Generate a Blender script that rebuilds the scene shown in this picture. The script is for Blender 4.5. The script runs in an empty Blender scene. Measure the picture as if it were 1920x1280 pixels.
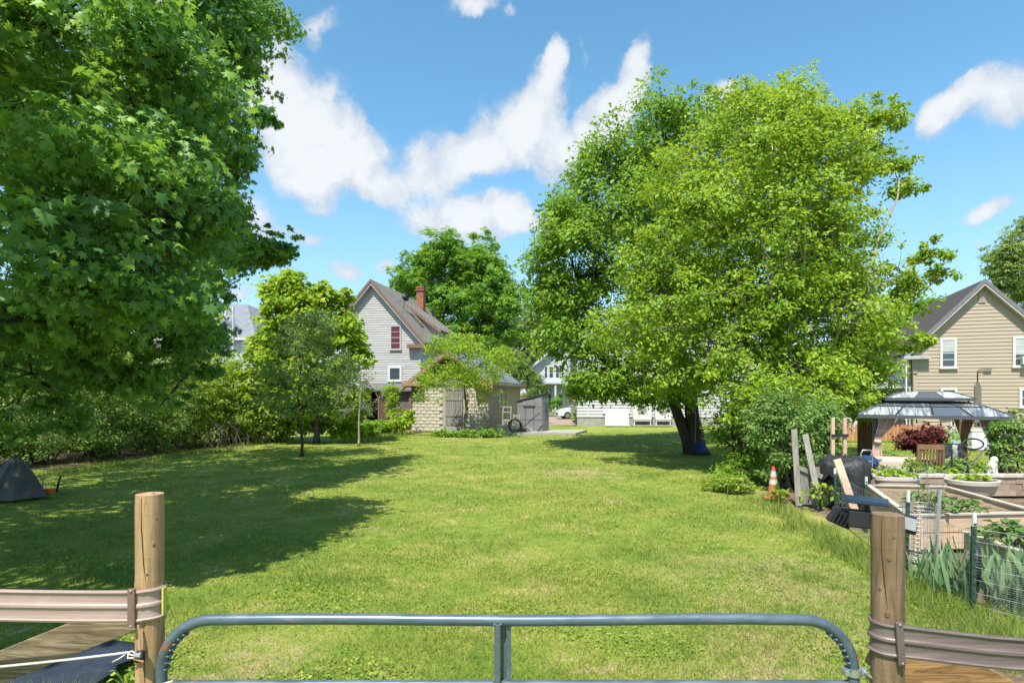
import bpy, math, random
import numpy as np
from mathutils import Vector, Matrix

# ------------------------------------------------------------------ camera
F, CX, HZ, CH = 1120.0, 960.0, 738.0, 2.3     # focal length in photo pixels, centre column, horizon row, eye height
scene = bpy.context.scene
COL = scene.collection
cam = bpy.data.cameras.new('camera')
cam.sensor_width = 36.0
cam.lens = 36.0 * F / 1920.0
cam.shift_y = (HZ - 640.0) / 1920.0
cam.clip_start, cam.clip_end = 0.05, 2000.0
camo = bpy.data.objects.new('camera', cam)
camo.location = (0, 0, CH)
camo.rotation_euler = (math.radians(90), 0, 0)
COL.objects.link(camo)
scene.camera = camo

# ------------------------------------------------------------------ sun, sky, exposure
SUN_EL, SUN_AZ = math.radians(61), math.radians(20)     # light travels away from the camera and a little to the right
sun = bpy.data.lights.new('sun', 'SUN')
sun.energy = 4.3
sun.angle = math.radians(0.5)
sun.color = (1.0, 0.955, 0.88)
suno = bpy.data.objects.new('sun', sun)
sd = Vector((math.sin(SUN_AZ) * math.cos(SUN_EL), math.cos(SUN_AZ) * math.cos(SUN_EL), -math.sin(SUN_EL)))
suno.rotation_euler = sd.to_track_quat('-Z', 'Y').to_euler()
suno.location = (-20, -30, 60)
COL.objects.link(suno)
scene.view_settings.view_transform = 'Standard'
scene.view_settings.look = 'None'
scene.view_settings.exposure = 0.86
scene.view_settings.gamma = 1.0
scene.view_settings.use_curve_mapping = False

class NT:
    """small helper to write node trees tersely"""
    def __init__(self, tree):
        self.t = tree
    def n(self, typ, ins=None, **props):
        nd = self.t.nodes.new(typ)
        for k, v in props.items():
            setattr(nd, k, v)
        for k, v in (ins or {}).items():
            s = nd.inputs[k]
            if isinstance(v, bpy.types.NodeSocket):
                self.t.links.new(v, s)
            else:
                s.default_value = v
        return nd
    def math(self, op, a, b=0.0, c=0.0, clamp=False):
        nd = self.n('ShaderNodeMath', {0: a, 1: b, 2: c}, operation=op)
        nd.use_clamp = clamp
        return nd.outputs[0]
    def mix(self, f, a, b):
        nd = self.n('ShaderNodeMix', None, data_type='RGBA')
        for i, v in ((0, f), (6, a), (7, b)):
            s = nd.inputs[i]
            if isinstance(v, bpy.types.NodeSocket):
                self.t.links.new(v, s)
            else:
                s.default_value = v if not isinstance(v, tuple) or len(v) == 4 else (*v, 1)
        return nd.outputs[2]
    def smooth(self, x, a, b, lo=0.0, hi=1.0):
        nd = self.n('ShaderNodeMapRange', {0: x, 1: a, 2: b, 3: lo, 4: hi}, interpolation_type='SMOOTHSTEP')
        return nd.outputs[0]
    def noise(self, vec, scale, detail=4.0, rough=0.55, dist=0.0):
        ins = {'Scale': scale, 'Detail': detail, 'Roughness': rough, 'Distortion': dist}
        if vec is not None:
            ins['Vector'] = vec
        return self.n('ShaderNodeTexNoise', ins)
    def ramp(self, x, stops):
        nd = self.n('ShaderNodeValToRGB', {0: x})
        cr = nd.color_ramp
        while len(cr.elements) < len(stops):
            cr.elements.new(0.5)
        for e, (p, c) in zip(cr.elements, stops):
            e.position = p
            e.color = c if len(c) == 4 else (*c, 1)
        return nd.outputs[0]

world = bpy.data.worlds.new('World')
scene.world = world
world.use_nodes = True
wt = world.node_tree
wt.nodes.clear()
w = NT(wt)
sky = w.n('ShaderNodeTexSky', sky_type='NISHITA')
sky.sun_disc = False
sky.sun_elevation = SUN_EL
sky.sun_rotation = math.radians(180) + SUN_AZ
sky.altitude = 100
sky.air_density = 1.0
sky.dust_density = 0.4
sky.ozone_density = 2.2
hsv = w.n('ShaderNodeHueSaturation', {'Hue': 0.482, 'Saturation': 1.15, 'Value': 1.0, 'Color': sky.outputs[0]})
tc = w.n('ShaderNodeTexCoord')
sep = w.n('ShaderNodeSeparateXYZ', {0: tc.outputs['Generated']})
az = w.math('ARCTAN2', sep.outputs[0], sep.outputs[1])
el = w.math('ARCSINE', sep.outputs[2])
ae = w.n('ShaderNodeCombineXYZ', {0: az, 1: el, 2: 0.0}).outputs[0]
warp = w.noise(ae, 7.5, 6, 0.6)
wv = w.n('ShaderNodeVectorMath', {0: warp.outputs['Color'], 1: (0.5, 0.5, 0.5)}, operation='SUBTRACT').outputs[0]
wv = w.n('ShaderNodeVectorMath', {0: wv, 'Scale': 0.085}, operation='SCALE').outputs[0]
aew = w.n('ShaderNodeVectorMath', {0: ae, 1: wv}, operation='ADD').outputs[0]
# the clouds of the day, each an ellipse of directions: (azimuth, elevation) from photo columns and rows
CLOUDS = [  # px, py, rx, ry, rotation, density
    (590, 245, 120, 95, 0, 1.15), (655, 285, 95, 70, -25, 1.0), (545, 225, 62, 60, 0, .8), (590, 330, 70, 45, 0, .85), (725, 352, 66, 32, 0, .9),
    (870, 412, 128, 42, 0, 1.05), (955, 400, 50, 40, 0, .8), (835, 300, 85, 60, 15, .9), (920, 265, 95, 62, 25, 1.0),
    (985, 250, 75, 52, 30, .9), (1018, 190, 42, 62, -22, .95), (1035, 125, 24, 44, -15, .85), (1060, 285, 70, 52, 35, .95),
    (1120, 235, 70, 45, 45, .95), (1165, 195, 50, 50, 40, .95), (1195, 130, 32, 62, -12, .95), (1010, 410, 40, 26, 0, .6),
    (505, 135, 62, 55, 0, .9), (470, 185, 60, 55, 0, .8), (515, 45, 40, 40, 0, .5), (600, 45, 55, 24, 30, .45), (585, 85, 24, 18, 0, .4), (880, 12, 50, 22, 0, .75),
    (1805, 195, 84, 36, 28, 1.0), (1760, 220, 45, 24, 20, .7), (1905, 180, 60, 38, 25, 1.0), (1848, 385, 58, 24, 12, .8), (570, 442, 55, 26, 0, .7), (605, 385, 30, 16, 0, .5),
    (655, 516, 40, 20, 0, .6), (722, 505, 22, 20, 0, .6), (470, 420, 70, 70, 0, .5), (440, 540, 60, 30, 0, .4), (1350, 180, 70, 34, 10, .7), (1830, 455, 26, 16, 0, .3),
    (1500, 215, 60, 50, 0, .6), (950, 35, 24, 14, 0, .3), (1085, 110, 16, 26, 0, .35)]
def ang(px, py):
    dx = px - CX
    return math.atan2(dx, F), math.atan2(HZ - py, math.hypot(F, dx))
acc = None
for (px, py, rx, ry, rot, wgt) in CLOUDS:
    a0, e0 = ang(px, py)
    k = 1.0 / math.hypot(F, px - CX)
    mp = w.n('ShaderNodeMapping', {'Vector': aew, 'Location': (a0, e0, 0), 'Rotation': (0, 0, math.radians(rot)),
                                   'Scale': (rx * k * 1.30, ry * k * 1.34, 1)}, vector_type='TEXTURE')
    ln = w.n('ShaderNodeVectorMath', {0: mp.outputs[0]}, operation='LENGTH').outputs['Value']
    b = w.smooth(ln, 1.0, 0.0, 0.0, wgt)
    acc = b if acc is None else w.math('ADD', acc, b)
# the same kind of clouds go on round the rest of the sky
gen = w.noise(tc.outputs['Generated'], 3.2, 5, 0.55)
gmask = w.smooth(gen.outputs[0], 0.54, 0.72)
out_az = w.smooth(w.math('ABSOLUTE', az), 0.78, 0.95)
out_el = w.smooth(el, 0.62, 0.8)
outside = w.math('MAXIMUM', out_az, out_el)
acc = w.math('ADD', acc, w.math('MULTIPLY', gmask, outside))
fine = w.noise(aew, 21.0, 12, 0.68)
puff = w.noise(ae, 11.0, 8, 0.6, 0.4)
dens = w.math('MULTIPLY', acc, w.math('MULTIPLY_ADD', puff.outputs[0], 2.4, 0.25))
bil = w.noise(aew, 13.0, 7, 0.58)
billow = w.math('ABSOLUTE', w.math('MULTIPLY_ADD', bil.outputs[0], 2.0, -1.0))
dens = w.math('ADD', dens, w.math('MULTIPLY', w.math('SUBTRACT', 0.22, billow), 1.5))
dens = w.math('ADD', dens, w.math('MULTIPLY', w.math('SUBTRACT', fine.outputs[0], 0.5), 1.0))
cmask = w.math('MULTIPLY', w.smooth(dens, 0.18, 1.05), w.smooth(acc, 0.02, 0.3))
body = w.smooth(w.math('ADD', dens, w.math('MULTIPLY', w.math('SUBTRACT', puff.outputs[0], 0.5), 3.2)), 0.3, 2.0)
ccol = w.mix(body, (2.65, 3.0, 3.45), (4.0, 4.05, 4.12))
horizon = w.smooth(el, 0.42, 0.02, 0.0, 0.55)
skyc = w.mix(horizon, hsv.outputs[0], (1.8, 2.85, 3.8))
final = w.mix(w.math('MULTIPLY', cmask, 0.91), skyc, ccol)
bg = w.n('ShaderNodeBackground', {'Color': final, 'Strength': 0.132})
wo = w.n('ShaderNodeOutputWorld', {'Surface': bg.outputs[0]})

# ------------------------------------------------------------------ helpers
rnd = random.Random(11)
rng = np.random.default_rng(7)

def W(px, py, Z):
    """photo pixel at distance Z -> point in the yard"""
    return Vector(((px - CX) / F * Z, Z, CH + (HZ - py) / F * Z))
def GP(px, py):
    Z = CH * F / (py - HZ)
    return Vector(((px - CX) / F * Z, Z, 0.0))

class MB:
    """collects simple shapes and links them as ONE mesh object"""
    def __init__(self):
        self.v, self.f = [], []
    def add(self, vs, fs):
        b = len(self.v)
        self.v += [tuple(p) for p in vs]
        self.f += [tuple(i + b for i in f) for f in fs]
        return self
    def box(self, c, s, rot=None, taper=1.0):
        hx, hy, hz = s[0] / 2, s[1] / 2, s[2] / 2
        pts = []
        for z in (-1, 1):
            t = taper if z > 0 else 1.0
            for x, y in ((-1, -1), (1, -1), (1, 1), (-1, 1)):
                p = Vector((x * hx * t, y * hy * t, z * hz))
                if rot is not None:
                    p = rot @ p
                pts.append(p + Vector(c))
        return self.add(pts, [(0, 3, 2, 1), (4, 5, 6, 7), (0, 1, 5, 4), (1, 2, 6, 5), (2, 3, 7, 6), (3, 0, 4, 7)])
    def span(self, a, b):
        a, b = Vector(a), Vector(b)
        return self.box((a + b) / 2, [abs(q) for q in (b - a)])
    def beam(self, p0, p1, wd, th, side=(0, 0, 1)):
        """bar from p0 to p1; wd is measured along `side` (made square to the bar), th across it"""
        p0, p1 = Vector(p0), Vector(p1)
        d = (p1 - p0)
        L = d.length
        d = d.normalized()
        s = Vector(side)
        s = (s - d * s.dot(d))
        if s.length < 1e-5:
            s = Vector((1, 0, 0)) - d * d.x
        s = s.normalized()
        t = d.cross(s)
        m = Matrix((d, t, s)).transposed()
        return self.box((p0 + p1) / 2, (L, th, wd), m)
    def tube(self, pts, r, n=8, cap=True):
        pts = [Vector(p) for p in pts]
        rs = r if isinstance(r, (list, tuple)) else [r] * len(pts)
        base = len(self.v)
        prev = None
        for i, p in enumerate(pts):
            d = (pts[min(i + 1, len(pts) - 1)] - pts[max(i - 1, 0)])
            d = d.normalized() if d.length > 1e-9 else Vector((0, 0, 1))
            if prev is None:
                a = Vector((0, 0, 1)) if abs(d.z) < .9 else Vector((1, 0, 0))
                a = (a - d * a.dot(d)).normalized()
            else:
                a = prev - d * prev.dot(d)
                a = a.normalized() if a.length > 1e-6 else d.orthogonal().normalized()
            prev = a
            b = d.cross(a)
            for k in range(n):
                t = 2 * math.pi * k / n
                self.v.append(tuple(p + (a * math.cos(t) + b * math.sin(t)) * rs[i]))
        for i in range(len(pts) - 1):
            for k in range(n):
                k2 = (k + 1) % n
                self.f.append((base + i * n + k, base + i * n + k2, base + (i + 1) * n + k2, base + (i + 1) * n + k))
        if cap:
            self.f.append(tuple(base + k for k in reversed(range(n))))
            e = base + (len(pts) - 1) * n
            self.f.append(tuple(e + k for k in range(n)))
        return self
    def lathe(self, prof, n=24, c=(0, 0, 0), sx=1.0, sy=1.0):
        base = len(self.v)
        for (r, z) in prof:
            for k in range(n):
                t = 2 * math.pi * k / n
                self.v.append((c[0] + r * sx * math.cos(t), c[1] + r * sy * math.sin(t), c[2] + z))
        for i in range(len(prof) - 1):
            for k in range(n):
                k2 = (k + 1) % n
                self.f.append((base + i * n + k, base + i * n + k2, base + (i + 1) * n + k2, base + (i + 1) * n + k))
        self.f.append(tuple(base + k for k in reversed(range(n))))
        e = base + (len(prof) - 1) * n
        self.f.append(tuple(e + k for k in range(n)))
        return self
    def extrude(self, poly, vec):
        """planar polygon (3-D points) given a thickness along vec"""
        vec = Vector(vec)
        n = len(poly)
        a = [Vector(p) for p in poly]
        b = [p + vec for p in a]
        return self.add(a + b, [tuple(range(n)), tuple(reversed(range(n, 2 * n)))] +
                        [(i, i + n, (i + 1) % n + n, (i + 1) % n) for i in range(n)])
    def grid(self, rows):
        """quad sheet through rows of points"""
        base = len(self.v)
        m = len(rows[0])
        for r in rows:
            self.v += [tuple(p) for p in r]
        for i in range(len(rows) - 1):
            for j in range(m - 1):
                self.f.append((base + i * m + j, base + i * m + j + 1, base + (i + 1) * m + j + 1, base + (i + 1) * m + j))
        return self
    def mesh(self, name, mat):
        me = bpy.data.meshes.new(name)
        me.from_pydata(self.v, [], self.f)
        me.materials.append(mat)
        return me
    def build(self, name, mat, parent=None, smooth=False, bevel=0.0, solid=0.0, label=None, fix=True):
        me = self.mesh(name, mat)
        if fix:
            import bmesh
            bm = bmesh.new()
            bm.from_mesh(me)
            bmesh.ops.recalc_face_normals(bm, faces=bm.faces)
            bm.to_mesh(me)
            bm.free()
        if smooth:
            me.shade_smooth()
            if smooth == 'auto':
                try:
                    me.set_sharp_from_angle(angle=math.radians(35))
                except Exception:
                    pass
        o = bpy.data.objects.new(name, me)
        COL.objects.link(o)
        o.parent = parent
        if solid:
            md = o.modifiers.new('thickness', 'SOLIDIFY')
            md.thickness = solid
        if bevel:
            md = o.modifiers.new('bevel', 'BEVEL')
            md.width = bevel
            md.segments = 2
            md.limit_method = 'ANGLE'
        if label:
            o['label'] = label
        return o

def put(name, me, parent, loc=(0, 0, 0), rot=(0, 0, 0), scale=(1, 1, 1)):
    o = bpy.data.objects.new(name, me)
    COL.objects.link(o)
    o.parent = parent
    o.location, o.rotation_euler, o.scale = loc, rot, scale
    return o
def tag(o, label, cat, group=None, kind=None):
    o['label'] = label
    o['category'] = cat
    if group:
        o['group'] = group
    if kind:
        o['kind'] = kind
    return o
def thing(name, label, cat, loc=(0, 0, 0), rz=0.0, group=None):
    o = bpy.data.objects.new(name, None)
    o.empty_display_size = 0.2
    COL.objects.link(o)
    o.location = loc
    o.rotation_euler = (0, 0, rz)
    return tag(o, label, cat, group)
def struct(o):
    o['kind'] = 'structure'
    return o

# ------------------------------------------------------------------ materials
def new_mat(name):
    m = bpy.data.materials.new(name)
    m.use_nodes = True
    m.node_tree.nodes.clear()
    return m, NT(m.node_tree)
MATS = {}
def mat(name, col, rough=.7, var=.18, scale=6.0, bump=0.0, stretch=(1, 1, 1), metal=0.0, col2=None, spec=.35, lo=.3, hi=.7, fine=0.0, detail=6.0, obj_var=0.0, coat=0.0):
    """surface with grain: two tones of one colour mixed by (stretched) noise, with relief from the same noise"""
    if name in MATS:
        return MATS[name]
    m, t = new_mat(name)
    tcn = t.n('ShaderNodeTexCoord')
    mp = t.n('ShaderNodeMapping', {'Vector': tcn.outputs['Object'], 'Scale': stretch})
    ns = t.noise(mp.outputs[0], scale, detail, 0.6)
    c1 = tuple(max(0, x * (1 - var)) for x in col)
    c2 = col2 if col2 else tuple(min(1, x * (1 + var)) for x in col)
    c = t.ramp(ns.outputs[0], [(lo, c1), (hi, c2)])
    if fine:
        nf = t.noise(mp.outputs[0], scale * 14, 3, .6)
        c = t.mix(t.smooth(nf.outputs[0], .35, .75, 0, fine), c, tuple(x * .45 for x in col))
    if obj_var:
        oi = t.n('ShaderNodeObjectInfo')
        v = t.n('ShaderNodeMapRange', {0: oi.outputs['Random'], 3: 1 - obj_var, 4: 1 + obj_var}).outputs[0]
        c = t.n('ShaderNodeHueSaturation', {'Value': v, 'Color': c}).outputs[0]
    ins = {'Base Color': c, 'Roughness': rough, 'Metallic': metal, 'Specular IOR Level': spec, 'Coat Weight': coat}
    p = t.n('ShaderNodeBsdfPrincipled', ins)
    if bump:
        b = t.n('ShaderNodeBump', {'Strength': bump, 'Distance': 0.02, 'Height': ns.outputs[0]})
        m.node_tree.links.new(b.outputs[0], p.inputs['Normal'])
    t.n('ShaderNodeOutputMaterial', {0: p.outputs[0]})
    MATS[name] = m
    return m
def leaf_mat(name, dark, mid, light, trans=.38, gloss=.5, tcol=None, k=1.55):
    dark, mid, light = [tuple(min(.6, x * k) for x in q) for q in (dark, mid, light)]
    m, t = new_mat(name)
    at = t.n('ShaderNodeAttribute', attribute_name='tint')
    c = t.ramp(at.outputs['Fac'], [(0.0, dark), (.5, mid), (1.0, light)])
    p = t.n('ShaderNodeBsdfPrincipled', {'Base Color': c, 'Roughness': gloss, 'Specular IOR Level': .28})
    tcx = t.mix(.55, c, tcol if tcol else tuple(min(1, x * k) for x, k in zip(light, (1.5, 1.45, .7))))
    tr = t.n('ShaderNodeBsdfTranslucent', {'Color': tcx})
    mx = t.n('ShaderNodeMixShader', {0: trans, 1: p.outputs[0], 2: tr.outputs[0]})
    t.n('ShaderNodeOutputMaterial', {0: mx.outputs[0]})
    return m

def grass_colour(t, pos):
    big = t.noise(pos, .22, 3, .55)
    mid = t.noise(pos, 1.1, 4, .6)
    sml = t.noise(pos, 5.5, 4, .6)
    k = t.math('ADD', t.math('MULTIPLY', big.outputs[0], .36), t.math('ADD', t.math('MULTIPLY', mid.outputs[0], .36), t.math('MULTIPLY', sml.outputs[0], .28)))
    c = t.ramp(k, [(.35, (.095, .16, .020)), (.45, (.175, .245, .032)), (.54, (.275, .302, .055)), (.63, (.40, .355, .12))])
    bare = t.math('ADD', t.math('MULTIPLY', mid.outputs[0], .6), t.math('MULTIPLY', sml.outputs[0], .4))
    c = t.mix(t.smooth(bare, .57, .67, 0, .75), c, (.46, .355, .19))
    # trodden, dried-out ground: by the gate on the right, along the fence, and the path towards the garage
    sp = t.n('ShaderNodeSeparateXYZ', {0: pos})
    def spot(x, y, r):
        d = t.math('SQRT', t.math('ADD', t.math('POWER', t.math('SUBTRACT', sp.outputs[0], x), 2.0), t.math('POWER', t.math('SUBTRACT', sp.outputs[1], y), 2.0)))
        return t.smooth(d, r, 0.0)
    worn = t.math('MAXIMUM', t.math('MAXIMUM', spot(2.5, 4.9, 1.7), spot(3.3, 7.6, 2.0)), t.math('MAXIMUM', spot(3.9, 5.9, 1.3), t.math('MAXIMUM', spot(2.0, 17.5, 2.2), spot(-2.3, 5.0, 1.2))))
    worn = t.math('MULTIPLY', worn, t.smooth(t.math('ADD', t.math('MULTIPLY', mid.outputs[0], .5), t.math('MULTIPLY', sml.outputs[0], .5)), .40, .58))
    c = t.mix(t.math('MULTIPLY', worn, .85), c, (.40, .33, .155))
    return c, sml
def soil_mask(t, pos):
    """1 on the bare litter strip along the left hedge and on the trodden ground by the right-hand fence"""
    sp = t.n('ShaderNodeSeparateXYZ', {0: pos})
    ns = t.noise(pos, 1.3, 5, .65).outputs[0]
    # hedge foot: line X = -15.2 + 0.09*(Y-20)
    line = t.math('ADD', sp.outputs[0], t.math('MULTIPLY', sp.outputs[1], -.13))
    d = t.math('ADD', line, t.math('MULTIPLY', t.math('SUBTRACT', ns, .5), 2.4))
    hedge = t.smooth(d, -16.3, -17.1)
    dx = t.math('ADD', sp.outputs[0], t.math('MULTIPLY', t.math('SUBTRACT', ns, .5), 1.4))
    r1 = t.math('MULTIPLY', t.smooth(dx, 3.0, 3.9), t.smooth(sp.outputs[1], 5.6, 5.0))
    gd = t.math('MULTIPLY', t.smooth(dx, 5.6, 6.2), t.math('MULTIPLY', t.smooth(sp.outputs[1], 14.6, 14.0), t.smooth(sp.outputs[1], 4.0, 6.0)))
    return t.math('MAXIMUM', hedge, t.math('MAXIMUM', r1, gd))
def ground_material():
    m, t = new_mat('turf')
    geo = t.n('ShaderNodeNewGeometry')
    pos = geo.outputs['Position']
    c, sml = grass_colour(t, pos)
    ff = t.noise(pos, 38, 5, .7)
    c = t.mix(t.smooth(ff.outputs[0], .38, .7, 0, .55), c, (.075, .12, .02))
    soil = t.ramp(t.noise(pos, 9, 6, .7).outputs[0], [(.3, (.075, .05, .03)), (.55, (.19, .14, .085)), (.72, (.34, .27, .18))])
    c = t.mix(soil_mask(t, pos), c, soil)
    p = t.n('ShaderNodeBsdfPrincipled', {'Base Color': c, 'Roughness': .9, 'Specular IOR Level': .15})
    b = t.n('ShaderNodeBump', {'Strength': .55, 'Distance': .05, 'Height': t.math('ADD', ff.outputs[0], sml.outputs[0])})
    m.node_tree.links.new(b.outputs[0], p.inputs['Normal'])
    t.n('ShaderNodeOutputMaterial', {0: p.outputs[0]})
    return m
def blade_material(name, k=1.0, tall=False):
    m, t = new_mat(name)
    geo = t.n('ShaderNodeNewGeometry')
    c, _ = grass_colour(t, geo.outputs['Position'])
    if tall:
        c = t.mix(.6, c, (.24, .35, .06))
    at = t.n('ShaderNodeAttribute', attribute_name='tint')
    c = t.mix(t.smooth(at.outputs['Fac'], 0, 1, 0, .5), c, (.32, .38, .085))
    c = t.mix(t.smooth(at.outputs['Fac'], .42, .0, 0, .6), c, (.06, .11, .018))
    c = t.mix(t.smooth(at.outputs['Fac'], .93, .99, 0, .8), c, (.42, .36, .17))
    p = t.n('ShaderNodeBsdfPrincipled', {'Base Color': c, 'Roughness': .55, 'Specular IOR Level': .3})
    tr = t.n('ShaderNodeBsdfTranslucent', {'Color': c})
    mx = t.n('ShaderNodeMixShader', {0: .42, 1: p.outputs[0], 2: tr.outputs[0]})
    t.n('ShaderNodeOutputMaterial', {0: mx.outputs[0]})
    return m

# ------------------------------------------------------------------ leaves
def outline_maple():
    a = [(0, 0), (.40, -.13), (.29, .12), (.74, .24), (.34, .40), (.52, .72), (.16, .60), (0, 1.06)]
    pts = a + [(-x, y) for x, y in reversed(a[1:-1])]
    v = [(0, .28, 0.0)] + [(x, y, -.38 * abs(x) ** 1.3 - .20 * y * y) for x, y in pts]
    n = len(pts)
    return np.array(v), np.array([(0, 1 + i, 1 + (i + 1) % n) for i in range(n)])
MAPLE = outline_maple()
LEAF = (np.array([(0, 0, 0), (.30, .42, .08), (0, 1, -.06), (-.30, .42, .08)]), np.array([(0, 1, 2), (0, 2, 3)]))
BROAD = (np.array([(0, 0, 0), (.44, .38, .10), (.20, .85, 0), (0, 1, -.1), (-.20, .85, 0), (-.44, .38, .10)]),
         np.array([(0, 1, 2), (0, 2, 3), (0, 3, 4), (0, 4, 5)]))
SPRAY = (np.array([(0, 0, 0), (.16, .5, .05), (0, 1, -.1), (-.16, .5, .05), (.35, .1, .0), (.75, .62, -.12), (.28, .48, .05), (-.35, .1, .0), (-.75, .62, -.12), (-.28, .48, .05)]),
         np.array([(0, 1, 2), (0, 2, 3), (0, 5, 6), (0, 4, 5), (0, 9, 8), (0, 8, 7)]))
SWORD = (np.array([(-.04, 0, 0), (.04, 0, 0), (.055, .5, .02), (-.055, .5, .02), (.03, .85, .0), (-.03, .85, .0), (0, 1, -.03)]),
         np.array([(0, 1, 2), (0, 2, 3), (3, 2, 4), (3, 4, 5), (5, 4, 6)]))
NEEDLE = (np.array([(0, 0, 0), (.10, .5, .03), (0, 1, 0), (-.10, .5, .03), (.5, .35, 0), (-.5, .35, 0)]), np.array([(0, 1, 2), (0, 2, 3), (0, 4, 1), (0, 3, 5)]))

def nrm(a):
    return a / np.maximum(np.linalg.norm(a, axis=1, keepdims=True), 1e-9)
def leaves(name, material, parent, C, N, T, S, tmpl, tint, kind=None):
    """many leaves as one mesh: centres, normals, tip directions, sizes"""
    tv, tf = tmpl
    base = np.array(parent.matrix_basis.translation if parent else (0, 0, 0))
    N = nrm(N)
    T = nrm(T - N * np.sum(T * N, axis=1, keepdims=True))
    B = np.cross(T, N)
    k, n = len(tv), len(C)
    P = (C - base)[:, None, :] + S[:, None, None] * (B[:, None, :] * tv[None, :, 0, None] + T[:, None, :] * tv[None, :, 1, None] + N[:, None, :] * tv[None, :, 2, None])
    P = P.reshape(-1, 3)
    Fc = (tf[None, :, :] + (np.arange(n) * k)[:, None, None]).reshape(-1, 3)
    me = bpy.data.meshes.new(name)
    me.vertices.add(len(P))
    me.vertices.foreach_set('co', P.astype(np.float32).ravel())
    me.loops.add(Fc.size)
    me.loops.foreach_set('vertex_index', Fc.astype(np.int32).ravel())
    me.polygons.add(len(Fc))
    me.polygons.foreach_set('loop_start', np.arange(0, Fc.size, 3, dtype=np.int32))
    me.update(calc_edges=True)
    at = me.attributes.new('tint', 'FLOAT', 'POINT')
    at.data.foreach_set('value', np.repeat(tint, k).astype(np.float32))
    me.materials.append(material)
    o = bpy.data.objects.new(name, me)
    COL.objects.link(o)
    o.parent = parent
    if kind:
        o['kind'] = kind
    return o

def blob_px(px, py, Z, rx, ry, dr=None, wgt=1.0):
    """an ellipsoid of foliage seen at a photo pixel, at distance Z; radii in pixels, depth radius in metres"""
    c = W(px, py, Z)
    a, b = rx / F * Z, ry / F * Z
    return (c.x, c.y, c.z, a, dr if dr else (a + b) * .5, b, wgt)

def crown(blobs, nclump, per, cr, shell=.45, droop=.35, up=.55, size=.1, svar=.3, flat=.6, outw=.6, rag=0.10, lobes=14, spray=.10):
    B = np.array([b[:6] for b in blobs], float)
    wt_ = np.array([b[6] * (b[3] * b[4] * b[5]) ** .56 for b in blobs])
    idx = rng.choice(len(B), nclump, p=wt_ / wt_.sum())
    d = nrm(rng.normal(size=(nclump, 3)))
    if lobes:
        # every lobe of the crown carries knobs of foliage with darker gaps between them
        nl = np.maximum(5, (lobes * (wt_ / wt_.mean()) ** .6).astype(int))
        start = np.concatenate([[0], np.cumsum(nl)])
        lb = np.repeat(np.arange(len(B)), nl)
        ld = nrm(rng.normal(size=(len(lb), 3)) + np.array([0, -.25, .15]))
        lc = B[lb, :3] + ld * B[lb, 3:] * (.62 + .30 * rng.random(len(lb)))[:, None]
        lr = B[lb, 3:] * (.26 + .16 * rng.random(len(lb)))[:, None]
        li = start[idx] + (rng.random(nclump) * nl[idx]).astype(int)
        d = nrm(d + .35 * ld[li])
        r = (.45 + .55 * rng.random(nclump) ** .5) * (1 + rag * rng.normal(size=nclump))
        cc = lc[li] + d * lr[li] * r[:, None]
        inner = rng.random(nclump) < .16
        d2 = nrm(rng.normal(size=(nclump, 3)))
        cc[inner] = (B[idx, :3] + d2 * B[idx, 3:] * (shell + (.85 - shell) * rng.random(nclump))[:, None])[inner]
        outd = nrm(d / lr[li] + .5 * ld[li] / B[idx, 3:])
    else:
        r = shell + (1 - shell) * rng.random(nclump) ** .55
        r *= 1 + rag * rng.normal(size=nclump)
        cc = B[idx, :3] + d * B[idx, 3:] * r[:, None]
        outd = nrm(d / B[idx, 3:])
    if lobes:
        sp = rng.random(nclump) < spray
        cc[sp] += outd[sp] * (cr * (.5 + 1.3 * rng.random(sp.sum())))[:, None] + np.array([0, 0, cr * .5])
    else:
        sp = np.zeros(nclump, bool)
    ci = np.repeat(np.arange(nclump), per)
    n = len(ci)
    crb = np.minimum(cr, .62 * B[idx, 3:].min(1)) * (.65 + .7 * rng.random(nclump)) * np.where(sp, .55, 1.0)
    off = nrm(rng.normal(size=(n, 3))) * (rng.random(n) ** .5)[:, None] * 1.5 * np.array([1, 1, flat]) * crb[ci][:, None]
    C = cc[ci] + off
    o2 = outd[ci]
    up_ = np.array([0, 0, 1.0])
    N = o2 * outw + up_ * up + rng.normal(size=(n, 3)) * .5
    T = o2 * .8 - up_ * droop + rng.normal(size=(n, 3)) * .55 + off / cr * .25
    S = size * (1 + svar * rng.normal(size=n)).clip(.45, 1.8)
    ct = rng.normal(size=nclump) * .20
    tint = (.45 + ct[ci] + rng.normal(size=n) * .16).clip(0, 1)
    return C, N, T, S, tint, cc, idx

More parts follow.
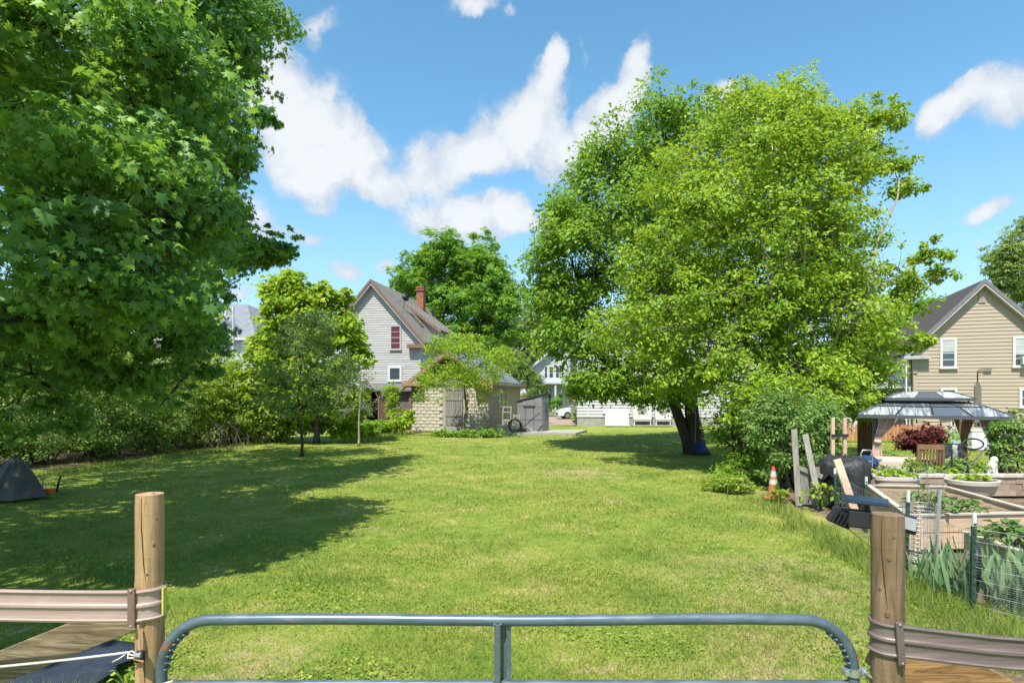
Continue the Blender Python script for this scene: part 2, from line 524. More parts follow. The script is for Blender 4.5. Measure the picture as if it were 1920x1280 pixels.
def wood(base, path, r0, r1, blobs, cc, idx, material, parent, twigs=3, limb_r=.35, n=10, flare=1.5, stems=()):
    """trunk, a limb into every lobe of the crown and twigs to some of its leaf clumps: one tapering mesh"""
    mb = MB()
    org = Vector(parent.location)
    pts = [Vector(p) - org for p in path]
    fine = []
    for i in range(len(pts) - 1):
        for k in range(4):
            t = k / 4
            fine.append(pts[i].lerp(pts[i + 1], t) + Vector((rnd.gauss(0, r0 * .1), rnd.gauss(0, r0 * .1), 0)) * (1 if i or k else 0))
    fine.append(pts[-1])
    m = len(fine)
    rad = [r0 + (r1 - r0) * i / (m - 1) for i in range(m)]
    rad[0] *= flare
    rad[1] *= 1 + (flare - 1) * .3
    mb.tube(fine, rad, n)
    for e in stems:
        e = Vector(e) - org
        s = fine[max(1, m // 6)]
        q = [s.lerp(e, k / 7) + Vector((rnd.gauss(0, .12), -1.1 * math.sin(math.pi * k / 7) + rnd.gauss(0, .1), -.04 * k * (7 - k))) * (0 < k < 7) for k in range(8)]
        mb.tube(q, [r0 * .36 * (1 - .8 * k / 7) for k in range(8)], 7)
    for bi, b in enumerate(blobs):
        c = Vector(b[:3]) - org
        near = [q for q in blobs if q is not b and q[3] * q[5] > 1.6 * b[3] * b[5] and b[3] < 1.0]
        j = min(range(m), key=lambda q: (fine[q] - c).length + (1.2 if fine[q].z > c.z - .1 else 0) * b[5])
        j = max(1, j)
        s = fine[j]
        lr = max(rad[j] * limb_r, .012)
        if near:
            q = min(near, key=lambda q: (Vector(q[:3]) - org - c).length)
            s = (Vector(q[:3]) - org).lerp(c, .25)
            lr = max(lr * .45, .012)
        L = (c - s).length
        midp = s.lerp(c, .5) + Vector((rnd.gauss(0, .06), rnd.gauss(0, .06), rnd.gauss(.08, .05))) * L
        q = [s, s.lerp(midp, .5) + Vector((0, 0, .03 * L)), midp, midp.lerp(c, .5), c]
        mb.tube(q, [lr, lr * .85, lr * .7, lr * .55, lr * .4], 6)
        own = np.nonzero(idx == bi)[0]
        for ck in own[:int(twigs * max(1, len(own) ** .5))]:
            e = Vector(cc[ck]) - org
            st = q[rnd.choice((2, 3, 3, 4))]
            mm = st.lerp(e, .5) + Vector((rnd.gauss(0, .05), rnd.gauss(0, .05), .04)) * (e - st).length
            mb.tube([st, mm, e], [lr * .38, lr * .24, lr * .1], 4, cap=False)
    return mb.build('trunk', material, parent, smooth=True, fix=False)

def tree(name, label, cat, base, path, r0, r1, blobs, nclump, per, cr, lmat, bark, tmpl=LEAF, group=None, twigs=3, limb_r=.35, crown_name='crown', flare=1.5, stems=(), **kw):
    t = thing(name, label, cat, base, group=group)
    C, N, T, S, tint, cc, idx = crown(blobs, nclump, per, cr, **kw)
    keep = C[:, 2] > 0.03
    leaves(crown_name, lmat, t, C[keep], N[keep], T[keep], S[keep], tmpl, tint[keep])
    wood(base, path, r0, r1, blobs, cc, idx, bark, t, twigs=twigs, limb_r=limb_r, flare=flare, stems=stems)
    return t
# ------------------------------------------------------------------ ground, road, paving
def bumps(x, y):
    return .02 * math.sin(x * .9 + 1.3 * math.sin(y * .5)) + .018 * math.sin(y * 1.1 + x * .35)
xs = sorted(set([-700, -400, -200, -120, -80, -60, -45] + [i * 1.25 for i in range(-28, 29)] + [45, 60, 80, 120, 200, 400, 700]))
ys = sorted(set([-60, -30, -15, -8, -4] + [i * 1.0 for i in range(-2, 46)] + [50, 56, 62, 70, 80, 100, 140, 200, 320, 500, 800, 1300]))
g = MB().grid([[(x, y, (bumps(x, y) - .04) if (-36 < x < 36 and -5 < y < 47) else -.04) for x in xs] for y in ys])
ground = struct(g.build('lawn_ground', ground_material(), smooth=True, fix=False))

asph = mat('asphalt', (.09, .085, .08), .9, .25, 12, .3)
gravel = mat('gravel_drive', (.30, .235, .17), .95, .3, 10, .5)
road = struct(MB().span((-60, 60, -.036), (90, 67, -.02)).build('road', asph))
drive = struct(MB().add([(.8, 44, -.02), (7.5, 44, -.02), (8.0, 60, -.02), (2.2, 60, -.02)], [(0, 1, 2, 3)]).build('driveway', gravel))

# ------------------------------------------------------------------ foliage materials
bark_grey = mat('bark_grey', (.12, .10, .085), .9, .35, 5, .8, stretch=(3, 3, .5))
bark_dark = mat('bark_dark', (.055, .045, .035), .9, .35, 5, .8, stretch=(3, 3, .5))
bark_pale = mat('bark_pale', (.30, .265, .215), .85, .3, 6, .6, stretch=(3, 3, .6))
L_maple = leaf_mat('maple_leaf', (.030, .070, .022), (.068, .145, .032), (.165, .27, .042), .37, .45, k=1.85)
L_yellow = leaf_mat('yellow_green_leaf', (.085, .165, .016), (.160, .264, .022), (.28, .345, .042), .40, .5, k=1.48)
L_fresh = leaf_mat('fresh_green_leaf', (.068, .145, .016), (.132, .24, .024), (.215, .305, .042), .38, .48, k=1.45)
L_young = leaf_mat('young_maple_leaf', (.11, .20, .015), (.18, .285, .02), (.29, .34, .04), .45)
L_apple = leaf_mat('apple_leaf', (.045, .085, .022), (.085, .135, .038), (.16, .21, .07), .36, k=1.95)
L_peach = leaf_mat('peach_leaf', (.10, .18, .016), (.17, .265, .024), (.27, .33, .045), .45, k=1.7)
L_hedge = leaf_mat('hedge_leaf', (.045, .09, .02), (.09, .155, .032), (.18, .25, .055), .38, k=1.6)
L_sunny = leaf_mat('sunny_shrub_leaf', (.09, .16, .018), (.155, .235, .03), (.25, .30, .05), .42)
L_lilac = leaf_mat('lilac_leaf', (.06, .12, .026), (.11, .19, .045), (.20, .28, .085), .35, .5)
L_far = leaf_mat('far_tree_leaf', (.05, .115, .016), (.09, .185, .022), (.16, .25, .035), .44, k=1.8)
L_farlight = leaf_mat('far_light_leaf', (.08, .14, .03), (.14, .20, .05), (.21, .26, .09), .4)
L_pine = leaf_mat('pine_needle', (.025, .06, .022), (.05, .095, .035), (.085, .13, .05), .15)
L_red = leaf_mat('red_maple_leaf', (.050, .010, .012), (.10, .022, .022), (.17, .06, .04), .3, tcol=(.25, .03, .03))
L_lettuce = leaf_mat('lettuce_leaf', (.16, .28, .02), (.26, .40, .03), (.36, .48, .06), .4, k=1.0)
L_iris = leaf_mat('iris_leaf', (.07, .13, .065), (.13, .21, .11), (.22, .29, .15), .3, .5)
L_straw = leaf_mat('strawberry_leaf', (.05, .12, .025), (.11, .20, .05), (.22, .30, .12), .3, k=1.05)
L_flower = leaf_mat('flower_petal', (.45, .02, .03), (.6, .04, .06), (.7, .12, .12), .2, tcol=(.6, .05, .05))

# ------------------------------------------------------------------ the big maple over the left of the lawn
MB_ = [blob_px(*b) for b in [
    (40, 60, 7.2, 70, 70, .8, .9), (150, 40, 7.6, 170, 110, 1.2, 1.1), (330, 150, 8.6, 115, 115, 1.2, 1.2), (420, 55, 14, 80, 80, 1.4, 1.2), (497, 20, 15.5, 36, 42, 1.0, 1.3),
    (455, 90, 14.5, 36, 70, 1.2, 1.1),
    (200, 320, 7, 145, 110, 1.0, 1.1), (325, 330, 8, 92, 105, 1.0, 1.2), (385, 235, 12.5, 55, 110, 1.2, 1.2), (400, 390, 12.5, 38, 60, 1.0, 1.2),
    (90, 480, 6.6, 130, 85, .9, 1.0), (255, 510, 7, 125, 85, 1.0, 1.1), (345, 470, 9, 75, 80, 1.1, 1.1), (400, 465, 13, 50, 45, 1.0, 1.2), (450, 465, 15, 44, 38, .9, 1.6), (505, 474, 15.5, 40, 20, .7, 2.2), (535, 470, 15.5, 14, 12, .4, 2.5), (430, 420, 14, 30, 40, .8, 1.3), (372, 525, 12, 34, 46, .9, 1.2),
    (496, 226, 14, 20, 14, .35, 1.6), (472, 262, 14, 24, 13, .4, 1.4), (448, 315, 14, 22, 32, .5, 1.3),
    (60, 230, 9.5, 150, 140, 1.5, .8), (40, 600, 8, 140, 60, 1.2, .9), (200, 600, 8.5, 120, 62, 1.2, 1.0), (325, 570, 9.5, 72, 60, 1.1, 1.0), (355, 620, 10.5, 30, 48, .9, .9),
    (60, 700, 9.5, 80, 60, 1.0, .8), (190, 690, 9.5, 50, 50, .8, .8), (265, 715, 10, 36, 44, .7, .8), (335, 670, 10, 44, 50, .8, .8), (372, 680, 11, 26, 36, .6, .8), (120, 760, 10, 34, 36, .6, .6), (300, 760, 11, 20, 26, .5, .5), (20, 790, 10.5, 40, 30, .6, .5),
    (150, 200, 14, 210, 220, 2.2, .5), (200, 470, 14, 210, 170, 2.2, .6), (330, 560, 14, 50, 60, 1.5, .6), (40, 640, 13, 160, 90, 1.5, .6)]]
UP_ = [(-12.0, 12.5, 13.2, 5.4, 6.6, 4.2, .4), (-7.3, 4.4, 6.2, 2.5, 2.2, 1.2, 1.1), (-10.5, 7.0, 8.6, 3.6, 3.2, 2.0, .7), (-9.5, 7.5, 9.5, 3.2, 3.2, 2.6, .35), (-6.6, 2.8, 5.6, 1.6, 1.2, .9, 1.0), (-11.8, 17.5, 9.0, 3.2, 3.2, 3.0, .4)]
mt = tree('maple_tree', 'huge dark green maple overhanging the left of the lawn, lobed leaves close by', 'tree', (-12.6, 11.2, 0),
     [(-12.6, 11.2, -.1), (-12.4, 11.3, 2.5), (-12.2, 11.4, 6), (-11.8, 12, 11)], .42, .12, MB_, 2850, 25, .32, L_maple, bark_dark, MAPLE,
     size=.088, svar=.42, droop=1.0, up=.45, outw=.95, flat=.45, shell=.5, twigs=2, limb_r=.22, rag=.07)
C, N, T, S, tint, cc, idx = crown(UP_, 1400, 26, .5, size=.17, shell=.4, up=.7)
leaves('upper_crown', L_maple, mt, C, N, T, S, BROAD, tint)

# ------------------------------------------------------------------ the two big trees right of the middle
BR = [blob_px(*b) for b in [
    (1230, 330, 26, 80, 130, 3, 1), (1130, 430, 26, 85, 130, 3, 1), (1080, 520, 25.5, 85, 110, 3, 1), (1060, 610, 25, 62, 70, 2.4, 1), (1290, 270, 27, 90, 80, 2.5, 1),
    (1250, 225, 26, 34, 38, 1.2, 1.3), (1170, 300, 26, 42, 60, 1.6, 1.2), (1110, 350, 26, 40, 60, 1.6, 1.2), (1050, 420, 25.5, 34, 50, 1.4, 1.2), (1022, 500, 25, 34, 60, 1.4, 1.2), (1035, 560, 25, 34, 50, 1.4, 1.2),
    (1110, 690, 24.5, 62, 42, 1.7, 1), (1180, 640, 25, 90, 80, 2.4, .9), (1240, 480, 27, 130, 160, 3, .7), (1330, 500, 28, 150, 200, 3.2, .5), (1210, 730, 24, 60, 30, 1.2, .9), (1270, 738, 23.0, 40, 34, 1.0, 1.0), (1112, 728, 24, 38, 26, 1.1, 1.1), (1155, 740, 23.5, 50, 22, 1.1, 1.1), (1420, 260, 27.5, 110, 70, 2.4, .8)]]
tree('shade_tree', 'big mid green tree forming the left back half of the large crown, thick dark trunk', 'tree', (7.2, 23.2, 0),
     [(7.2, 23.2, -.1), (7.1, 23.3, 1.2), (6.9, 23.6, 3), (6.4, 24.3, 6), (5.8, 25.0, 10)], .36, .10, BR, 2100, 42, .46, L_fresh, bark_dark, LEAF, lobes=10, spray=.2,
     size=.165, svar=.3, droop=.35, up=.6, outw=.7, flat=.7, shell=.5, twigs=3, limb_r=.5, rag=.09)
BY = [blob_px(*b) for b in [
    (1450, 250, 19.5, 92, 80, 2.0, 1), (1400, 350, 19, 140, 110, 2.6, 1), (1505, 340, 19.5, 100, 110, 2.4, 1), (1330, 430, 19, 120, 110, 2.2, 1), (1460, 480, 18.5, 150, 120, 2.6, 1),
    (1550, 470, 19.5, 76, 110, 2.0, 1), (1370, 560, 18.5, 160, 90, 2.4, 1), (1510, 590, 18.5, 140, 90, 2.4, 1), (1260, 560, 18.8, 95, 80, 1.8, 1), (1210, 480, 19.5, 50, 70, 1.2, 1.1),
    (1190, 630, 18.5, 70, 50, 1.2, 1.1), (1320, 660, 17.8, 120, 56, 1.6, 1.1), (1450, 690, 17.6, 120, 56, 1.6, 1), (1580, 680, 18.5, 80, 70, 1.6, 1), (1600, 580, 19, 60, 70, 1.4, 1),
    (1280, 320, 20, 70, 70, 1.5, 1), (1380, 240, 20, 60, 50, 1.3, 1.1), (1470, 195, 19.5, 44, 30, .9, 1.3), (1555, 235, 19.5, 34, 44, .9, 1.2),
    (1630, 250, 19.5, 24, 40, .7, 1.3), (1670, 220, 19.5, 20, 22, .5, 1.2), (1670, 300, 19.5, 46, 20, .6, 1.2), (1690, 350, 19.5, 22, 26, .5, 1.2), (1620, 330, 19.5, 30, 30, .7, 1.1),
    (1640, 450, 19.5, 24, 26, .6, 1.0), (1680, 520, 19, 40, 26, .7, 1.2), (1740, 485, 19, 34, 15, .5, 1.3), (1765, 515, 19, 26, 13, .4, 1.3), (1720, 560, 19, 30, 22, .6, 1.1), (1650, 620, 18.5, 40, 44, .9, 1.1), (1632, 690, 18, 34, 30, .7, 1.0), (1628, 735, 17.8, 30, 24, .6, 1.0), (1712, 640, 18.5, 16, 16, .5, 1.1),
    (1260, 712, 18.3, 62, 36, 1.0, 1.1), (1600, 755, 16.8, 50, 30, .8, 1.0), (1500, 752, 16.2, 64, 36, .8, 1.0), (1420, 745, 16.4, 60, 36, .8, 1.0), (1350, 725, 17, 44, 28, .8, .9), (1560, 715, 16.5, 50, 34, .8, 1.0)]]
tree('boxelder_tree', 'broad yellow green tree with loose sprays reaching right towards the tan house', 'tree', (8.4, 19.0, 0),
     [(8.4, 19.0, -.1), (8.4, 19.0, 1.5), (8.3, 19.1, 4), (8.5, 19.3, 7), (8.7, 19.5, 10)], .24, .07, BY, 3100, 38, .34, L_yellow, bark_pale, LEAF, stems=[W(*q) for q in ((1445, 250, 18.6), (1490, 330, 17.8), (1395, 300, 18), (1560, 300, 18.8), (1600, 420, 18.6), (1345, 430, 18), (1450, 420, 17.4), (1690, 290, 19.4))], lobes=11, spray=.2,
     size=.125, svar=.3, droop=.55, up=.7, outw=.55, flat=.6, shell=.45, twigs=3, limb_r=.42, rag=.12)

# ------------------------------------------------------------------ small trees on the lawn
b0 = GP(566, 853)
BA = [blob_px(*b) for b in [(560, 665, 22.4, 52, 60, 1.0, 1), (590, 610, 22.4, 36, 40, .8, .9), (530, 720, 22.4, 45, 50, .9, 1), (600, 720, 22.4, 45, 60, .9, 1), (570, 760, 22.2, 52, 36, .9, .8), (640, 690, 22.4, 34, 44, .7, .7)]]
tree('apple_tree', 'dark grey green apple tree with thin forked trunk before the bright young maple', 'tree', b0,
     [b0 + Vector((0, 0, -.05)), b0 + Vector((.02, 0, .55)), b0 + Vector((-.1, 0, 1.3)), b0 + Vector((-.15, 0, 2.3)), b0 + Vector((.05, 0, 3.9))], .062, .025, BA, 620, 20, .18, L_apple, bark_dark, LEAF,
     size=.075, droop=.1, up=.5, outw=.5, shell=.25, twigs=5, limb_r=.6, rag=.2)
b0 = GP(673, 836)
BB = [blob_px(*b) for b in [(650, 770, 26.6, 22, 22, .6, 1), (690, 765, 26.6, 26, 30, .6, 1), (645, 730, 26.6, 26, 26, .6, 1), (690, 715, 26.6, 22, 30, .6, 1), (665, 700, 26.6, 20, 24, .5, 1), (715, 745, 26.6, 18, 22, .5, .8), (628, 755, 26.6, 18, 18, .5, .8)]]
tree('bare_fruit_tree', 'small nearly bare fruit tree with pale twigs, between the apple tree and the block garage', 'tree', b0,
     [b0 + Vector((0, 0, -.05)), b0 + Vector((.0, 0, .9)), b0 + Vector((.02, 0, 1.5)), b0 + Vector((.1, 0, 2.6))], .05, .022, BB, 330, 3, .12, L_apple, bark_pale, LEAF,
     size=.07, twigs=9, limb_r=.6, shell=.3, rag=.3, crown_name='sparse_leaves')
b0 = GP(868, 817)
b0.y = 32.6
BP = [blob_px(*b) for b in [(850, 672, 32.5, 46, 40, 1.3, 1), (815, 700, 32.5, 30, 30, 1.0, 1), (900, 690, 32.5, 44, 38, 1.2, 1), (868, 644, 32.5, 40, 18, .9, 1.1), (925, 708, 32.5, 24, 18, .9, .5),
                            (800, 728, 32.5, 22, 26, .8, .5), (835, 745, 32.3, 30, 18, .9, .12), (920, 745, 32.5, 30, 16, .8, .15), (880, 725, 32.2, 46, 18, .9, .3), (870, 705, 32.5, 60, 20, 1.0, .8), (935, 668, 32.5, 26, 14, .7, .8), (820, 650, 32.5, 26, 16, .7, .8)]]
tree('peach_tree', 'small yellow green peach tree with a leaning forked trunk in front of the block garage', 'tree', b0,
     [b0 + Vector((0, 0, -.1)), b0 + Vector((.06, 0, .8)), b0 + Vector((.2, 0, 1.5)), b0 + Vector((.1, 0, 2.4)), b0 + Vector((.05, 0, 3.3))], .10, .04, BP, 560, 22, .25, L_peach, bark_grey, LEAF,
     size=.105, droop=.5, up=.5, outw=.4, shell=.25, twigs=4, limb_r=.5, rag=.18)
BM = [blob_px(*b) for b in [(540, 570, 28, 44, 50, 1.4, 1), (590, 600, 28, 60, 56, 1.5, 1), (528, 655, 28, 46, 60, 1.5, 1), (610, 670, 28, 70, 60, 1.6, 1), (560, 720, 28, 90, 50, 1.7, .9), (648, 612, 28, 30, 36, .9, 1), (660, 690, 28, 34, 50, 1.0, 1),
                            (492, 660, 28.5, 22, 36, .9, .8), (535, 535, 28, 30, 20, .7, 1.3), (608, 545, 28, 22, 14, .5, 1.3), (652, 555, 28, 8, 16, .25, 1.2), (640, 740, 28, 44, 40, 1.0, .9), (600, 785, 28.6, 60, 26, .9, .9), (655, 790, 28.8, 30, 24, .7, .8), (632, 572, 28, 10, 18, .3, 1.1)]]
tree('young_maple_tree', 'bright yellow green young maple hiding the left corner of the grey clapboard house', 'tree', (-9.3, 28.4, 0),
     [(-9.3, 28.4, -.1), (-9.3, 28.4, 2), (-9.3, 28.2, 4.5), (-9.4, 28, 6.6)], .13, .04, BM, 900, 26, .30, L_young, bark_grey, BROAD,
     size=.19, droop=.55, up=.75, outw=.55, flat=.5, shell=.5, twigs=3, limb_r=.4, rag=.1)
tree('sapling', 'small bright maple sapling below the slate grey roof, left of the thin white utility pole', 'tree', (-16.2, 31, 0),
     [(-16.2, 31, -.1), (-16.2, 31, 3), (-16.2, 31, 5.6)], .07, .03, [blob_px(375, 605, 31, 32, 28, .8, 1), blob_px(400, 625, 31, 20, 20, .6, 1), blob_px(365, 650, 31, 40, 34, .9, .8)], 170, 14, .25, L_young, bark_grey, BROAD,
     size=.18, droop=.5, up=.8, shell=.5, twigs=2)

# ------------------------------------------------------------------ trees far behind
BG = [blob_px(*b) for b in [(820, 510, 70, 62, 46, 4, 1), (880, 490, 70, 44, 30, 3.5, 1), (770, 540, 70, 30, 26, 2.6, 1), (910, 560, 69, 52, 60, 4, 1), (850, 580, 69, 70, 60, 4, 1), (920, 510, 70, 34, 24, 2.4, 1), (830, 478, 70, 38, 16, 2, 1.2), (945, 600, 69, 30, 50, 3, 1), (790, 600, 70, 40, 40, 3, .8), (880, 640, 69, 70, 40, 3, .8)]]
tree('oak_tree', 'tall rounded green tree behind the brick chimney of the grey house', 'tree', (-5.6, 70, 0),
     [(-5.6, 70, -.2), (-5.6, 70, 5), (-5.8, 70, 9), (-6, 70, 15)], .5, .15, BG, 1000, 30, .9, L_far, bark_dark, SPRAY, lobes=9, spray=.2, group='trees behind the houses',
     size=.42, shell=.55, droop=.3, up=.7, outw=.6, flat=.6, twigs=2, limb_r=.5, rag=.1)
BG2 = [blob_px(*b) for b in [(985, 620, 92, 34, 36, 3, 1), (970, 660, 92, 40, 40, 3, 1), (1010, 650, 92, 34, 50, 3, 1), (1050, 640, 94, 40, 60, 3.5, 1), (1000, 690, 92, 46, 40, 3, .8), (950, 690, 90, 40, 40, 3, .8)]]
tree('linden_tree', 'lower light green tree between the tall rounded tree and the white far house', 'tree', (2.6, 92, 0),
     [(2.6, 92, -.2), (2.6, 92, 5), (2.6, 92, 9)], .3, .1, BG2, 600, 24, .8, L_farlight, bark_dark, SPRAY, group='trees behind the houses',
     size=.4, shell=.5, up=.7, twigs=2)
# white pine: tiers of horizontal boughs
def pine(name, label, X, Y, h, r, n=15):
    t = thing(name, label, 'tree', (X, Y, 0), group='trees behind the houses')
    mb = MB().tube([(0, 0, -.2), (0, 0, h * .5), (.1, 0, h)], [.35, .22, .04], 8)
    Cc = []
    for i in range(n):
        z = h * (.25 + .73 * i / n)
        rr = r * (1 - (i / n) ** 1.6 * .85)
        for k in range(5):
            a = i * 2.1 + k * 1.257 + rnd.random() * .5
            L = rr * rnd.uniform(.65, 1.1)
            e = Vector((math.cos(a) * L, math.sin(a) * L, z + L * .12))
            mb.tube([(0, 0, z), e * .5 + Vector((0, 0, z * .5 + .1)), e], [.07, .05, .02], 4, cap=False)
            for q in range(16):
                u = rnd.uniform(.35, 1.02)
                Cc.append((X + e.x * u + rnd.gauss(0, .28), Y + e.y * u + rnd.gauss(0, .28), z + L * .12 * u + rnd.gauss(.1, .12)))
    C = np.repeat(np.array(Cc), 5, axis=0) + rng.normal(size=(len(Cc) * 5, 3)) * np.array([.25, .25, .1])
    nn = len(C)
    leaves('crown', L_pine, t, C, np.array([0, 0, 1.0]) + rng.normal(size=(nn, 3)) * .5, nrm(rng.normal(size=(nn, 3))) + np.array([0, 0, .3]), .42 * (1 + .2 * rng.normal(size=nn)).clip(.5, 1.5), NEEDLE, rng.random(nn))
    mb.build('trunk', bark_dark, t, smooth=True, fix=False)
    return t
pine('pine_tree', 'blue green pine with gappy boughs above the white far house', 5.2, 92, 16.5, 4.6)
BG3 = [blob_px(*b) for b in [(1905, 500, 46, 44, 60, 2.4, 1), (1940, 460, 46, 50, 50, 2.4, 1), (1960, 560, 46, 60, 80, 3, 1), (1880, 545, 46, 22, 20, 1, 1), (1878, 500, 46, 18, 22, .8, 1.1)]]
tree('locust_tree', 'dusty green tree rising behind the right slope of the tan house roof', 'tree', (41.0, 46, 0),
     [(41, 46, -.2), (41, 46, 5), (40.5, 46, 11)], .3, .1, BG3, 620, 16, .45, L_farlight, bark_grey, SPRAY, group='trees behind the houses', size=.28, shell=.45, droop=.4, up=.6, twigs=3)
BG4 = [blob_px(*b) for b in [(1690, 620, 50, 50, 50, 2.4, 1), (1640, 650, 50, 50, 60, 2.4, 1), (1735, 590, 50, 26, 28, 1.6, 1), (1600, 690, 50, 70, 60, 2.6, .8)]]
tree('ash_tree', 'green tree between the big crown and the dark roof of the tan house', 'tree', (31.5, 50, 0),
     [(31.5, 50, -.2), (31.5, 50, 4), (31.8, 50, 8)], .3, .1, BG4, 620, 15, .5, L_far, bark_grey, SPRAY, group='trees behind the houses', size=.34, shell=.5, up=.7, twigs=2)
# a far-off belt of woods that closes the view at the horizon
belt = []
for i in range(120):
    x = -150 + i * 2.7 + rnd.uniform(-2, 2)
    y = 105 + rnd.uniform(-8, 12)
    hh = rnd.uniform(7, 11)
    belt.append((x, y, hh * .55, 3.4, 3.0, hh * .5, 1.0))
C, N, T, S, tint, cc, idx = crown(belt, 2600, 10, 1.0, shell=.5, size=.75, up=.7)
woods = leaves('woods', L_far, None, C, N, T, S, SPRAY, tint, kind='stuff')
woods['label'] = 'far-off belt of green woods along the horizon'
woods['category'] = 'woods'

# ------------------------------------------------------------------ hedge of shrubs on the left, each its own plant
def shrub(name, label, cat, X, Y, blobs, nc, per, cr, lm, bark=bark_grey, group=None, stems=7, hs=1.2, **kw):
    t = thing(name, label, cat, (X, Y, 0), group=group)
    C, N, T, S, tint, cc, idx = crown(blobs, nc, per, cr, **kw)
    k = C[:, 2] > .02
    leaves('foliage', lm, t, C[k], N[k], T[k], S[k], LEAF, tint[k])
    mb = MB()
    for i in range(stems):
        e = Vector(cc[rnd.randrange(len(cc))]) - Vector((X, Y, 0))
        s = Vector((rnd.gauss(0, .25), rnd.gauss(0, .25), -.03))
        q = s.lerp(e, .5) + Vector((rnd.gauss(0, .12), rnd.gauss(0, .12), .2))
        mb.tube([s, q, e], [.026 * hs, .018 * hs, .006], 5, cap=False)
    mb.build('stems', bark, t, smooth=True, fix=False)['kind'] = 'stuff'
    return t
HED = 'shrubs of the left hedge'
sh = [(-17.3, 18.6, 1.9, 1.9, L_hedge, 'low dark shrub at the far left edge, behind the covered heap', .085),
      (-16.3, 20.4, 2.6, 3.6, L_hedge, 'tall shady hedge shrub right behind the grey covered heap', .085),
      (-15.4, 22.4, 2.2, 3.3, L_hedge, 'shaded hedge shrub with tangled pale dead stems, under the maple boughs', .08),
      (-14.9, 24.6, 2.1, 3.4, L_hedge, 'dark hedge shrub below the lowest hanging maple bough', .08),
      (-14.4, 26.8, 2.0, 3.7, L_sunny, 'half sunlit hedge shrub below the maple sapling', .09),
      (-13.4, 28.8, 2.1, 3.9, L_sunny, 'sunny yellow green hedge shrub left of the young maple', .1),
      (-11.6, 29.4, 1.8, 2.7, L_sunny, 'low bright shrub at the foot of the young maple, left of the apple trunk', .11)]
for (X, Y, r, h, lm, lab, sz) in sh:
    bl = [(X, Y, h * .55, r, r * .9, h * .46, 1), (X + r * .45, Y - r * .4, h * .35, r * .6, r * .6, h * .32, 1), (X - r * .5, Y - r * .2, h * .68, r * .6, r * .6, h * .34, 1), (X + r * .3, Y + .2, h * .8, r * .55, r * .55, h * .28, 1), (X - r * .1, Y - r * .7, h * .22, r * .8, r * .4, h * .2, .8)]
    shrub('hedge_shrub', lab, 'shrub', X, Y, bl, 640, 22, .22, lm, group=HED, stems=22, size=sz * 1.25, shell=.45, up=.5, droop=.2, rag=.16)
for (X, Y, r, h, lab) in [(-19.6, 23.5, 2.6, 5.2, 'tall leafy shrub behind the hedge at the far left'), (-18.6, 27.5, 2.6, 5.0, 'tall leafy shrub behind the hedge under the middle of the maple'), (-17.6, 32, 2.4, 4.3, 'leafy shrub behind the hedge in front of the slate roofed house')]:
    shrub('back_shrub', lab, 'shrub', X, Y, [(X, Y, h * .5, r, r, h * .5, 1), (X + 1, Y, h * .75, r * .6, r * .6, h * .3, 1)], 520, 20, .34, L_sunny, group='tall shrubs behind the hedge', size=.15, shell=.4, up=.6)
# weeds and low plants by the garage corner
shrub('corner_shrub', 'leafy green shrub in front of the dark doorway of the lean-to', 'shrub', -8.05, 37.6, [blob_px(733, 745, 37.6, 15, 26, .5, 1), blob_px(738, 768, 37.4, 16, 14, .5, 1)], 90, 18, .16, L_young, size=.13, up=.6)
shrub('bright_clump', 'bright yellow green clump at the left corner of the block garage', 'plant', -6.55, 34.6, [blob_px(750, 793, 34.6, 18, 10, .5, 1), blob_px(766, 786, 34.9, 6, 16, .3, .8)], 120, 16, .14, L_young, size=.16, up=.7, stems=5)
for X_, Y_, r_, lb_ in [(-8.6, 34.6, .9, 'tall soft weeds left of the bright yellow green clump'), (-7.7, 35.6, .8, 'tall soft weeds between the clump and the lean-to'), (-9.6, 33.6, .8, 'tall soft weeds nearest the bare fruit tree'), (-8.0, 33.2, .8, 'tall soft weeds in front of the leaning plank')]:
    shrub('tall_weeds', lb_, 'weeds', X_, Y_, [(X_, Y_, .35, r_, r_ * .7, .42, 1)], 150, 14, .12, L_fresh, group='tall weeds by the garage', size=.12, up=.6, stems=4, hs=.4)
for X_, Y_, r_, lb_ in [(-3.4, 32.3, .75, 'rough grass tuft at the foot of the peach tree, left side'), (-2.2, 32.2, .8, 'rough grass tuft at the foot of the peach tree trunk'), (-1.1, 32.4, .7, 'rough grass tuft right of the peach tree')]:
    shrub('grass_tuft', lb_, 'grass tuft', X_, Y_, [(X_, Y_, .12, r_, r_ * .6, .16, 1)], 110, 14, .10, L_fresh, group='rough tufts at the peach tree', size=.11, up=.5, droop=-.5, stems=3, hs=.3)
# dead stems tangled at the hedge foot
for (px, py, lab) in [(150, 835, 'tangle of pale dead stems leaning out of the dark hedge, near the covered heap'), (300, 820, 'tangle of grey dead stems in the middle of the hedge'), (430, 800, 'tangle of brown dead stems in the sunny end of the hedge')]:
    b = GP(px, max(py, 830) + 12)
    mb = MB()
    for i in range(20):
        s = b + Vector((rnd.uniform(-1.1, 1.1), rnd.uniform(0, .9), 0))
        d = Vector((rnd.gauss(0, .7), rnd.gauss(-.2, .3), rnd.uniform(.5, 1.6)))
        mb.tube([s, s + d * .5 + Vector((0, 0, .15)), s + d + Vector((rnd.gauss(0, .2), 0, -.1))], [.016, .012, .005], 4, cap=False)
    tag(mb.build('dead_stems', bark_grey, None, smooth=True, fix=False), lab, 'dead stems', 'dead stems in the hedge')

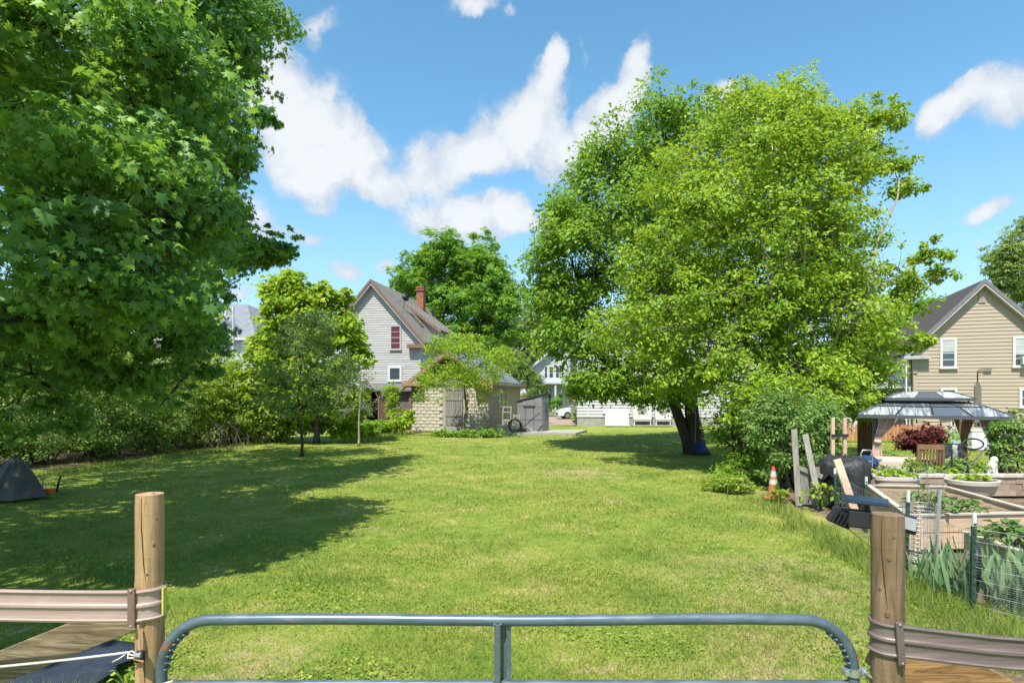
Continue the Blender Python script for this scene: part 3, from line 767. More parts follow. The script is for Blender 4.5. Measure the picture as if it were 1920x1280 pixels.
# ------------------------------------------------------------------ lilac and thicket by the garden fence
BL = [blob_px(*b) for b in [(1480, 785, 14.6, 56, 40, .8, 1), (1530, 800, 14.5, 36, 44, .6, 1), (1425, 806, 14.8, 36, 36, .6, .7), (1505, 850, 14.2, 36, 40, .5, .8), (1455, 760, 14.8, 36, 22, .5, 1), (1545, 770, 14.6, 22, 24, .4, .9), (1545, 830, 14.5, 20, 34, .4, .8), (1450, 872, 14.3, 22, 28, .4, .45)]]
shrub('lilac_bush', 'tall pale green lilac bush behind the traffic cone and the leaning grey boards', 'shrub', 6.9, 14.6, BL, 800, 24, .15, L_lilac, stems=34, hs=1.3, size=.075, shell=.45, up=.6, droop=.3, rag=.12)
BT = [blob_px(*b) for b in [(1400, 820, 17.0, 44, 60, .9, 1), (1370, 800, 17.4, 34, 50, .8, .8), (1430, 760, 17.2, 50, 50, .9, .8), (1400, 880, 16.4, 50, 26, .8, .8), (1350, 890, 16.0, 30, 16, .6, .6)]]
shrub('thicket', 'dark shaded thicket of stems between the thick trunk and the lilac bush', 'shrub', 6.7, 17.0, BT, 520, 16, .18, L_fresh, bark=bark_dark, stems=44, hs=1.6, size=.085, shell=.3, up=.5, rag=.2)
for (px, py, r, lab) in [(1345, 915, .45, 'low patch of leafy weeds at the shaded lawn edge, furthest left of the cone'), (1385, 920, .42, 'low bright weeds in the sun between the shaded lawn edge and the cone'), (1410, 905, .4, 'low leafy weeds right against the thicket behind the cone')]:
    b = GP(px, py)
    shrub('weed_patch', lab, 'weeds', b.x, b.y, [(b.x, b.y, .14, r, r * .6, .16, 1)], 90, 9, .07, L_sunny, group='weed patches by the cone', stems=5, hs=.3, size=.07, shell=.2, up=.9)

# ------------------------------------------------------------------ grass
def grass(name, n, region, zr, hmin, hmax, wk, material, power=1.5, xr=None, lean=.5, label=None):
    Z = np.empty(0); X = np.empty(0)
    while len(Z) < n:
        u = rng.random(n)
        a, b = zr
        p = 1 - power
        z = (a ** p + u * (b ** p - a ** p)) ** (1 / p)
        x = (rng.random(n) * 2 - 1) * (z * .9 + .8)
        k = region(x, z)
        Z = np.concatenate([Z, z[k]]); X = np.concatenate([X, x[k]])
    Z, X = Z[:n], X[:n]
    gz = .02 * np.sin(X * .9 + 1.3 * np.sin(Z * .5)) + .018 * np.sin(Z * 1.1 + X * .35) - .045
    C = np.stack([X, Z, gz], 1)
    h = hmin + (hmax - hmin) * rng.random(n) ** 1.6
    h = h * (1 + .35 * np.sin(X * 2.1 + np.sin(Z * 1.7)) * np.sin(Z * 1.9))
    a = rng.random(n) * 6.283
    wd = wk * np.maximum(1, Z / 5.0) * (.7 + .6 * rng.random(n))
    P = np.empty((n, 3, 3))
    ax = np.stack([np.cos(a), np.sin(a), np.zeros(n)], 1)
    P[:, 0] = C - ax * wd[:, None]
    P[:, 1] = C + ax * wd[:, None]
    ln = rng.normal(size=(n, 2)) * lean
    P[:, 2] = C + np.stack([ln[:, 0] * h, ln[:, 1] * h, h], 1)
    me = bpy.data.meshes.new(name)
    me.vertices.add(3 * n)
    me.vertices.foreach_set('co', P.astype(np.float32).ravel())
    me.loops.add(3 * n)
    me.loops.foreach_set('vertex_index', np.arange(3 * n, dtype=np.int32))
    me.polygons.add(n)
    me.polygons.foreach_set('loop_start', np.arange(0, 3 * n, 3, dtype=np.int32))
    me.update(calc_edges=True)
    me.attributes.new('tint', 'FLOAT', 'POINT').data.foreach_set('value', np.repeat(rng.random(n), 3).astype(np.float32))
    me.materials.append(material)
    o = bpy.data.objects.new(name, me)
    COL.objects.link(o)
    o['kind'] = 'stuff'
    if label:
        o['label'] = label
        o['category'] = 'grass'
    return o
def lawn_region(x, z):
    hx = -15.9 + .13 * z + .9 + .5 * np.sin(z * 2.3)
    cloth = (x < -3.2) & (x > -5.3) & (z > 4.2) & (z < 5.45)
    hedge = (x > hx - 3 + .5 * rng.normal(size=len(x)))
    right = (x < 3.5 + .4 * rng.normal(size=len(x))) | (z > 5.6)
    garden = (x < 5.4) | (z > 14.8)
    garage = ~((z > 34.4) & (x > -6.5) & (x < 4))
    return hedge & right & garden & garage & ~cloth
grass('lawn_grass', 340000, lawn_region, (3.3, 36), .020, .066, .0030, blade_material('lawn_blades'), label='short mown green lawn grass with yellow patches')
def edge_region(x, z):
    fence = (np.abs(x - (3.9 + .13 * z - .1)) < .10 + .42 * (.5 + .5 * np.sin(z * 3.1 + np.sin(z * 1.3) * 2)) * rng.random(len(x)) + .12) & (z > 5) & (z < 13.5)
    gar = (np.abs(z - 33.2) < 1.0) & (x > -6.6) & (x < .5)
    hed = (np.abs(x - (-14.6 + .10 * z)) < .6) & (z > 17) & (z < 30)
    side = (np.abs(z - 33) < 4) & (x > -8.6) & (x < -6)
    fg = (x > -5.2) & (x < -3.2) & (z < 4.6) & (z > 3.8)
    keep = rng.random(len(x)) < np.where(fence | fg, 1.0, np.where(side, .9, .55))
    return (fence | gar | hed | side | fg) & keep
grass('long_grass', 15000, edge_region, (4, 37), .06, .26, .003, blade_material('long_blades', tall=True), power=1.2, lean=.35, label='long unmown grass along the fence, the garage and the hedge')

# clover and broad-leaved weeds in the lawn nearest the gate
def clover(name, n, label):
    z = 3.3 + rng.random(n * 3) ** 1.4 * 6
    x = (rng.random(n * 3) * 2 - 1) * (z * .9)
    pat = np.sin(x * 2.7 + np.sin(z * 2.1) * 1.5) + np.sin(z * 3.3 + x * 1.1) + rng.normal(size=n * 3) * .35
    k = (pat > .75) & lawn_region(x, z)
    x, z = x[k][:n], z[k][:n]
    m = len(x)
    C = np.stack([x, z, .012 + rng.random(m) * .03 - .03], 1)
    N = np.array([0, 0, 1.0]) + rng.normal(size=(m, 3)) * .35
    T = nrm(rng.normal(size=(m, 3)) * np.array([1, 1, .1]))
    o = leaves(name, L_sunny, None, C, N, T, .024 * (1 + .4 * rng.normal(size=m)).clip(.4, 1.9), BROAD, rng.random(m), kind='stuff')
    o['label'], o['category'] = label, 'weeds'
clover('lawn_clover', 16000, 'clover and small broad leaved weeds in the near lawn')
# ------------------------------------------------------------------ buildings
white_paint = mat('white_paint', (.52, .52, .515), .55, .06, 4)
trim_white = mat('trim_white', (.58, .58, .57), .45, .04, 4)
grey_clap = mat('grey_clapboard', (.415, .40, .37), .7, .12, 3, .1, stretch=(.4, 3, 3), obj_var=.05)
tan_vinyl = mat('tan_vinyl', (.405, .33, .25), .55, .04, 3, .05, stretch=(.3, 3, 3), obj_var=.02)
brown_trim = mat('brown_trim', (.20, .115, .08), .65, .2, 5, .1)
old_shingle = mat('weathered_shingle', (.205, .178, .15), .95, .35, 3.2, .6, stretch=(1, 1, 1), fine=.5)
dark_roof = mat('dark_roof', (.088, .076, .072), .95, .15, 3, .3, spec=.1, fine=.25)
slate_roof = mat('slate_roof', (.20, .215, .24), .9, .2, 3, .4, fine=.35)
brick_red = mat('red_brick', (.30, .125, .075), .9, .3, 6, .5, fine=.3)
glass = mat('window_glass', (.05, .065, .075), .08, .3, 1.5, spec=.8)
blind = mat('window_blind', (.42, .43, .42), .5, .1, 3)
maroon = mat('maroon_curtain', (.11, .022, .03), .6, .25, 4, stretch=(6, 1, 1))
concrete = mat('concrete', (.34, .325, .29), .9, .18, 3, .3, fine=.2)
block_m = mat('rock_face_block', (.47, .42, .335), .95, .14, 7, .6, obj_var=.09, fine=.15)
mortar = mat('mortar', (.38, .345, .28), .95, .1, 8)
plaster = mat('side_block', (.40, .33, .235), .95, .2, 3, .4, obj_var=.06)
old_wood = mat('weathered_wood', (.225, .21, .19), .9, .35, 4, .5, stretch=(6, 6, .5), obj_var=.15)
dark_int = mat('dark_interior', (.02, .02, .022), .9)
metal_dark = mat('dark_metal', (.06, .06, .065), .45, .2, 5, metal=.6)
resin = mat('grey_resin', (.20, .20, .207), .55, .08, 3, obj_var=.04)
resin_dark = mat('dark_resin', (.06, .06, .065), .5, .1, 3)

class Frame:
    """local frame of a house front: x along the front, y into the depth, z up, turned clockwise by theta"""
    def __init__(self, px_r, Z, theta, width):
        self.th = math.radians(theta)
        c, s = math.cos(self.th), math.sin(self.th)
        r = Vector(((px_r - CX) / F * Z, Z, 0))
        self.O = r - Vector((c, -s, 0)) * width
        self.c, self.s, self.w = c, s, width
    def uz(self, px, py, y=0.0):
        O = self.O + Vector((self.s, self.c, 0)) * y
        a = (px - CX) / F
        u = (a * O.y - O.x) / (self.c + a * self.s)
        t = O.y - u * self.s
        return u, CH + (HZ - py) / F * t

def siding(parent, x0, x1, z0, z1, step, m, apex=None, axis='x', pos=0.0, proud=.022, name='siding_board', inside=.03):
    """overlapping boards; with apex=(xa, za, slope) the upper ones are cut to the gable"""
    z = z0
    i = 0
    while z < z1 - .01:
        zt = min(z + step, z1)
        a, b, at, bt = x0, x1, x0, x1
        if apex:
            xa, za, sl = apex
            wb, wt2 = (za - z) / sl, (za - zt) / sl
            a, b = max(x0, xa - wb), min(x1, xa + wb)
            at, bt = max(x0, xa - wt2), min(x1, xa + wt2)
        if b - a > .05:
            mb = MB()
            p = [(a, -proud, z), (b, -proud, z), (bt, -.004, zt), (at, -.004, zt), (a, inside, z), (b, inside, z), (bt, inside, zt), (at, inside, zt)]
            if axis == 'y+':      # right-hand side wall, x = pos, boards run along y
                p = [(pos - q[1], q[0], q[2]) for q in p]
            elif axis == 'y-':
                p = [(pos + q[1], q[0], q[2]) for q in p]
            else:
                p = [(q[0], q[1] + pos, q[2]) for q in p]
            mb.add(p, [(0, 1, 2, 3), (5, 4, 7, 6), (0, 4, 5, 1), (3, 2, 6, 7), (0, 3, 7, 4), (1, 5, 6, 2)])
            mb.build(name, m, parent)
        z += step
        i += 1

def window(parent, x0, x1, z0, z1, pos=-.035, axis='x', frame_m=None, pane_m=None, sashes=2, fw=.09, sill=True, label=None, muntin=False, blind_frac=0.0):
    frame_m = frame_m or trim_white
    def T(x, y, z):
        if axis == 'x':
            return (x, pos + y, z)
        if axis == 'y+':
            return (pos - y, x, z)
        return (pos + y, x, z)
    def sp(mb, a, b):
        mb.span(T(*a), T(*b))
    mb = MB()
    d0, d1 = -.06, .01
    sp(mb, (x0, d0, z0), (x0 + fw, d1, z1)); sp(mb, (x1 - fw, d0, z0), (x1, d1, z1))
    sp(mb, (x0 + fw, d0, z1 - fw), (x1 - fw, d1, z1)); sp(mb, (x0 + fw, d0, z0), (x1 - fw, d1, z0 + fw * .7))
    fr = mb.build('window', frame_m, parent, label=label)
    zi0, zi1 = z0 + fw * .7, z1 - fw
    for k in range(sashes):
        a = zi0 + (zi1 - zi0) * k / sashes
        b = zi0 + (zi1 - zi0) * (k + 1) / sashes
        m2 = MB()
        sp(m2, (x0 + fw, -.036 + .01 * k, a + .02), (x1 - fw, -.03 + .01 * k, b - .02))
        m2.build('pane', pane_m or glass, fr)
        m3 = MB()
        sp(m3, (x0 + fw, -.048, b - .02), (x1 - fw, -.020, b + .02 if k < sashes - 1 else b))
        if muntin:
            mz = (a + b) / 2
            sp(m3, (x0 + fw, -.046, mz - .018), (x1 - fw, -.026, mz + .018))
        m3.build('sash_rail', frame_m, fr)
    if sill:
        m4 = MB()
        sp(m4, (x0 - .05, -.11, z0 - .06), (x1 + .05, 0, z0 - .002))
        m4.build('sill', frame_m, fr)
    if blind_frac:
        m5 = MB()
        sp(m5, (x0 + fw + .002, -.0405, zi1 - (zi1 - zi0) * blind_frac), (x1 - fw - .002, -.0375, zi1 - .004))
        m5.build('blind', blind, fr)
    return fr

def gable_roof(parent, x0, x1, y0, y1, ze, za, th, m, name='roof', over=.35):
    """two slabs meeting at the ridge; ze is the height at the eave line of the walls"""
    xa = (x0 + x1) / 2
    sl = (za - ze) / (xa - x0)
    for s in (-1, 1):
        xe = x0 - over if s < 0 else x1 + over
        zb = ze - over * sl
        mb = MB()
        mb.extrude([(xe, y0, zb), (xa, y0, za), (xa, y0, za + th), (xe, y0, zb + th)], (0, y1 - y0, 0))
        mb.build(name, m, parent)
    return sl

# --- grey clapboard house -----------------------------------------------------------------------
fr = Frame(788, 43.0, 9.6, 7.2)
hs = thing('grey_house', 'grey clapboard house with brown trim, steep weathered roof and brick chimney', 'house', fr.O, -fr.th)
ze, za, dep = 6.35, 10.45, 11.5
MB().span((.03, .03, 0), (7.17, dep, ze)).build('wall', grey_clap, hs)
MB().extrude([(.03, .03, ze), (7.17, .03, ze), (3.6, .03, za - .06)], (0, dep - .06, 0)).build('gable_wall', grey_clap, hs)
siding(hs, 0, 7.2, .7, za - .12, .17, grey_clap, proud=.036, apex=(3.6, za - .1, (za - ze) / 3.6))
siding(hs, 0, dep, .7, ze - .05, .17, grey_clap, proud=.036, axis='y+', pos=7.2)
MB().span((-.02, -.05, .3), (7.22, -.005, .68)).build('foundation', concrete, hs)
for x in (0.0, 7.1):
    MB().span((x, -.045, .7), (x + .12, -.01, ze - .3)).build('corner_board', grey_clap, hs)
MB().span((7.205, 0, .7), (7.235, .12, ze - .3)).build('corner_board', trim_white, hs)
sl = gable_roof(hs, 0, 7.2, -.42, dep + .3, ze, za, .14, old_shingle, over=.42)
for s in (-1, 1):
    xe, zb = (-.42, ze - .42 * sl) if s < 0 else (7.62, ze - .42 * sl)
    mb = MB().extrude([(xe, -.47, zb - .10), (3.6, -.47, za - .10), (3.6, -.47, za + .16), (xe, -.47, zb + .16)], (0, .045, 0))
    mb.build('fascia', brown_trim, hs)
    mb = MB().extrude([(xe, -.42, zb - .26), (3.6, -.42, za - .27), (3.6, -.42, za - .03), (xe, -.42, zb - .03)], (0, .40, 0))
    mb.build('soffit', grey_clap, hs)
MB().span((6.35, -.49, ze - .78), (7.66, .12, ze - .5)).build('eave_return', brown_trim, hs)
MB().span((6.75, -.03, ze - 1.35), (7.24, .0, ze - .78)).build('frieze_board', grey_clap, hs)
MB().span((7.2, .12, ze - .72), (7.66, dep + .3, ze - .46)).build('gutter_board', brown_trim, hs)
u0, z1 = fr.uz(732, 610); u1, z0 = fr.uz(752.5, 655)
window(hs, u0, u1, z0, z1, pane_m=maroon, frame_m=grey_clap, sashes=2, muntin=True, label='upper window with maroon curtains')
u0, z1 = fr.uz(728, 686); u1, z0 = fr.uz(754, 714)
window(hs, u0, u1, z0, z1, sashes=1, fw=.16, label='small lower window with wide white frame')
u0, z1 = fr.uz(694, 547); u1, z0 = fr.uz(704, 552.5)
MB().extrude([(u0, -.05, z0), (u1, -.05, z0), ((u0 + u1) / 2, -.05, z1 + .1)], (0, .04, 0)).build('gable_vent', grey_clap, hs)
def roof_z(x):
    return za - abs(x - 3.6) * sl + .15
ch = MB().span((4.0, 8.6, roof_z(4.6) - .6), (4.62, 9.25, 11.5)).build('chimney', brick_red, hs)
MB().span((3.95, 8.55, 11.5), (4.67, 9.3, 11.61)).build('chimney_cap', brick_red, ch)
MB().span((3.9, 8.5, 11.28), (4.72, 9.35, 11.36)).build('brick_band', brick_red, ch)
MB().tube([(5.0, 10.2, roof_z(5.0) - .3), (5.0, 10.2, roof_z(5.0) + .95)], .09, 8).build('vent_pipe', metal_dark, hs)
# shed dormer on the right slope
x0d, x1d = 5.0, 7.15
mb = MB().extrude([(x0d, 4.6, roof_z(x0d)), (x1d, 4.6, roof_z(x1d)), (x1d, 4.6, roof_z(x1d) + .75)], (0, 5.2, 0))
dm = mb.build('dormer', grey_clap, hs)
MB().extrude([(x0d - .6, 4.3, roof_z(x0d) + .50), (x1d + .3, 4.3, roof_z(x1d) + .62), (x1d + .3, 4.3, roof_z(x1d) + .80), (x0d - .6, 4.3, roof_z(x0d) + .66)], (0, 5.8, 0)).build('dormer_roof', old_shingle, dm)
MB().extrude([(x0d - .6, 4.25, roof_z(x0d) + .38), (x1d + .3, 4.25, roof_z(x1d) + .48), (x1d + .3, 4.25, roof_z(x1d) + .64), (x0d - .6, 4.25, roof_z(x0d) + .54)], (0, .045, 0)).build('dormer_fascia', brown_trim, dm)
mb = MB()
mb.add([(5.5, 2.6, roof_z(5.5) + .05), (6.4, 2.6, roof_z(6.4) + .05), (6.4, 3.4, roof_z(6.4) + .05), (5.5, 3.4, roof_z(5.5) + .05)], [(0, 1, 2, 3)])
mb.build('skylight', glass, hs, solid=.08)
# satellite dish standing on the right slope
dsh = thing('satellite_dish', 'dark satellite dish on a bent arm on the grey house roof', 'satellite dish', hs.matrix_basis @ Vector((5.15, 2.2, roof_z(5.15))), -.5)
MB().tube([(0, 0, -.05), (.05, 0, .35), (.2, -.1, .62)], .025, 6).build('mast', metal_dark, dsh)
mb = MB().lathe([(.02, 0), (.14, .015), (.26, .05), (.33, .09)], 20)
o = mb.build('reflector', metal_dark, dsh, smooth=True, solid=.012)
o.location, o.rotation_euler = (.22, -.12, .78), (math.radians(80), 0, math.radians(75))
MB().tube([(.2, -.1, .55), (-.35, -.25, .45), (-.75, -.3, .72)], .014, 5).build('feed_arm', metal_dark, dsh)
MB().box((-.78, -.3, .75), (.1, .08, .12)).build('receiver', metal_dark, dsh, bevel=.01)

# --- brown lean-to in front of the grey house --------------------------------------------------
lt = thing('lean_to_shed', 'low rusty brown lean-to shed with open dark doorway below the grey house', 'shed', (-10.6, 39.6, 0), -.17)
rust_wall = mat('rusty_wall', (.115, .06, .048), .9, .35, 4, .3, stretch=(8, 8, .6))
tar_roof = mat('tar_roof', (.14, .13, .13), .9, .25, 3, .2)
MB().span((0, 0, 0), (.9, .12, 2.5)).build('wall_panel', rust_wall, lt)
MB().span((1.9, 0, 0), (3.0, .12, 2.5)).build('wall_panel', rust_wall, lt)
MB().span((3.0, .02, 0), (4.7, .12, 2.45)).build('wall_panel', mat('grey_boards', (.12, .11, .10), .9, .25, 4, .2, stretch=(6, 6, .6)), lt)
MB().span((0, .12, 0), (.12, 2.4, 2.6)).build('side_wall', rust_wall, lt)
MB().span((4.58, .12, 0), (4.7, 2.4, 2.6)).build('side_wall', rust_wall, lt)
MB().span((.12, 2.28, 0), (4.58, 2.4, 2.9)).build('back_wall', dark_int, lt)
MB().extrude([(-.25, -.35, 2.46), (4.95, -.35, 2.46), (4.95, -.35, 2.58), (-.25, -.35, 2.58)], (0, 2.9, .45)).build('roof', tar_roof, lt)
MB().span((.9, -.05, 0), (1.02, .07, 2.45)).build('door_post', brown_trim, lt)
MB().span((1.82, -.05, 0), (1.92, .07, 2.45)).build('door_post', brown_trim, lt)

# --- concrete block garage ------------------------------------------------------------------------
gf = Frame(914.7, 35.0, 12, 4.72)
gh = thing('block_garage', 'small garage of rough tan concrete blocks with weathered door behind the peach tree', 'garage', gf.O, -gf.th)
GH, GD, GW = 2.92, 9.6, 4.72
MB().span((.03, .03, -.1), (GW - .03, GD, GH)).build('wall', mortar, gh)
def rock_block(L, H, seed):
    r = random.Random(seed)
    mb = MB()
    nx, nz = 5, 3
    rows = []
    for j in range(nz + 1):
        row = []
        for i in range(nx + 1):
            e = i in (0, nx) or j in (0, nz)
            row.append((L * i / nx, (-.012 if e else -.020 - r.random() * .022), H * j / nz))
        rows.append(row)
    mb.grid(rows)
    mb.add([(0, .03, 0), (L, .03, 0), (L, .03, H), (0, .03, H), (0, -.012, 0), (L, -.012, 0), (L, -.012, H), (0, -.012, H)],
           [(0, 1, 5, 4), (1, 2, 6, 5), (2, 3, 7, 6), (3, 0, 4, 7)])
    return mb.mesh('block', block_m)
BLK = [rock_block(.383, .190, s) for s in range(6)]
HBLK = [rock_block(.188, .190, s + 40) for s in range(3)]
du0, _ = gf.uz(835, 757); du1, _ = gf.uz(868, 757)
for j in range(14):
    x = 0.0 if j % 2 == 0 else -.1965
    while x < GW - .01:
        a, b = max(x, 0), min(x + .393, GW)
        if b - a > .15 and not (b > du0 - .02 and a < du1 + .02 and j >= 1):
            full = b - a > .3
            o = put('block', rnd.choice(BLK if full else HBLK), gh, (a + .005, 0, .06 + j * .2))
            o.scale.x = (b - a - .01) / (.383 if full else .188)
        x += .393
SBL = MB().span((0, -.012, 0), (.383, .03, .19)).mesh('side_block', plaster)
QBL = [rock_block(.2, .190, s + 80) for s in range(3)]
for j in range(14):
    if j % 2 == 0:
        o = put('corner_block', rnd.choice(QBL), gh, (GW, .0, .06 + j * .2), (0, 0, math.pi / 2))
    y = .2 if j % 2 == 0 else 0.0
    k = 0
    while y < 4.4:
        put('side_block', SBL, gh, (GW, y + .005, .06 + j * .2), (0, 0, math.pi / 2))
        y += .393
MB().span((GW + .0, 4.6, 0), (GW + .04, GD, GH)).build('side_wall', plaster, gh)
MB().span((du0 - .05, -.05, -.1), (GW + .03, .02, .38)).build('footing', concrete, gh)
MB().span((-.02, -.04, GH - .08), (GW + .03, .03, GH + .08)).build('lintel_band', block_m, gh)
# plank door
z0d = .42
dr = MB().span((du0, -.02, z0d), (du1, .02, GH - .1)).build('door', dark_int, gh)
n = 8
for k in range(n):
    a = du0 + (du1 - du0) * k / n
    MB().span((a + .006, -.05 - rnd.random() * .008, z0d + .01), (a + (du1 - du0) / n - .006, -.021, GH - .12)).build('plank', old_wood, dr)
for zz in (z0d + .55, z0d + 1.5, GH - .4):
    MB().span((du0 + .02, -.082, zz), (du1 - .02, -.06, zz + .13)).build('ledge_board', old_wood, dr)
# roof with boxed gable
za_g, ze_g = 4.72, 3.0
MB().extrude([(.05, .12, GH + .08), (GW - .05, .12, GH + .08), (GW / 2, .12, za_g - .1)], (0, .1, 0)).build('gable_wall', mat('gable_board', (.20, .19, .18), .9, .3, 4, .2), gh)
slg = gable_roof(gh, 0, GW, -.5, GD + .3, ze_g, za_g, .1, mat('blue_grey_shingle', (.17, .19, .22), .85, .25, 3, .3, fine=.3), over=.42)
for s in (-1, 1):
    xe, zb = (-.42, ze_g - .42 * slg) if s < 0 else (GW + .42, ze_g - .42 * slg)
    MB().extrude([(xe, -.55, zb - .12), (GW / 2, -.55, za_g - .12), (GW / 2, -.55, za_g + .12), (xe, -.55, zb + .12)], (0, .046, 0)).build('fascia', mat('tan_brown_trim', (.30, .19, .12), .7, .25, 5, .1), gh)
    MB().extrude([(xe, -.50, zb - .22), (GW / 2, -.50, za_g - .22), (GW / 2, -.50, za_g - .02), (xe, -.50, zb - .02)], (0, .14, 0)).build('rake_board', mat('pale_brown_trim', (.42, .28, .18), .7, .25, 5, .1), gh)
    xa, xb = (-.45, .75) if s < 0 else (GW - .75, GW + .45)
    MB().span((xa, -.56, GH - .16), (xb, .1, GH + .03)).build('eave_return', MATS['tan_brown_trim'], gh)
    MB().span((xa + .05, -.52, GH + .032), (xb - .05, .1, GH + .14)).build('eave_return_cap', MATS['pale_brown_trim'], gh)
for k in range(2):
    MB().span((GW + .36 + .05 * k, -.45, GH - .14 + .13 * k), (GW + .46 + .05 * k, GD + .3, GH - .03 + .13 * k)).build('eave_board', MATS['pale_brown_trim'], gh)
MB().span((0 - .03, -.03, GH - .6), (.28, .0, GH - .1)).build('corner_post', mat('olive_board', (.16, .15, .12), .9), gh)
window(gh, 2.6, 3.5, 1.5, 2.65, pos=GW, axis='y+', sashes=2, fw=.1, label='small side window in the shade')
def G(u, y, z):
    return gh.matrix_basis @ Vector((u, y, z))
pl = MB().beam(G(-.32, -.35, -.02), G(.02, -.12, 2.35), .16, .04, side=(1, 0, 0)).build('leaning_plank', mat('red_brown_plank', (.17, .10, .08), .85, .25, 4, .2))
tag(pl, 'long red brown plank leaning on the left corner of the block garage', 'plank')

# slab, blocks and clutter at the garage side
sl0 = W(915, 810, 35.2)
slab = struct(MB().add([(-1.3, 33.9, .10), (3.6, 33.6, .10), (4.6, 36.6, .10), (-.4, 37.2, .10)], [(0, 1, 2, 3)]).build('concrete_slab', concrete, solid=.16))
cb = MB().span((0, 0, 0), (.4, .2, .2)).mesh('cinder_block', concrete)
cbp = [(-.92, 34.35, .10, 0), (-.50, 34.33, .10, .03), (-.08, 34.36, .10, -.04), (.36, 34.4, .10, .05), (-.9, 34.36, .305, -.02), (-.48, 34.34, .305, .04), (.80, 34.5, .10, .3)]
cbl = ['bottom leftmost', 'second from the left in the bottom row', 'third from the left in the bottom row', 'fourth from the left in the bottom row', 'top left', 'top right', 'loose rightmost']
for (x, y, z, r), lb in zip(cbp, cbl):
    o = put('concrete_block', cb, None, (x, y, z), (0, 0, r))
    tag(o, f'{lb} pale concrete block stacked beside the garage wall', 'concrete block', 'concrete blocks by the garage')
# old wooden chair frame leaning on the wall
def slat_frame(name, label, cat, loc, rz, w_, h_, rails, slats, tilt, m):
    t = thing(name, label, cat, loc, rz)
    t.rotation_euler = (tilt, 0, rz)
    for x in (0, w_ - .06):
        MB().span((x, 0, 0), (x + .06, .05, h_)).build('upright', m, t)
    for z in rails:
        MB().span((.06, .005, z), (w_ - .06, .045, z + .08)).build('rail', m, t)
    for k in range(slats):
        x = .06 + (w_ - .12) * (k + .5) / slats
        MB().span((x - .025, .01, rails[0] + .08), (x + .025, .04, rails[1])).build('slat', m, t)
    return t
grey_wood = mat('grey_wood', (.27, .25, .215), .9, .3, 4, .3, stretch=(5, 5, .5), obj_var=.1)
slat_frame('wooden_trestle', 'tall grey wooden trestle leaning on the shaded garage side', 'trestle', (-.62, 35.3, .1), -.25, .55, 1.5, (.3, .62, 1.1, 1.4), 4, -.2, grey_wood)
slat_frame('broken_chair', 'grey broken wooden chair back propped beside the taller trestle', 'chair', (-.05, 35.4, .1), -.5, .5, 1.05, (.3, .9), 3, -.25, grey_wood)

# --- grey resin shed ---------------------------------------------------------------------------
rs = thing('resin_shed', 'grey plastic garden shed with sloping black roof beside the block garage', 'shed', (.31, 35.9, .1), math.radians(-24))
SW, SD = 1.62, 1.05
for k, (x0, x1) in enumerate(((0, .54), (.54, 1.08), (1.08, SW))):
    for (z0, z1) in ((0, .62), (.64, 1.42)):
        MB().span((x0 + .012, -.03, z0 + .01), (x1 - .012, .03, z1)).build('panel', resin, rs, bevel=.012)
    zt0, zt1 = 1.78 + .27 * x0, 1.78 + .27 * x1
    MB().extrude([(x0 + .012, -.03, 1.44), (x1 - .012, -.03, 1.44), (x1 - .012, -.03, zt1 - .1), (x0 + .012, -.03, zt0 - .1)], (0, .06, 0)).build('panel', resin, rs, bevel=.012)
MB().extrude([(.02, .031, 0), (SW - .02, .031, 0), (SW - .02, .031, 2.1), (.02, .031, 1.68)], (0, SD - .06, 0)).build('body', resin, rs)
for k in range(2):
    y0 = .03 + k * .5
    dpl = MB().span((SW - .02, y0 + .012, .03), (SW + .03, y0 + .49, 2.0)).build('door', resin, rs, bevel=.012)
    MB().span((SW + .03, y0 + .1, 1.72), (SW + .036, y0 + .38, 1.93)).build('door_window', blind, dpl)
    MB().span((SW + .031, y0 + .2, .1), (SW + .045, y0 + .26, 1.6)).build('door_rib', resin, dpl)
MB().span((SW + .03, .47, 1.0), (SW + .07, .57, 1.25)).build('latch', resin_dark, rs)
MB().extrude([(-.12, -.1, 1.70), (SW + .1, -.1, 2.16), (SW + .1, -.1, 2.24), (-.12, -.1, 1.78)], (0, SD + .2, 0)).build('roof', resin_dark, rs, bevel=.01)
MB().span((.38, -.05, 1.48), (1.2, -.032, 1.80)).build('plaque', resin, rs, bevel=.008)
MB().span((.42, -.065, 1.40), (1.18, -.03, 1.43)).build('tool_rail', resin_dark, rs)
for k in range(5):
    MB().box((.5 + .14 * k, -.06, 1.62), (.03, .02, .04)).build('hook', trim_white, rs)

# mower with spoked wheel and long handles, in front of the resin shed
mw = thing('reel_mower', 'old push mower with round spoked wheel and long slanting handles by the resin shed', 'mower', (.16, 34.25, .1), -.15)
steel = mat('worn_steel', (.42, .42, .43), .4, .25, 8, metal=.7)
black_pl = mat('black_plastic', (.025, .025, .028), .45, .2, 6)
for y in (0, .3):
    wh = MB().tube([(.42 * math.cos(a) * .8, y, .36 + .36 * math.sin(a)) for a in [i * math.pi / 10 for i in range(21)]], .035, 6, cap=False).build('wheel', black_pl, mw, smooth=True)
    for k in range(6):
        a = k * math.pi / 3
        MB().tube([(0, y, .36), (.33 * math.cos(a), y, .36 + .33 * math.sin(a))], .014, 5).build('spoke', steel, wh)
MB().tube([(0, -.05, .36), (0, .4, .36)], .07, 8).build('axle', steel, mw)
MB().box((.1, .15, .25), (.4, .2, .22)).build('motor', steel, mw, bevel=.03)
MB().box((.48, .15, .15), (.35, .3, .14)).build('deck', black_pl, mw, bevel=.03)
for y in (0, .3):
    MB().tube([(.35, y, .18), (1.0, y, .75), (1.42, y, 1.12)], .017, 6).build('handle_bar', metal_dark, mw)
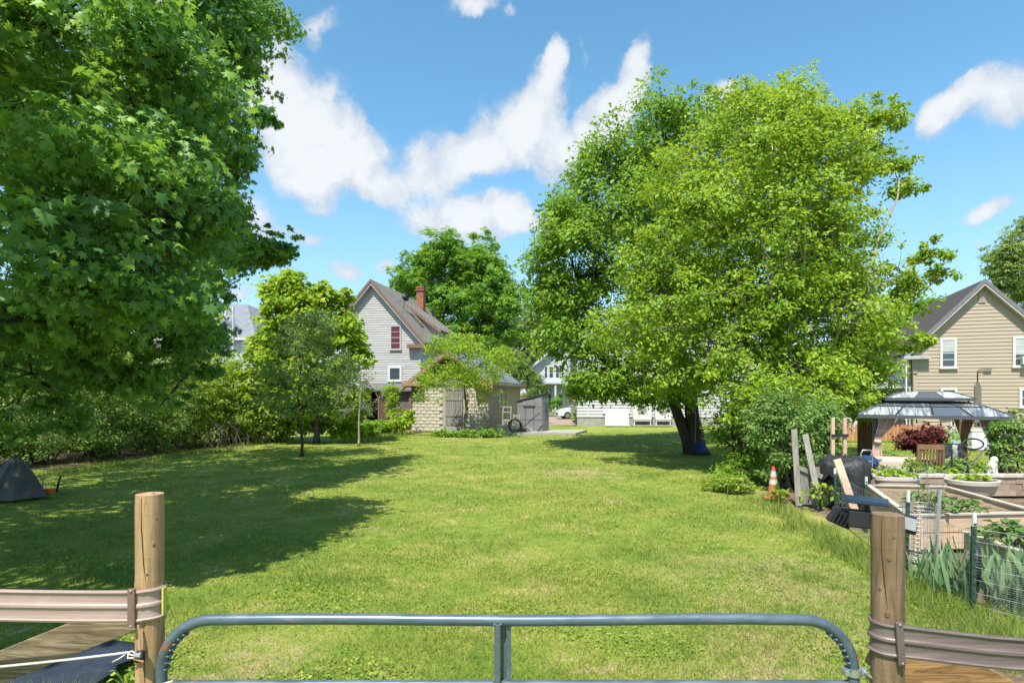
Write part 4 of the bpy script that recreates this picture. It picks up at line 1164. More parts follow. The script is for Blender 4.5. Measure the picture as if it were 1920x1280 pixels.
MB().tube([(1.42, 0, 1.12), (1.42, .3, 1.12)], .02, 6).build('grip', mat('red_grip', (.6, .06, .08), .5), mw)
MB().tube([(-.38, .15, .5), (-.2, .15, .78), (.1, .15, .8), (.3, .15, .6)], .03, 6).build('guard', steel, mw, smooth=True)
hk = thing('folded_hand_cart', 'small black folded cart leaning at the right foot of the resin shed', 'cart', (1.45, 34.55, .1), -.2)
for a, b in (((0, 0, .05), (.35, .0, .38)), ((.02, .2, .05), (.37, .2, .38)), ((0, 0, .05), (.02, .2, .05)), ((.35, 0, .38), (.37, .2, .38)), ((.12, .1, .02), (.2, .1, .35))):
    MB().tube([a, b], .018, 5).build('bar', metal_dark, hk)

# --- white house behind the big crown ------------------------------------------------------------
wf = Frame(1420, 43.0, 2, 12.9)
wh = thing('white_house', 'long white clapboard house behind the big crown, bulkhead door at its foot', 'house', wf.O, -wf.th)
MB().span((.03, .03, .3), (12.87, 8, 5.4)).build('wall', white_paint, wh)
MB().span((-.02, .0, -.1), (12.9, .05, .62)).build('foundation', concrete, wh)
siding(wh, 0, 12.9, .62, 5.4, .22, white_paint, proud=.05)
siding(wh, 0, 8, .62, 5.4, .22, white_paint, proud=.05, axis='y-', pos=0.0)
gable_roof(wh, -.1, 13.0, -.4, 8.3, 5.4, 8.6, .15, dark_roof, over=.3)
MB().extrude([(0, .03, 5.4), (12.9, .03, 5.4), (6.45, .03, 8.5)], (0, .2, 0)).build('gable_wall', white_paint, wh)
MB().span((.72, -.05, .62), (.84, 0, 5.4)).build('corner_board', trim_white, wh)
for (a, b) in ((1.6, 2.5), (3.2, 4.1), (7.6, 8.5), (10, 10.9)):
    window(wh, a, b, 3.6, 5.0)
u0, zt = wf.uz(1135, 779); u1, _ = wf.uz(1178, 779)
bk = thing('bulkhead', 'slanted white bulkhead cellar door at the foot of the white house', 'cellar door', wh.matrix_basis @ Vector((u0, -.1, 0)), -wf.th)
Lb = u1 - u0
MB().add([(-.15, -1.15, .05), (Lb - .15, -1.15, .05), (Lb, 0, .86), (0, 0, .86)], [(0, 1, 2, 3)]).build('door_leaf', trim_white, bk, solid=.05)
MB().add([(-.1, -1.1, .0), (0, 0, .8), (0, 0, 0)], [(0, 1, 2)]).build('side_cheek', white_paint, bk, solid=.05)
MB().add([(Lb - .12, -1.1, .0), (Lb, 0, .8), (Lb, 0, 0)], [(0, 1, 2)]).build('side_cheek', white_paint, bk, solid=.05)
MB().span((-.2, -.02, .86), (Lb + .1, .12, 1.12)).build('header_board', trim_white, bk)
fan_grey = mat('fan_grille', (.22, .22, .22), .6)
for (pa, pb, ya, lb) in ((1188, 1222, 757, 'left of two white heat pump units beside the bulkhead, half behind leaves'), (1229, 1259, 760, 'right of two white heat pump units against the white house')):
    u0, zt = wf.uz(pa, ya, -.7); u1, _ = wf.uz(pb, ya, -.7)
    hp = thing('heat_pump', lb, 'heat pump', wh.matrix_basis @ Vector((u0, -.7, 0)), -wf.th, 'heat pump units')
    wdt = u1 - u0
    MB().span((0, 0, .45), (wdt, .38, zt)).build('case', mat('heat_pump_case', (.70, .69, .66), .5, .04), hp, bevel=.03)
    cz = (zt + .45) / 2 + .18
    MB().add([(wdt * .48 + .33 * math.cos(i * .2618), -.012, cz + .33 * math.sin(i * .2618)) for i in range(24)], [tuple(range(24))]).build('fan_opening', fan_grey, hp, solid=.02)
    for q in range(-3, 4):
        hw = math.sqrt(max(0, .33 ** 2 - (q * .09) ** 2)) - .01
        MB().span((wdt * .48 - hw, -.045, cz + q * .09 - .012), (wdt * .48 + hw, -.03, cz + q * .09 + .012)).build('grille_bar', MATS['heat_pump_case'], hp)
    MB().span((.02, .0, .36), (wdt - .02, .36, .42)).build('stand_shelf', trim_white, hp)
    for x in (.04, wdt - .1):
        MB().span((x, .02, .0), (x + .06, .34, .36)).build('stand_leg', trim_white, hp)
    MB().span((-.1, -.15, 0), (wdt + .1, .5, .07)).build('pad', concrete, hp)

# --- far white house, street car --------------------------------------------------------------------
ff = Frame(1125, 75, 0, 8.6)
fh = thing('far_white_house', 'white house across the street with dark upper windows, left of the big crown', 'house', ff.O, 0)
MB().span((.03, .03, 0), (8.57, 9, 5.6)).build('wall', white_paint, fh)
siding(fh, 0, 8.6, .4, 9.4, .2, white_paint, apex=(4.3, 9.6, .93))
MB().extrude([(0, .03, 5.6), (8.6, .03, 5.6), (4.3, .03, 9.5)], (0, .3, 0)).build('gable_wall', white_paint, fh)
gable_roof(fh, 0, 8.6, -.6, 9.2, 5.6, 9.6, .18, slate_roof, over=.6)
for s in (-1, 1):
    xe, zb = (-.6, 5.6 - .6 * .93) if s < 0 else (9.2, 5.6 - .6 * .93)
    MB().extrude([(xe, -.66, zb - .2), (4.3, -.66, 9.4), (4.3, -.66, 9.78), (xe, -.66, zb + .18)], (0, .055, 0)).build('fascia', trim_white, fh)
MB().extrude([(-.3, -1.6, 3.5), (8.9, -1.6, 3.5), (8.9, 0, 4.2), (-.3, 0, 4.2)], (0, 0, .14)).build('porch_roof', mat('grey_porch', (.32, .34, .38), .8), fh)
for x in (.1, 2.8, 5.6, 8.3):
    MB().span((x, -1.5, 0), (x + .2, -1.3, 3.5)).build('porch_post', trim_white, fh)
for (pa, pb, ya, yb) in ((1020, 1027, 686, 709), (1029, 1038, 686, 711), (1041, 1049, 686, 711), (1052, 1058, 686, 709)):
    u0, z1 = ff.uz(pa, ya); u1, z0 = ff.uz(pb, yb)
    window(fh, u0, u1, z0, z1)
u0, z1 = ff.uz(1021, 727); u1, z0 = ff.uz(1035, 765)
window(fh, u0, u1, .3, z1, sashes=1, sill=False, label='dark front door under the porch')
u0, z1 = ff.uz(1047, 738); u1, z0 = ff.uz(1056, 760)
window(fh, u0, u1, z0, z1)

def car(name, label, loc, rz, paint):
    t = thing(name, label, 'car', loc, rz)
    L_, Wd = 4.5, 1.8
    prof = [(0, .30), (.03, .62), (.15, .80), (.55, .95), (1.25, 1.05), (1.95, 1.52), (2.5, 1.62), (3.4, 1.60), (4.1, 1.25), (4.45, 1.05), (4.5, .6), (4.45, .32)]
    rows = []
    for k, (yo, sc) in enumerate(((-.90, .93), (-.86, .985), (-.6, 1.0), (0, 1.01), (.6, 1.0), (.86, .985), (.90, .93))):
        rows.append([(x, yo * (1 - .22 * max(0, (z - 1.0) / .6)), .3 + (z - .3) * sc) for x, z in prof])
    mb = MB().grid(rows)
    n = len(prof)
    mb.f += [tuple(range(n)), tuple(reversed(range(6 * n, 7 * n)))]
    mb.build('body', paint, t, smooth='auto', bevel=.02)
    for s in (-1, 1):
        y = s * .80
        q = [(1.5, s * .868, 1.08), (2.05, s * .795, 1.46), (2.65, s * .775, 1.53), (2.65, s * .868, 1.08)]
        MB().add(q, [(0, 1, 2, 3)]).build('side_window', glass, t, solid=.02)
        q = [(2.72, s * .868, 1.08), (2.72, s * .775, 1.53), (3.4, s * .785, 1.5), (3.8, s * .868, 1.12)]
        MB().add(q, [(0, 1, 2, 3)]).build('side_window', glass, t, solid=.02)
        for x in (.85, 3.6):
            wl = MB().tube([(x, s * .72, .34), (x, s * .93, .34)], .34, 20).build('wheel', black_pl, t)
            MB().tube([(x, s * .925, .34), (x, s * .945, .34)], .2, 14).build('rim', steel, wl)
        MB().box((.12, s * .62, .74), (.14, .36, .12)).build('headlight', blind, t, bevel=.03)
        MB().box((4.42, s * .68, .85), (.12, .25, .25)).build('tail_light', mat('tail_red', (.4, .02, .02), .3), t, bevel=.03)
        MB().box((1.55, s * .98, 1.08), (.1, .18, .13)).build('wing_mirror', paint, t, bevel=.03)
    MB().add([(1.28, -.72, 1.08), (1.28, .72, 1.08), (1.93, .64, 1.52), (1.93, -.64, 1.52)], [(0, 1, 2, 3)]).build('windscreen', glass, t, solid=.02)
    MB().span((-.02, -.5, .42), (.04, .5, .56)).build('grille', black_pl, t)
    return t
car('parked_car', 'white parked car, its front showing between the resin shed and the leaves', (4.15, 55.5, -.02), .12, mat('car_white', (.6, .6, .6), .25, .02, 3, coat=.6))
shrub('round_bush', 'green bush in front of the white parked car', 'bush', 5.5, 44.6, [(5.5, 44.6, .6, 1.0, .7, .6, 1)], 120, 12, .15, L_fresh, group=None, size=.14, up=.7)
shrub('dark_bush', 'small dark round bush at the foot of the far white house', 'bush', 5.6, 72, [(5.2, 72, .9, .8, .7, .9, 1)], 80, 12, .2, L_far, size=.2, up=.7)
BS = [(4.9, 46.5, 2.0, .5, .5, .9, 1), (5.3, 46.4, 1.4, .5, .5, .5, 1)]
t = shrub('red_flowering_shrub', 'thin shrub with red blossoms above the white parked car', 'shrub', 5.0, 46.5, BS, 50, 10, .16, L_flower, size=.09, up=.4)
BSP = [blob_px(*b) for b in [(990, 710, 47, 20, 20, .8, 1), (975, 690, 47, 16, 18, .7, 1), (1008, 722, 46, 12, 18, .5, 1), (1000, 745, 46, 16, 16, .6, .8)]]
shrub('spirea_bush', 'yellow brown bush rising behind the garage roof, left of the far white house', 'bush', 1.2, 46.5, BSP, 300, 12, .24, L_hedge, size=.16, up=.7, stems=12)

# --- slate roofed house and utility pole at the left, brick house and white house behind the hedge -------------------------
sf = Frame(500, 56, 0, 11)
so = thing('slate_roofed_house', 'big white house with grey slate coloured roof and dormers behind the young maple', 'house', sf.O, 0)
MB().span((0, 0, 0), (11, 9, 7.6)).build('wall', mat('pale_blue_siding', (.62, .66, .70), .7, .05), so)
mb = MB().add([(-.5, -.5, 7.5), (10.2, -.5, 7.5), (10.2, 9.5, 7.5), (-.5, 9.5, 7.5), (1.8, 3.6, 11.2), (7.6, 3.6, 11.2), (8.3, 5, 10.9), (1.8, 5.4, 11.2)], [(0, 1, 5, 4), (1, 2, 6, 5), (2, 3, 7, 6), (3, 0, 4, 7), (4, 5, 6, 7), (0, 3, 2, 1)])
mb.build('roof', slate_roof, so)
MB().span((-.55, -.6, 7.28), (10.25, -.45, 7.52)).build('gutter', trim_white, so)
u0, zt = sf.uz(415, 606); u1, zb = sf.uz(447, 630)
MB().extrude([(u0, -.2, zb - .2), (u1, -.2, zb - .2), (u1, -.2, zt - .5), ((u0 + u1) / 2 - .3, -.2, zt + .1), (u0, -.2, zt - .3)], (0, 2.5, 0)).build('dormer', white_paint, so)
window(so, u0 + .9, u0 + 1.5, zb, zt - .6, pos=-.2, label='narrow dormer window')
MB().extrude([(u0 - .3, -.4, zt - .5), ((u0 + u1) / 2 - .3, -.4, zt + .15), (u1 + .2, -.4, zt - .7), (u1 + .2, -.4, zt - .55), ((u0 + u1) / 2 - .3, -.4, zt + .32), (u0 - .3, -.4, zt - .35)], (0, 2.8, 0)).build('dormer_roof', slate_roof, so)
u0, zt = sf.uz(422, 580, 1.6)
MB().span((u0, 1.4, zt - .6), (u0 + .2, 1.6, zt)).build('vent_pipe', trim_white, so)
for x in (3.0, 6.0):
    window(so, x, x + 1, 4.4, 6.2)
pole = thing('utility_pole', 'thin pale utility pole in front of the slate grey roof', 'utility pole', W(437, 738, 50) * 1.0)
pole.location.z = 0
MB().tube([(0, 0, -.2), (0, 0, 9.6)], [.13, .10], 10).build('mast', mat('pole_grey', (.55, .53, .50), .85, .1), pole)
MB().tube([(-.3, -.1, 0.0), (-.05, -.1, 8.6)], .02, 4).build('guy_wire', steel, pole)
bh = thing('brick_house', 'red brick house glimpsed through the leaves at the far left edge', 'house', (-34.5, 33, 0), 0)
MB().span((0, 0, 0), (6.2, 6, 5)).build('wall', brick_red, bh)
gable_roof(bh, 0, 6.2, -.3, 6.3, 5, 7.2, .15, dark_roof)
window(bh, 4.2, 5.2, 1.6, 3.2)
window(bh, 1.6, 2.6, 1.6, 3.2)
wl = thing('white_cottage', 'white cottage glimpsed through gaps in the hedge below the maple', 'house', (-35, 46, 0), 0)
MB().span((0, 0, 0), (11, 6, 4.2)).build('wall', white_paint, wl)
siding(wl, 0, 11, .3, 4.2, .2, white_paint)
gable_roof(wl, 0, 11, -.3, 6.3, 4.2, 6.6, .15, dark_roof)
for x in (2, 5, 8):
    window(wl, x, x + 1, 1.4, 3.0)

# --- tan house on the right -----------------------------------------------------------------------
tf = Frame(1978, 31.0, 20, 7.2)
tf.O = Vector((20.85, 32.2, 0))
th = thing('tan_house', 'tan vinyl sided house with steep dark roof at the right edge', 'house', tf.O, -tf.th)
uL, _ = tf.uz(1712, 700)
uA, zA = tf.uz(1842, 531)
tf.O = tf.O + Vector((tf.c, -tf.s, 0)) * uL
th.location = tf.O
uA, zA = tf.uz(1842, 531)
HW = 2 * uA
zE = zA - uA * 1.06
TD = 9.5
MB().span((.03, .03, .3), (HW - .03, TD, zE)).build('wall', tan_vinyl, th)
MB().extrude([(.03, .03, zE), (HW - .03, .03, zE), (uA, .03, zA - .1)], (0, TD - .06, 0)).build('gable_wall', tan_vinyl, th)
siding(th, 0, HW, .45, zA - .1, .188, tan_vinyl, apex=(uA, zA, (zA - zE) / uA), proud=.03)
MB().span((-.02, -.02, -.1), (HW + .02, .04, .44)).build('foundation', mat('grey_foundation', (.33, .33, .33), .9, .15, 4, .2), th)
slt = gable_roof(th, 0, HW, -.32, TD + .3, zE, zA, .16, dark_roof, over=.45)
for s in (-1, 1):
    xe, zb = (-.45, zE - .45 * slt) if s < 0 else (HW + .45, zE - .45 * slt)
    MB().extrude([(xe, -.38, zb - .06), (uA, -.38, zA - .04), (uA, -.38, zA + .19), (xe, -.38, zb + .18)], (0, .055, 0)).build('fascia', mat('grey_fascia', (.17, .165, .17), .6), th)
    MB().extrude([(xe, -.36, zb - .17), (uA, -.36, zA - .16), (uA, -.36, zA - .06), (xe, -.36, zb - .06)], (0, .32, 0)).build('rake_trim', mat('grey_rake', (.42, .41, .40), .6), th)
MB().span((-.5, -.4, zE - .62), (.72, .05, zE - .45)).build('eave_return', MATS['grey_rake'], th)
MB().span((.0, -.045, .45), (.14, -.0, zE - .7)).build('corner_post', tan_vinyl, th)
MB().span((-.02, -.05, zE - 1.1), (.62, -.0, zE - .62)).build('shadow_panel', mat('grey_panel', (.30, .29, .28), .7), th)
u0, z1 = tf.uz(1762, 634); u1, z0 = tf.uz(1793, 689)
window(th, u0, u1, z0, z1, sashes=2, muntin=True, fw=.11, blind_frac=.45, label='upper left window')
u0, z1 = tf.uz(1898, 631); u1, z0 = tf.uz(1931, 687)
wn = window(th, u0, u1, z0, z1, sashes=2, muntin=True, fw=.11, blind_frac=.6, label='upper right window with air conditioner')
ac = MB().span((u0 + .3, -.38, z0 + .1), (u1 - .1, -.03, z0 + .5)).build('air_conditioner', trim_white, wn, bevel=.02)
u0, z1 = tf.uz(1763, 727); u1, z0 = tf.uz(1794, 780)
window(th, u0, u1, z0, z1, sashes=2, fw=.11, label='lower window half hidden by the gazebo roof')
u0, z1 = tf.uz(1910, 727); u1, z0 = tf.uz(1945, 763)
window(th, u0, u1, z0, z1, sashes=2, fw=.12, label='lower right window')
u0, z1 = tf.uz(1834, 548); u1, z0 = tf.uz(1848, 568)
vt = MB().span((u0, -.06, z0), (u1, -.0, z1)).build('gable_vent', tan_vinyl, th, bevel=.01)
for k in range(6):
    zz = z0 + (z1 - z0) * (k + .3) / 6.5
    MB().span((u0 + .05, -.075, zz), (u1 - .05, -.058, zz + .04)).build('louver', tan_vinyl, vt)
# porch side
MB().span((-.1, .4, .4), (-.0, TD, zE - .4)).build('side_wall', mat('grey_side', (.40, .39, .38), .7, .1), th)
MB().span((-2.1, .5, 2.82), (-.1, 6.5, 2.98)).build('porch_roof', MATS['grey_rake'], th)
MB().span((-2.15, .42, 2.62), (.1, .52, 2.84)).build('porch_beam', trim_white, th)
for y in (.6, 3.2, 6):
    MB().span((-2.05, y, 0), (-1.9, y + .15, 2.82)).build('porch_post', trim_white, th)
MB().span((-2.1, .55, .0), (-.1, 6.5, .3)).build('porch_deck', old_wood, th)
MB().tube([(-.38, -.25, zE - .55), (-.36, -.2, zE - .9), (-.36, -.2, .2)], .045, 8).build('downspout', trim_white, th)
window(th, 1.2, 2.1, 1.2, 2.4, pos=-.1, axis='y-', label='dark porch window')
# shadow cast on the wall, built as dark solid shapes in its outline
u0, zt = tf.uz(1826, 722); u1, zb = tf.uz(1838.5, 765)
lm = thing('wall_shadow_shape', 'dark solid shape standing in for a cast shadow on the tan house wall', 'shadow shape', th.matrix_basis @ Vector((u0, -.12, 0)), -tf.th)
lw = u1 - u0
shadow_grey = mat('wall_shadow_grey', (.16, .14, .115), .7, .1)  # tone of the wall shadow, put into the colour
MB().span((0, 0, zb - .8), (lw, .09, zt - .05)).build('box', shadow_grey, lm)
MB().extrude([(0, 0, zt - .05), (lw, 0, zt - .05), (lw * .65, 0, zt + .12), (lw * .35, 0, zt + .12)], (0, .09, 0)).build('shadow_cap', shadow_grey, lm)
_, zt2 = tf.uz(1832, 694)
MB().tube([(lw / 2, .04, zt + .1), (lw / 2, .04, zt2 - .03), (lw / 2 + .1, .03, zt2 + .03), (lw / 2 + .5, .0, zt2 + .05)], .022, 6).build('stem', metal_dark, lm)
MB().box((lw / 2 + .42, 0, zt2 + .04), (.34, .1, .045)).build('head_piece', metal_dark, lm, bevel=.01)  # end of the shadow's arm, built solid
# ------------------------------------------------------------------ vegetable garden on the right
fresh_wood = mat('fresh_wood', (.55, .40, .26), .8, .2, 3, .2, stretch=(1, 6, 6), obj_var=.08)
bed_wood = mat('bed_wood', (.43, .335, .225), .85, .25, 3, .3, stretch=(1, 1, 5), obj_var=.12)
cap_wood = mat('cap_wood', (.46, .41, .33), .85, .2, 3, .2, obj_var=.08)
soil_m = mat('bed_soil', (.20, .135, .085), .95, .5, 9, .8, col2=(.36, .27, .17), fine=.4)
green_steel = mat('green_steel', (.035, .075, .05), .5, .2, 6)
wire_m = mat('wire', (.30, .30, .30), .45, .15, 8, metal=.5)
green_wire = mat('green_wire', (.20, .25, .225), .6, .15, 8)
terracotta = mat('tan_block', (.33, .245, .18), .95, .2, 5, .5, obj_var=.15, fine=.3)
cap_stone = mat('cap_stone', (.48, .43, .37), .9, .15, 5, .3, obj_var=.08)
black_sheet = mat('black_plastic_sheet', (.028, .029, .032), .5, .3, 14, .9, spec=.4)

def wires(p0, p1, h, dx, dz, r, m, parent, name='wire_mesh', sag=.02, z0=0.03):
    """welded wire between two posts: thin upright and level wires as one part"""
    org = Vector(parent.location)
    p0, p1 = Vector(p0) - org, Vector(p1) - org
    L = (p1 - p0).length
    mb = MB()
    n = max(2, int(L / dx))
    for i in range(n + 1):
        p = p0.lerp(p1, i / n) + Vector((rnd.gauss(0, .004), rnd.gauss(0, .006), 0))
        mb.tube([p + Vector((0, 0, z0)), p + Vector((rnd.gauss(0, .006), rnd.gauss(0, .006), h))], r, 3, cap=False)
    k = max(1, int((h - z0) / dz))
    for j in range(k + 1):
        z = z0 + (h - z0) * j / k
        pts = [p0.lerp(p1, i / 8) + Vector((rnd.gauss(0, .004), rnd.gauss(0, .004), z - sag * math.sin(math.pi * i / 8))) for i in range(9)]
        mb.tube(pts, r, 3, cap=False)
    o = mb.build(name, m, parent, fix=False)
    o['kind'] = 'stuff'
    return o
def t_post(parent, p, h, lean=(0, 0)):
    org = Vector(parent.location)
    p = Vector(p) - org
    t = p + Vector((lean[0], lean[1], h))
    q = p.lerp(t, .86)
    po = MB().beam(p + Vector((0, 0, -.1)), q, .045, .012, side=(1, 0, 0)).beam(p + Vector((0, .02, -.1)), q + Vector((0, .02, 0)), .012, .04, side=(1, 0, 0)).build('fence_post', green_steel, parent)
    mb = MB()
    for i in range(int(h / .09)):
        c = p.lerp(t, i * .09 / h)
        mb.box(c + Vector((0, -.010, 0)), (.03, .008, .025))
    mb.build('stud', green_steel, po)
    MB().beam(q, t, .038, .02, side=(1, 0, 0)).build('post_tip', mat('tip_white', (.60, .60, .58), .6, .15, 12), po)
fA, fC, fD, fE = Vector((6.03, 11.1, 0)), Vector((5.06, 7.67, 0)), Vector((4.96, 6.42, 0)), Vector((5.75, 5.55, 0))
wfn = thing('wire_fence', 'thin wire garden fence on green steel posts with white tips, right of the lawn', 'wire fence', fC)
t_post(wfn, fA, .92, (-.03, 0)); t_post(wfn, fC, 1.06, (.03, 0)); t_post(wfn, fD, 1.02, (.01, 0))
wires(fA, fC, .80, .075, .10, .0017, wire_m, wfn)
wires(fC, fD, .82, .06, .10, .0016, wire_m, wfn)
wires(fD, fE, .86, .09, .12, .0014, wire_m, wfn)
gm = thing('green_mesh_fence', 'low fine green mesh around the iris leaves at the right edge', 'mesh fence', fD + Vector((.1, -.06, 0)))
wires(fD + Vector((.12, -.06, 0)), Vector((5.6, 5.75, 0)), .54, .022, .022, .0013, green_wire, gm, 'fine_mesh', z0=.0)
wires(Vector((5.6, 5.75, 0)), Vector((6.0, 5.4, 0)), .54, .022, .022, .0013, green_wire, gm, 'fine_mesh', z0=.0)
pB = thing('garden_stake', 'green steel stake with white tip at the near left corner of the large raised bed', 'stake', (5.99, 10.1, 0))
t_post(pB, (5.99, 10.1, 0), .90)

def bed(name, label, corners, h, rows=2, capw=.10, skip=()):
    t = thing(name, label, 'raised bed', (corners[0][0], corners[0][1], 0))
    org = Vector(t.location)
    P = [Vector((x, y, 0)) - org for x, y in corners]
    for i in range(4):
        a, b = P[i], P[(i + 1) % 4]
        for r in range(rows):
            z0, z1 = h * r / rows, h * (r + 1) / rows
            zc = (z0 + z1) / 2
            MB().beam(a + Vector((0, 0, zc)), b + Vector((0, 0, zc)), z1 - z0 - .014, .04).build('board', bed_wood if i else fresh_wood, t)
        d = (b - a).normalized()
        MB().beam(a + Vector((0, 0, h + .014)) - d * .03, b + Vector((0, 0, h + .014)) + d * .03 - d * .10, .09, .025, side=d.cross(Vector((0, 0, 1)))).build('cap_board', cap_wood, t)
        if i == 0:
            for f in (.03, .5, .97):
                p = a.lerp(b, f) - d.cross(Vector((0, 0, 1))) * -.04
                MB().box(p + Vector((0, -.035, h / 2 - .02)), (.07, .03, h - .05)).build('cleat', fresh_wood, t)
    c = sum(P, Vector()) / 4
    n = 12
    rows_ = []
    for i in range(n + 1):
        l = P[0].lerp(P[3], i / n); r = P[1].lerp(P[2], i / n)
        rows_.append([l.lerp(r, j / n) * .985 + c * .015 + Vector((0, 0, h - .07 + rnd.gauss(0, .012))) for j in range(n + 1)])
    MB().grid(rows_).build('soil', soil_m, t, smooth=True, fix=False)
    return t
bed('raised_bed', 'large timber raised bed of bare brown soil below the white planters', [(5.85, 8.8), (7.95, 9.0), (8.35, 11.5), (6.98, 11.7)], .50)
bed('raised_bed', 'nearer timber raised bed with big strawberry leaves at the right edge', [(5.75, 6.6), (7.6, 6.5), (7.6, 7.75), (5.86, 7.72)], .50)

def plant(name, label, cat, loc, n, r, h, size, tmpl, lm, up=.8, droop=.2, rise=.5, group=None, stalk=True, crownshape='dome', tilt=.5, svar=.3):
    """leafy plant: leaves on short stalks rising from one root"""
    t = thing(name, label, cat, loc, group=group)
    a = rng.random(n) * 6.283
    q = rng.random(n) ** .6
    X = np.stack([np.cos(a) * q * r, np.sin(a) * q * r, h * (rise + (1 - rise) * (1 - q ** 2)) * (.75 + .35 * rng.random(n))], 1)
    C = X + np.array(loc)
    o2 = np.stack([np.cos(a), np.sin(a), np.zeros(n)], 1)
    N = np.array([0, 0, up]) + o2 * .25 - o2 * 0 + rng.normal(size=(n, 3)) * .3
    T = o2 * 1.0 + np.array([0, 0, .4 - droop]) + rng.normal(size=(n, 3)) * .3
    leaves('foliage', lm, t, C, N, T, size * (1 + svar * rng.normal(size=n)).clip(.5, 1.6), tmpl, rng.random(n))
    if stalk:
        mb = MB()
        for i in range(0, n, max(1, n // 24)):
            mb.tube([(rnd.gauss(0, .01), rnd.gauss(0, .01), -.02), tuple(X[i] * np.array([.5, .5, .6])), tuple(X[i])], .004, 4, cap=False)
        mb.build('stalks', lm, t, fix=False)
    return t
def iris(label, x, y, n, h, lm=None):
    t = thing('iris_plant', label, 'iris', (x, y, 0), group='iris plants along the wire fence')
    C = np.array([x, y, 0]) + rng.normal(size=(n, 3)) * np.array([.16, .12, 0])
    N = rng.normal(size=(n, 3)) * np.array([.5, .5, .05]) + np.array([.1, -.7, 0])
    T = np.array([0, 0, 1.0]) + rng.normal(size=(n, 3)) * np.array([.30, .30, .0])
    leaves('foliage', L_iris, t, C, N, T, h * (1 + .2 * rng.normal(size=n)).clip(.5, 1.3), SWORD, rng.random(n))
    mb = MB()
    for i in range(3):
        mb.tube([(rnd.gauss(0, .1), rnd.gauss(0, .06), 0), (rnd.gauss(0, .12), rnd.gauss(0, .06), h * 1.35)], .006, 5)
    mb.build('flower_stalks', L_iris, t, fix=False)
    return t
for lab, x, y, n, h in [('iris leaves left of the ribbed tyre, in front of the rolled wire', 5.10, 7.25, 40, .44), ('iris clump directly left of the ribbed tyre', 5.22, 6.85, 40, .48),
                        ('iris clump right of the ribbed tyre behind the tall steel post', 5.42, 6.62, 46, .58), ('tall iris clump behind the fine green mesh', 5.62, 6.30, 50, .62), ('broad iris clump at the right edge behind the green mesh', 5.68, 5.98, 50, .58)]:
    iris(lab, x, y, n, h)
plant('strawberry_plant', 'big leafy plant hanging over the nearer raised bed at the right edge', 'plant', (6.02, 7.25, .43), 90, .34, .30, .105, BROAD, L_straw, group=None)
plant('strawberry_plant', 'leafy plant in the nearer raised bed, further right and half out of view', 'plant', (6.45, 7.2, .43), 90, .34, .28, .105, BROAD, L_straw)
plant('squash_plant', 'tall leafy plant behind the wire at the near corner of the large raised bed', 'plant', (6.35, 9.1, .43), 100, .34, .40, .09, BROAD, L_straw)
plant('squash_plant', 'leafy plant in the large raised bed, just right of the tallest one', 'plant', (6.95, 9.35, .43), 90, .38, .24, .09, BROAD, L_straw)
# ribbed tyre standing on edge over a brick
ty = thing('tyre', 'small black ribbed tyre standing upright beside the steel fence post', 'tyre', (5.17, 6.66, .17), -.60)
mb = MB()
nseg = 36
for i in range(nseg + 1):
    pass
rows_ = []
for i in range(nseg + 1):
    a = 2 * math.pi * i / nseg
    ring = []
    for k in range(9):
        b = math.pi * (-.62 + 1.24 * k / 8)
        rr = .19 + .05 * math.cos(b)
        ring.append((.042 * math.sin(b), rr * math.cos(a), .25 + rr * math.sin(a)))
    rows_.append(ring)
MB().grid(rows_).build('casing', black_pl, ty, smooth=True)
mb = MB()
for i in range(48):
    a = 2 * math.pi * i / 48
    for s in (-1, 1):
        m3 = Matrix.Rotation(a, 3, 'X') @ Matrix.Rotation(s * .5, 3, 'Z')
        c = Matrix.Rotation(a, 3, 'X') @ Vector((s * .02, .243, 0))
        mb.box((c.x, c.y, c.z + .25), (.036, .014, .012), m3)
mb.build('tread', mat('rubber_worn', (.085, .085, .088), .8, .2, 9), ty)
br = MB().span((-.05, -.07, 0), (.05, .12, .168)).build('garden_brick', mat('old_brick', (.26, .185, .155), .95, .3, 7, .5), None, bevel=.008)
br.location = (5.17, 6.63, 0)
tag(br, 'old reddish brick under the ribbed tyre', 'brick')
# rolled wire cage
rc = thing('wire_roll', 'loose roll of silver wire netting standing behind the left steel post', 'wire roll', (5.42, 8.0, 0))
mb = MB()
for j in range(16):
    z = .03 + j * .052
    mb.tube([((.20 + .02 * math.sin(3 * a)) * math.cos(a) + z * .05, (.17 + .02 * math.sin(2 * a)) * math.sin(a), z + .012 * math.sin(a * 2)) for a in [i * math.pi / 12 for i in range(25)]], .0022, 3, cap=False)
for i in range(26):
    a = i * 2 * math.pi / 26
    mb.tube([(.2 * math.cos(a), .17 * math.sin(a), 0), (.2 * math.cos(a) + .045, .17 * math.sin(a), .86)], .0022, 3, cap=False)
o = mb.build('netting', mat('bright_wire', (.55, .55, .55), .35, .1, 8, metal=.6), rc, fix=False)
o['kind'] = 'stuff'
MB().tube([(.24, -.02, 0), (.30, -.02, 1.02)], .022, 6).build('roll_stake', mat('grey_stake', (.30, .29, .30), .8), rc)
MB().box((.10, .1, .45), (.04, .02, .5)).build('lath', fresh_wood, rc)
tc_ = thing('tomato_cage', 'rusty wire tomato cage in the large raised bed', 'tomato cage', (6.5, 9.25, .40))
for k in range(5):
    a = k * 1.257
    MB().tube([(.13 * math.cos(a), .13 * math.sin(a), 0), (.2 * math.cos(a), .2 * math.sin(a), .72)], .004, 4).build('rod', wire_m, tc_)
for z, r in ((.2, .145), (.45, .175), (.7, .2)):
    MB().tube([(r * math.cos(i * math.pi / 9), r * math.sin(i * math.pi / 9), z) for i in range(19)], .003, 4, cap=False).build('hoop', wire_m, tc_)
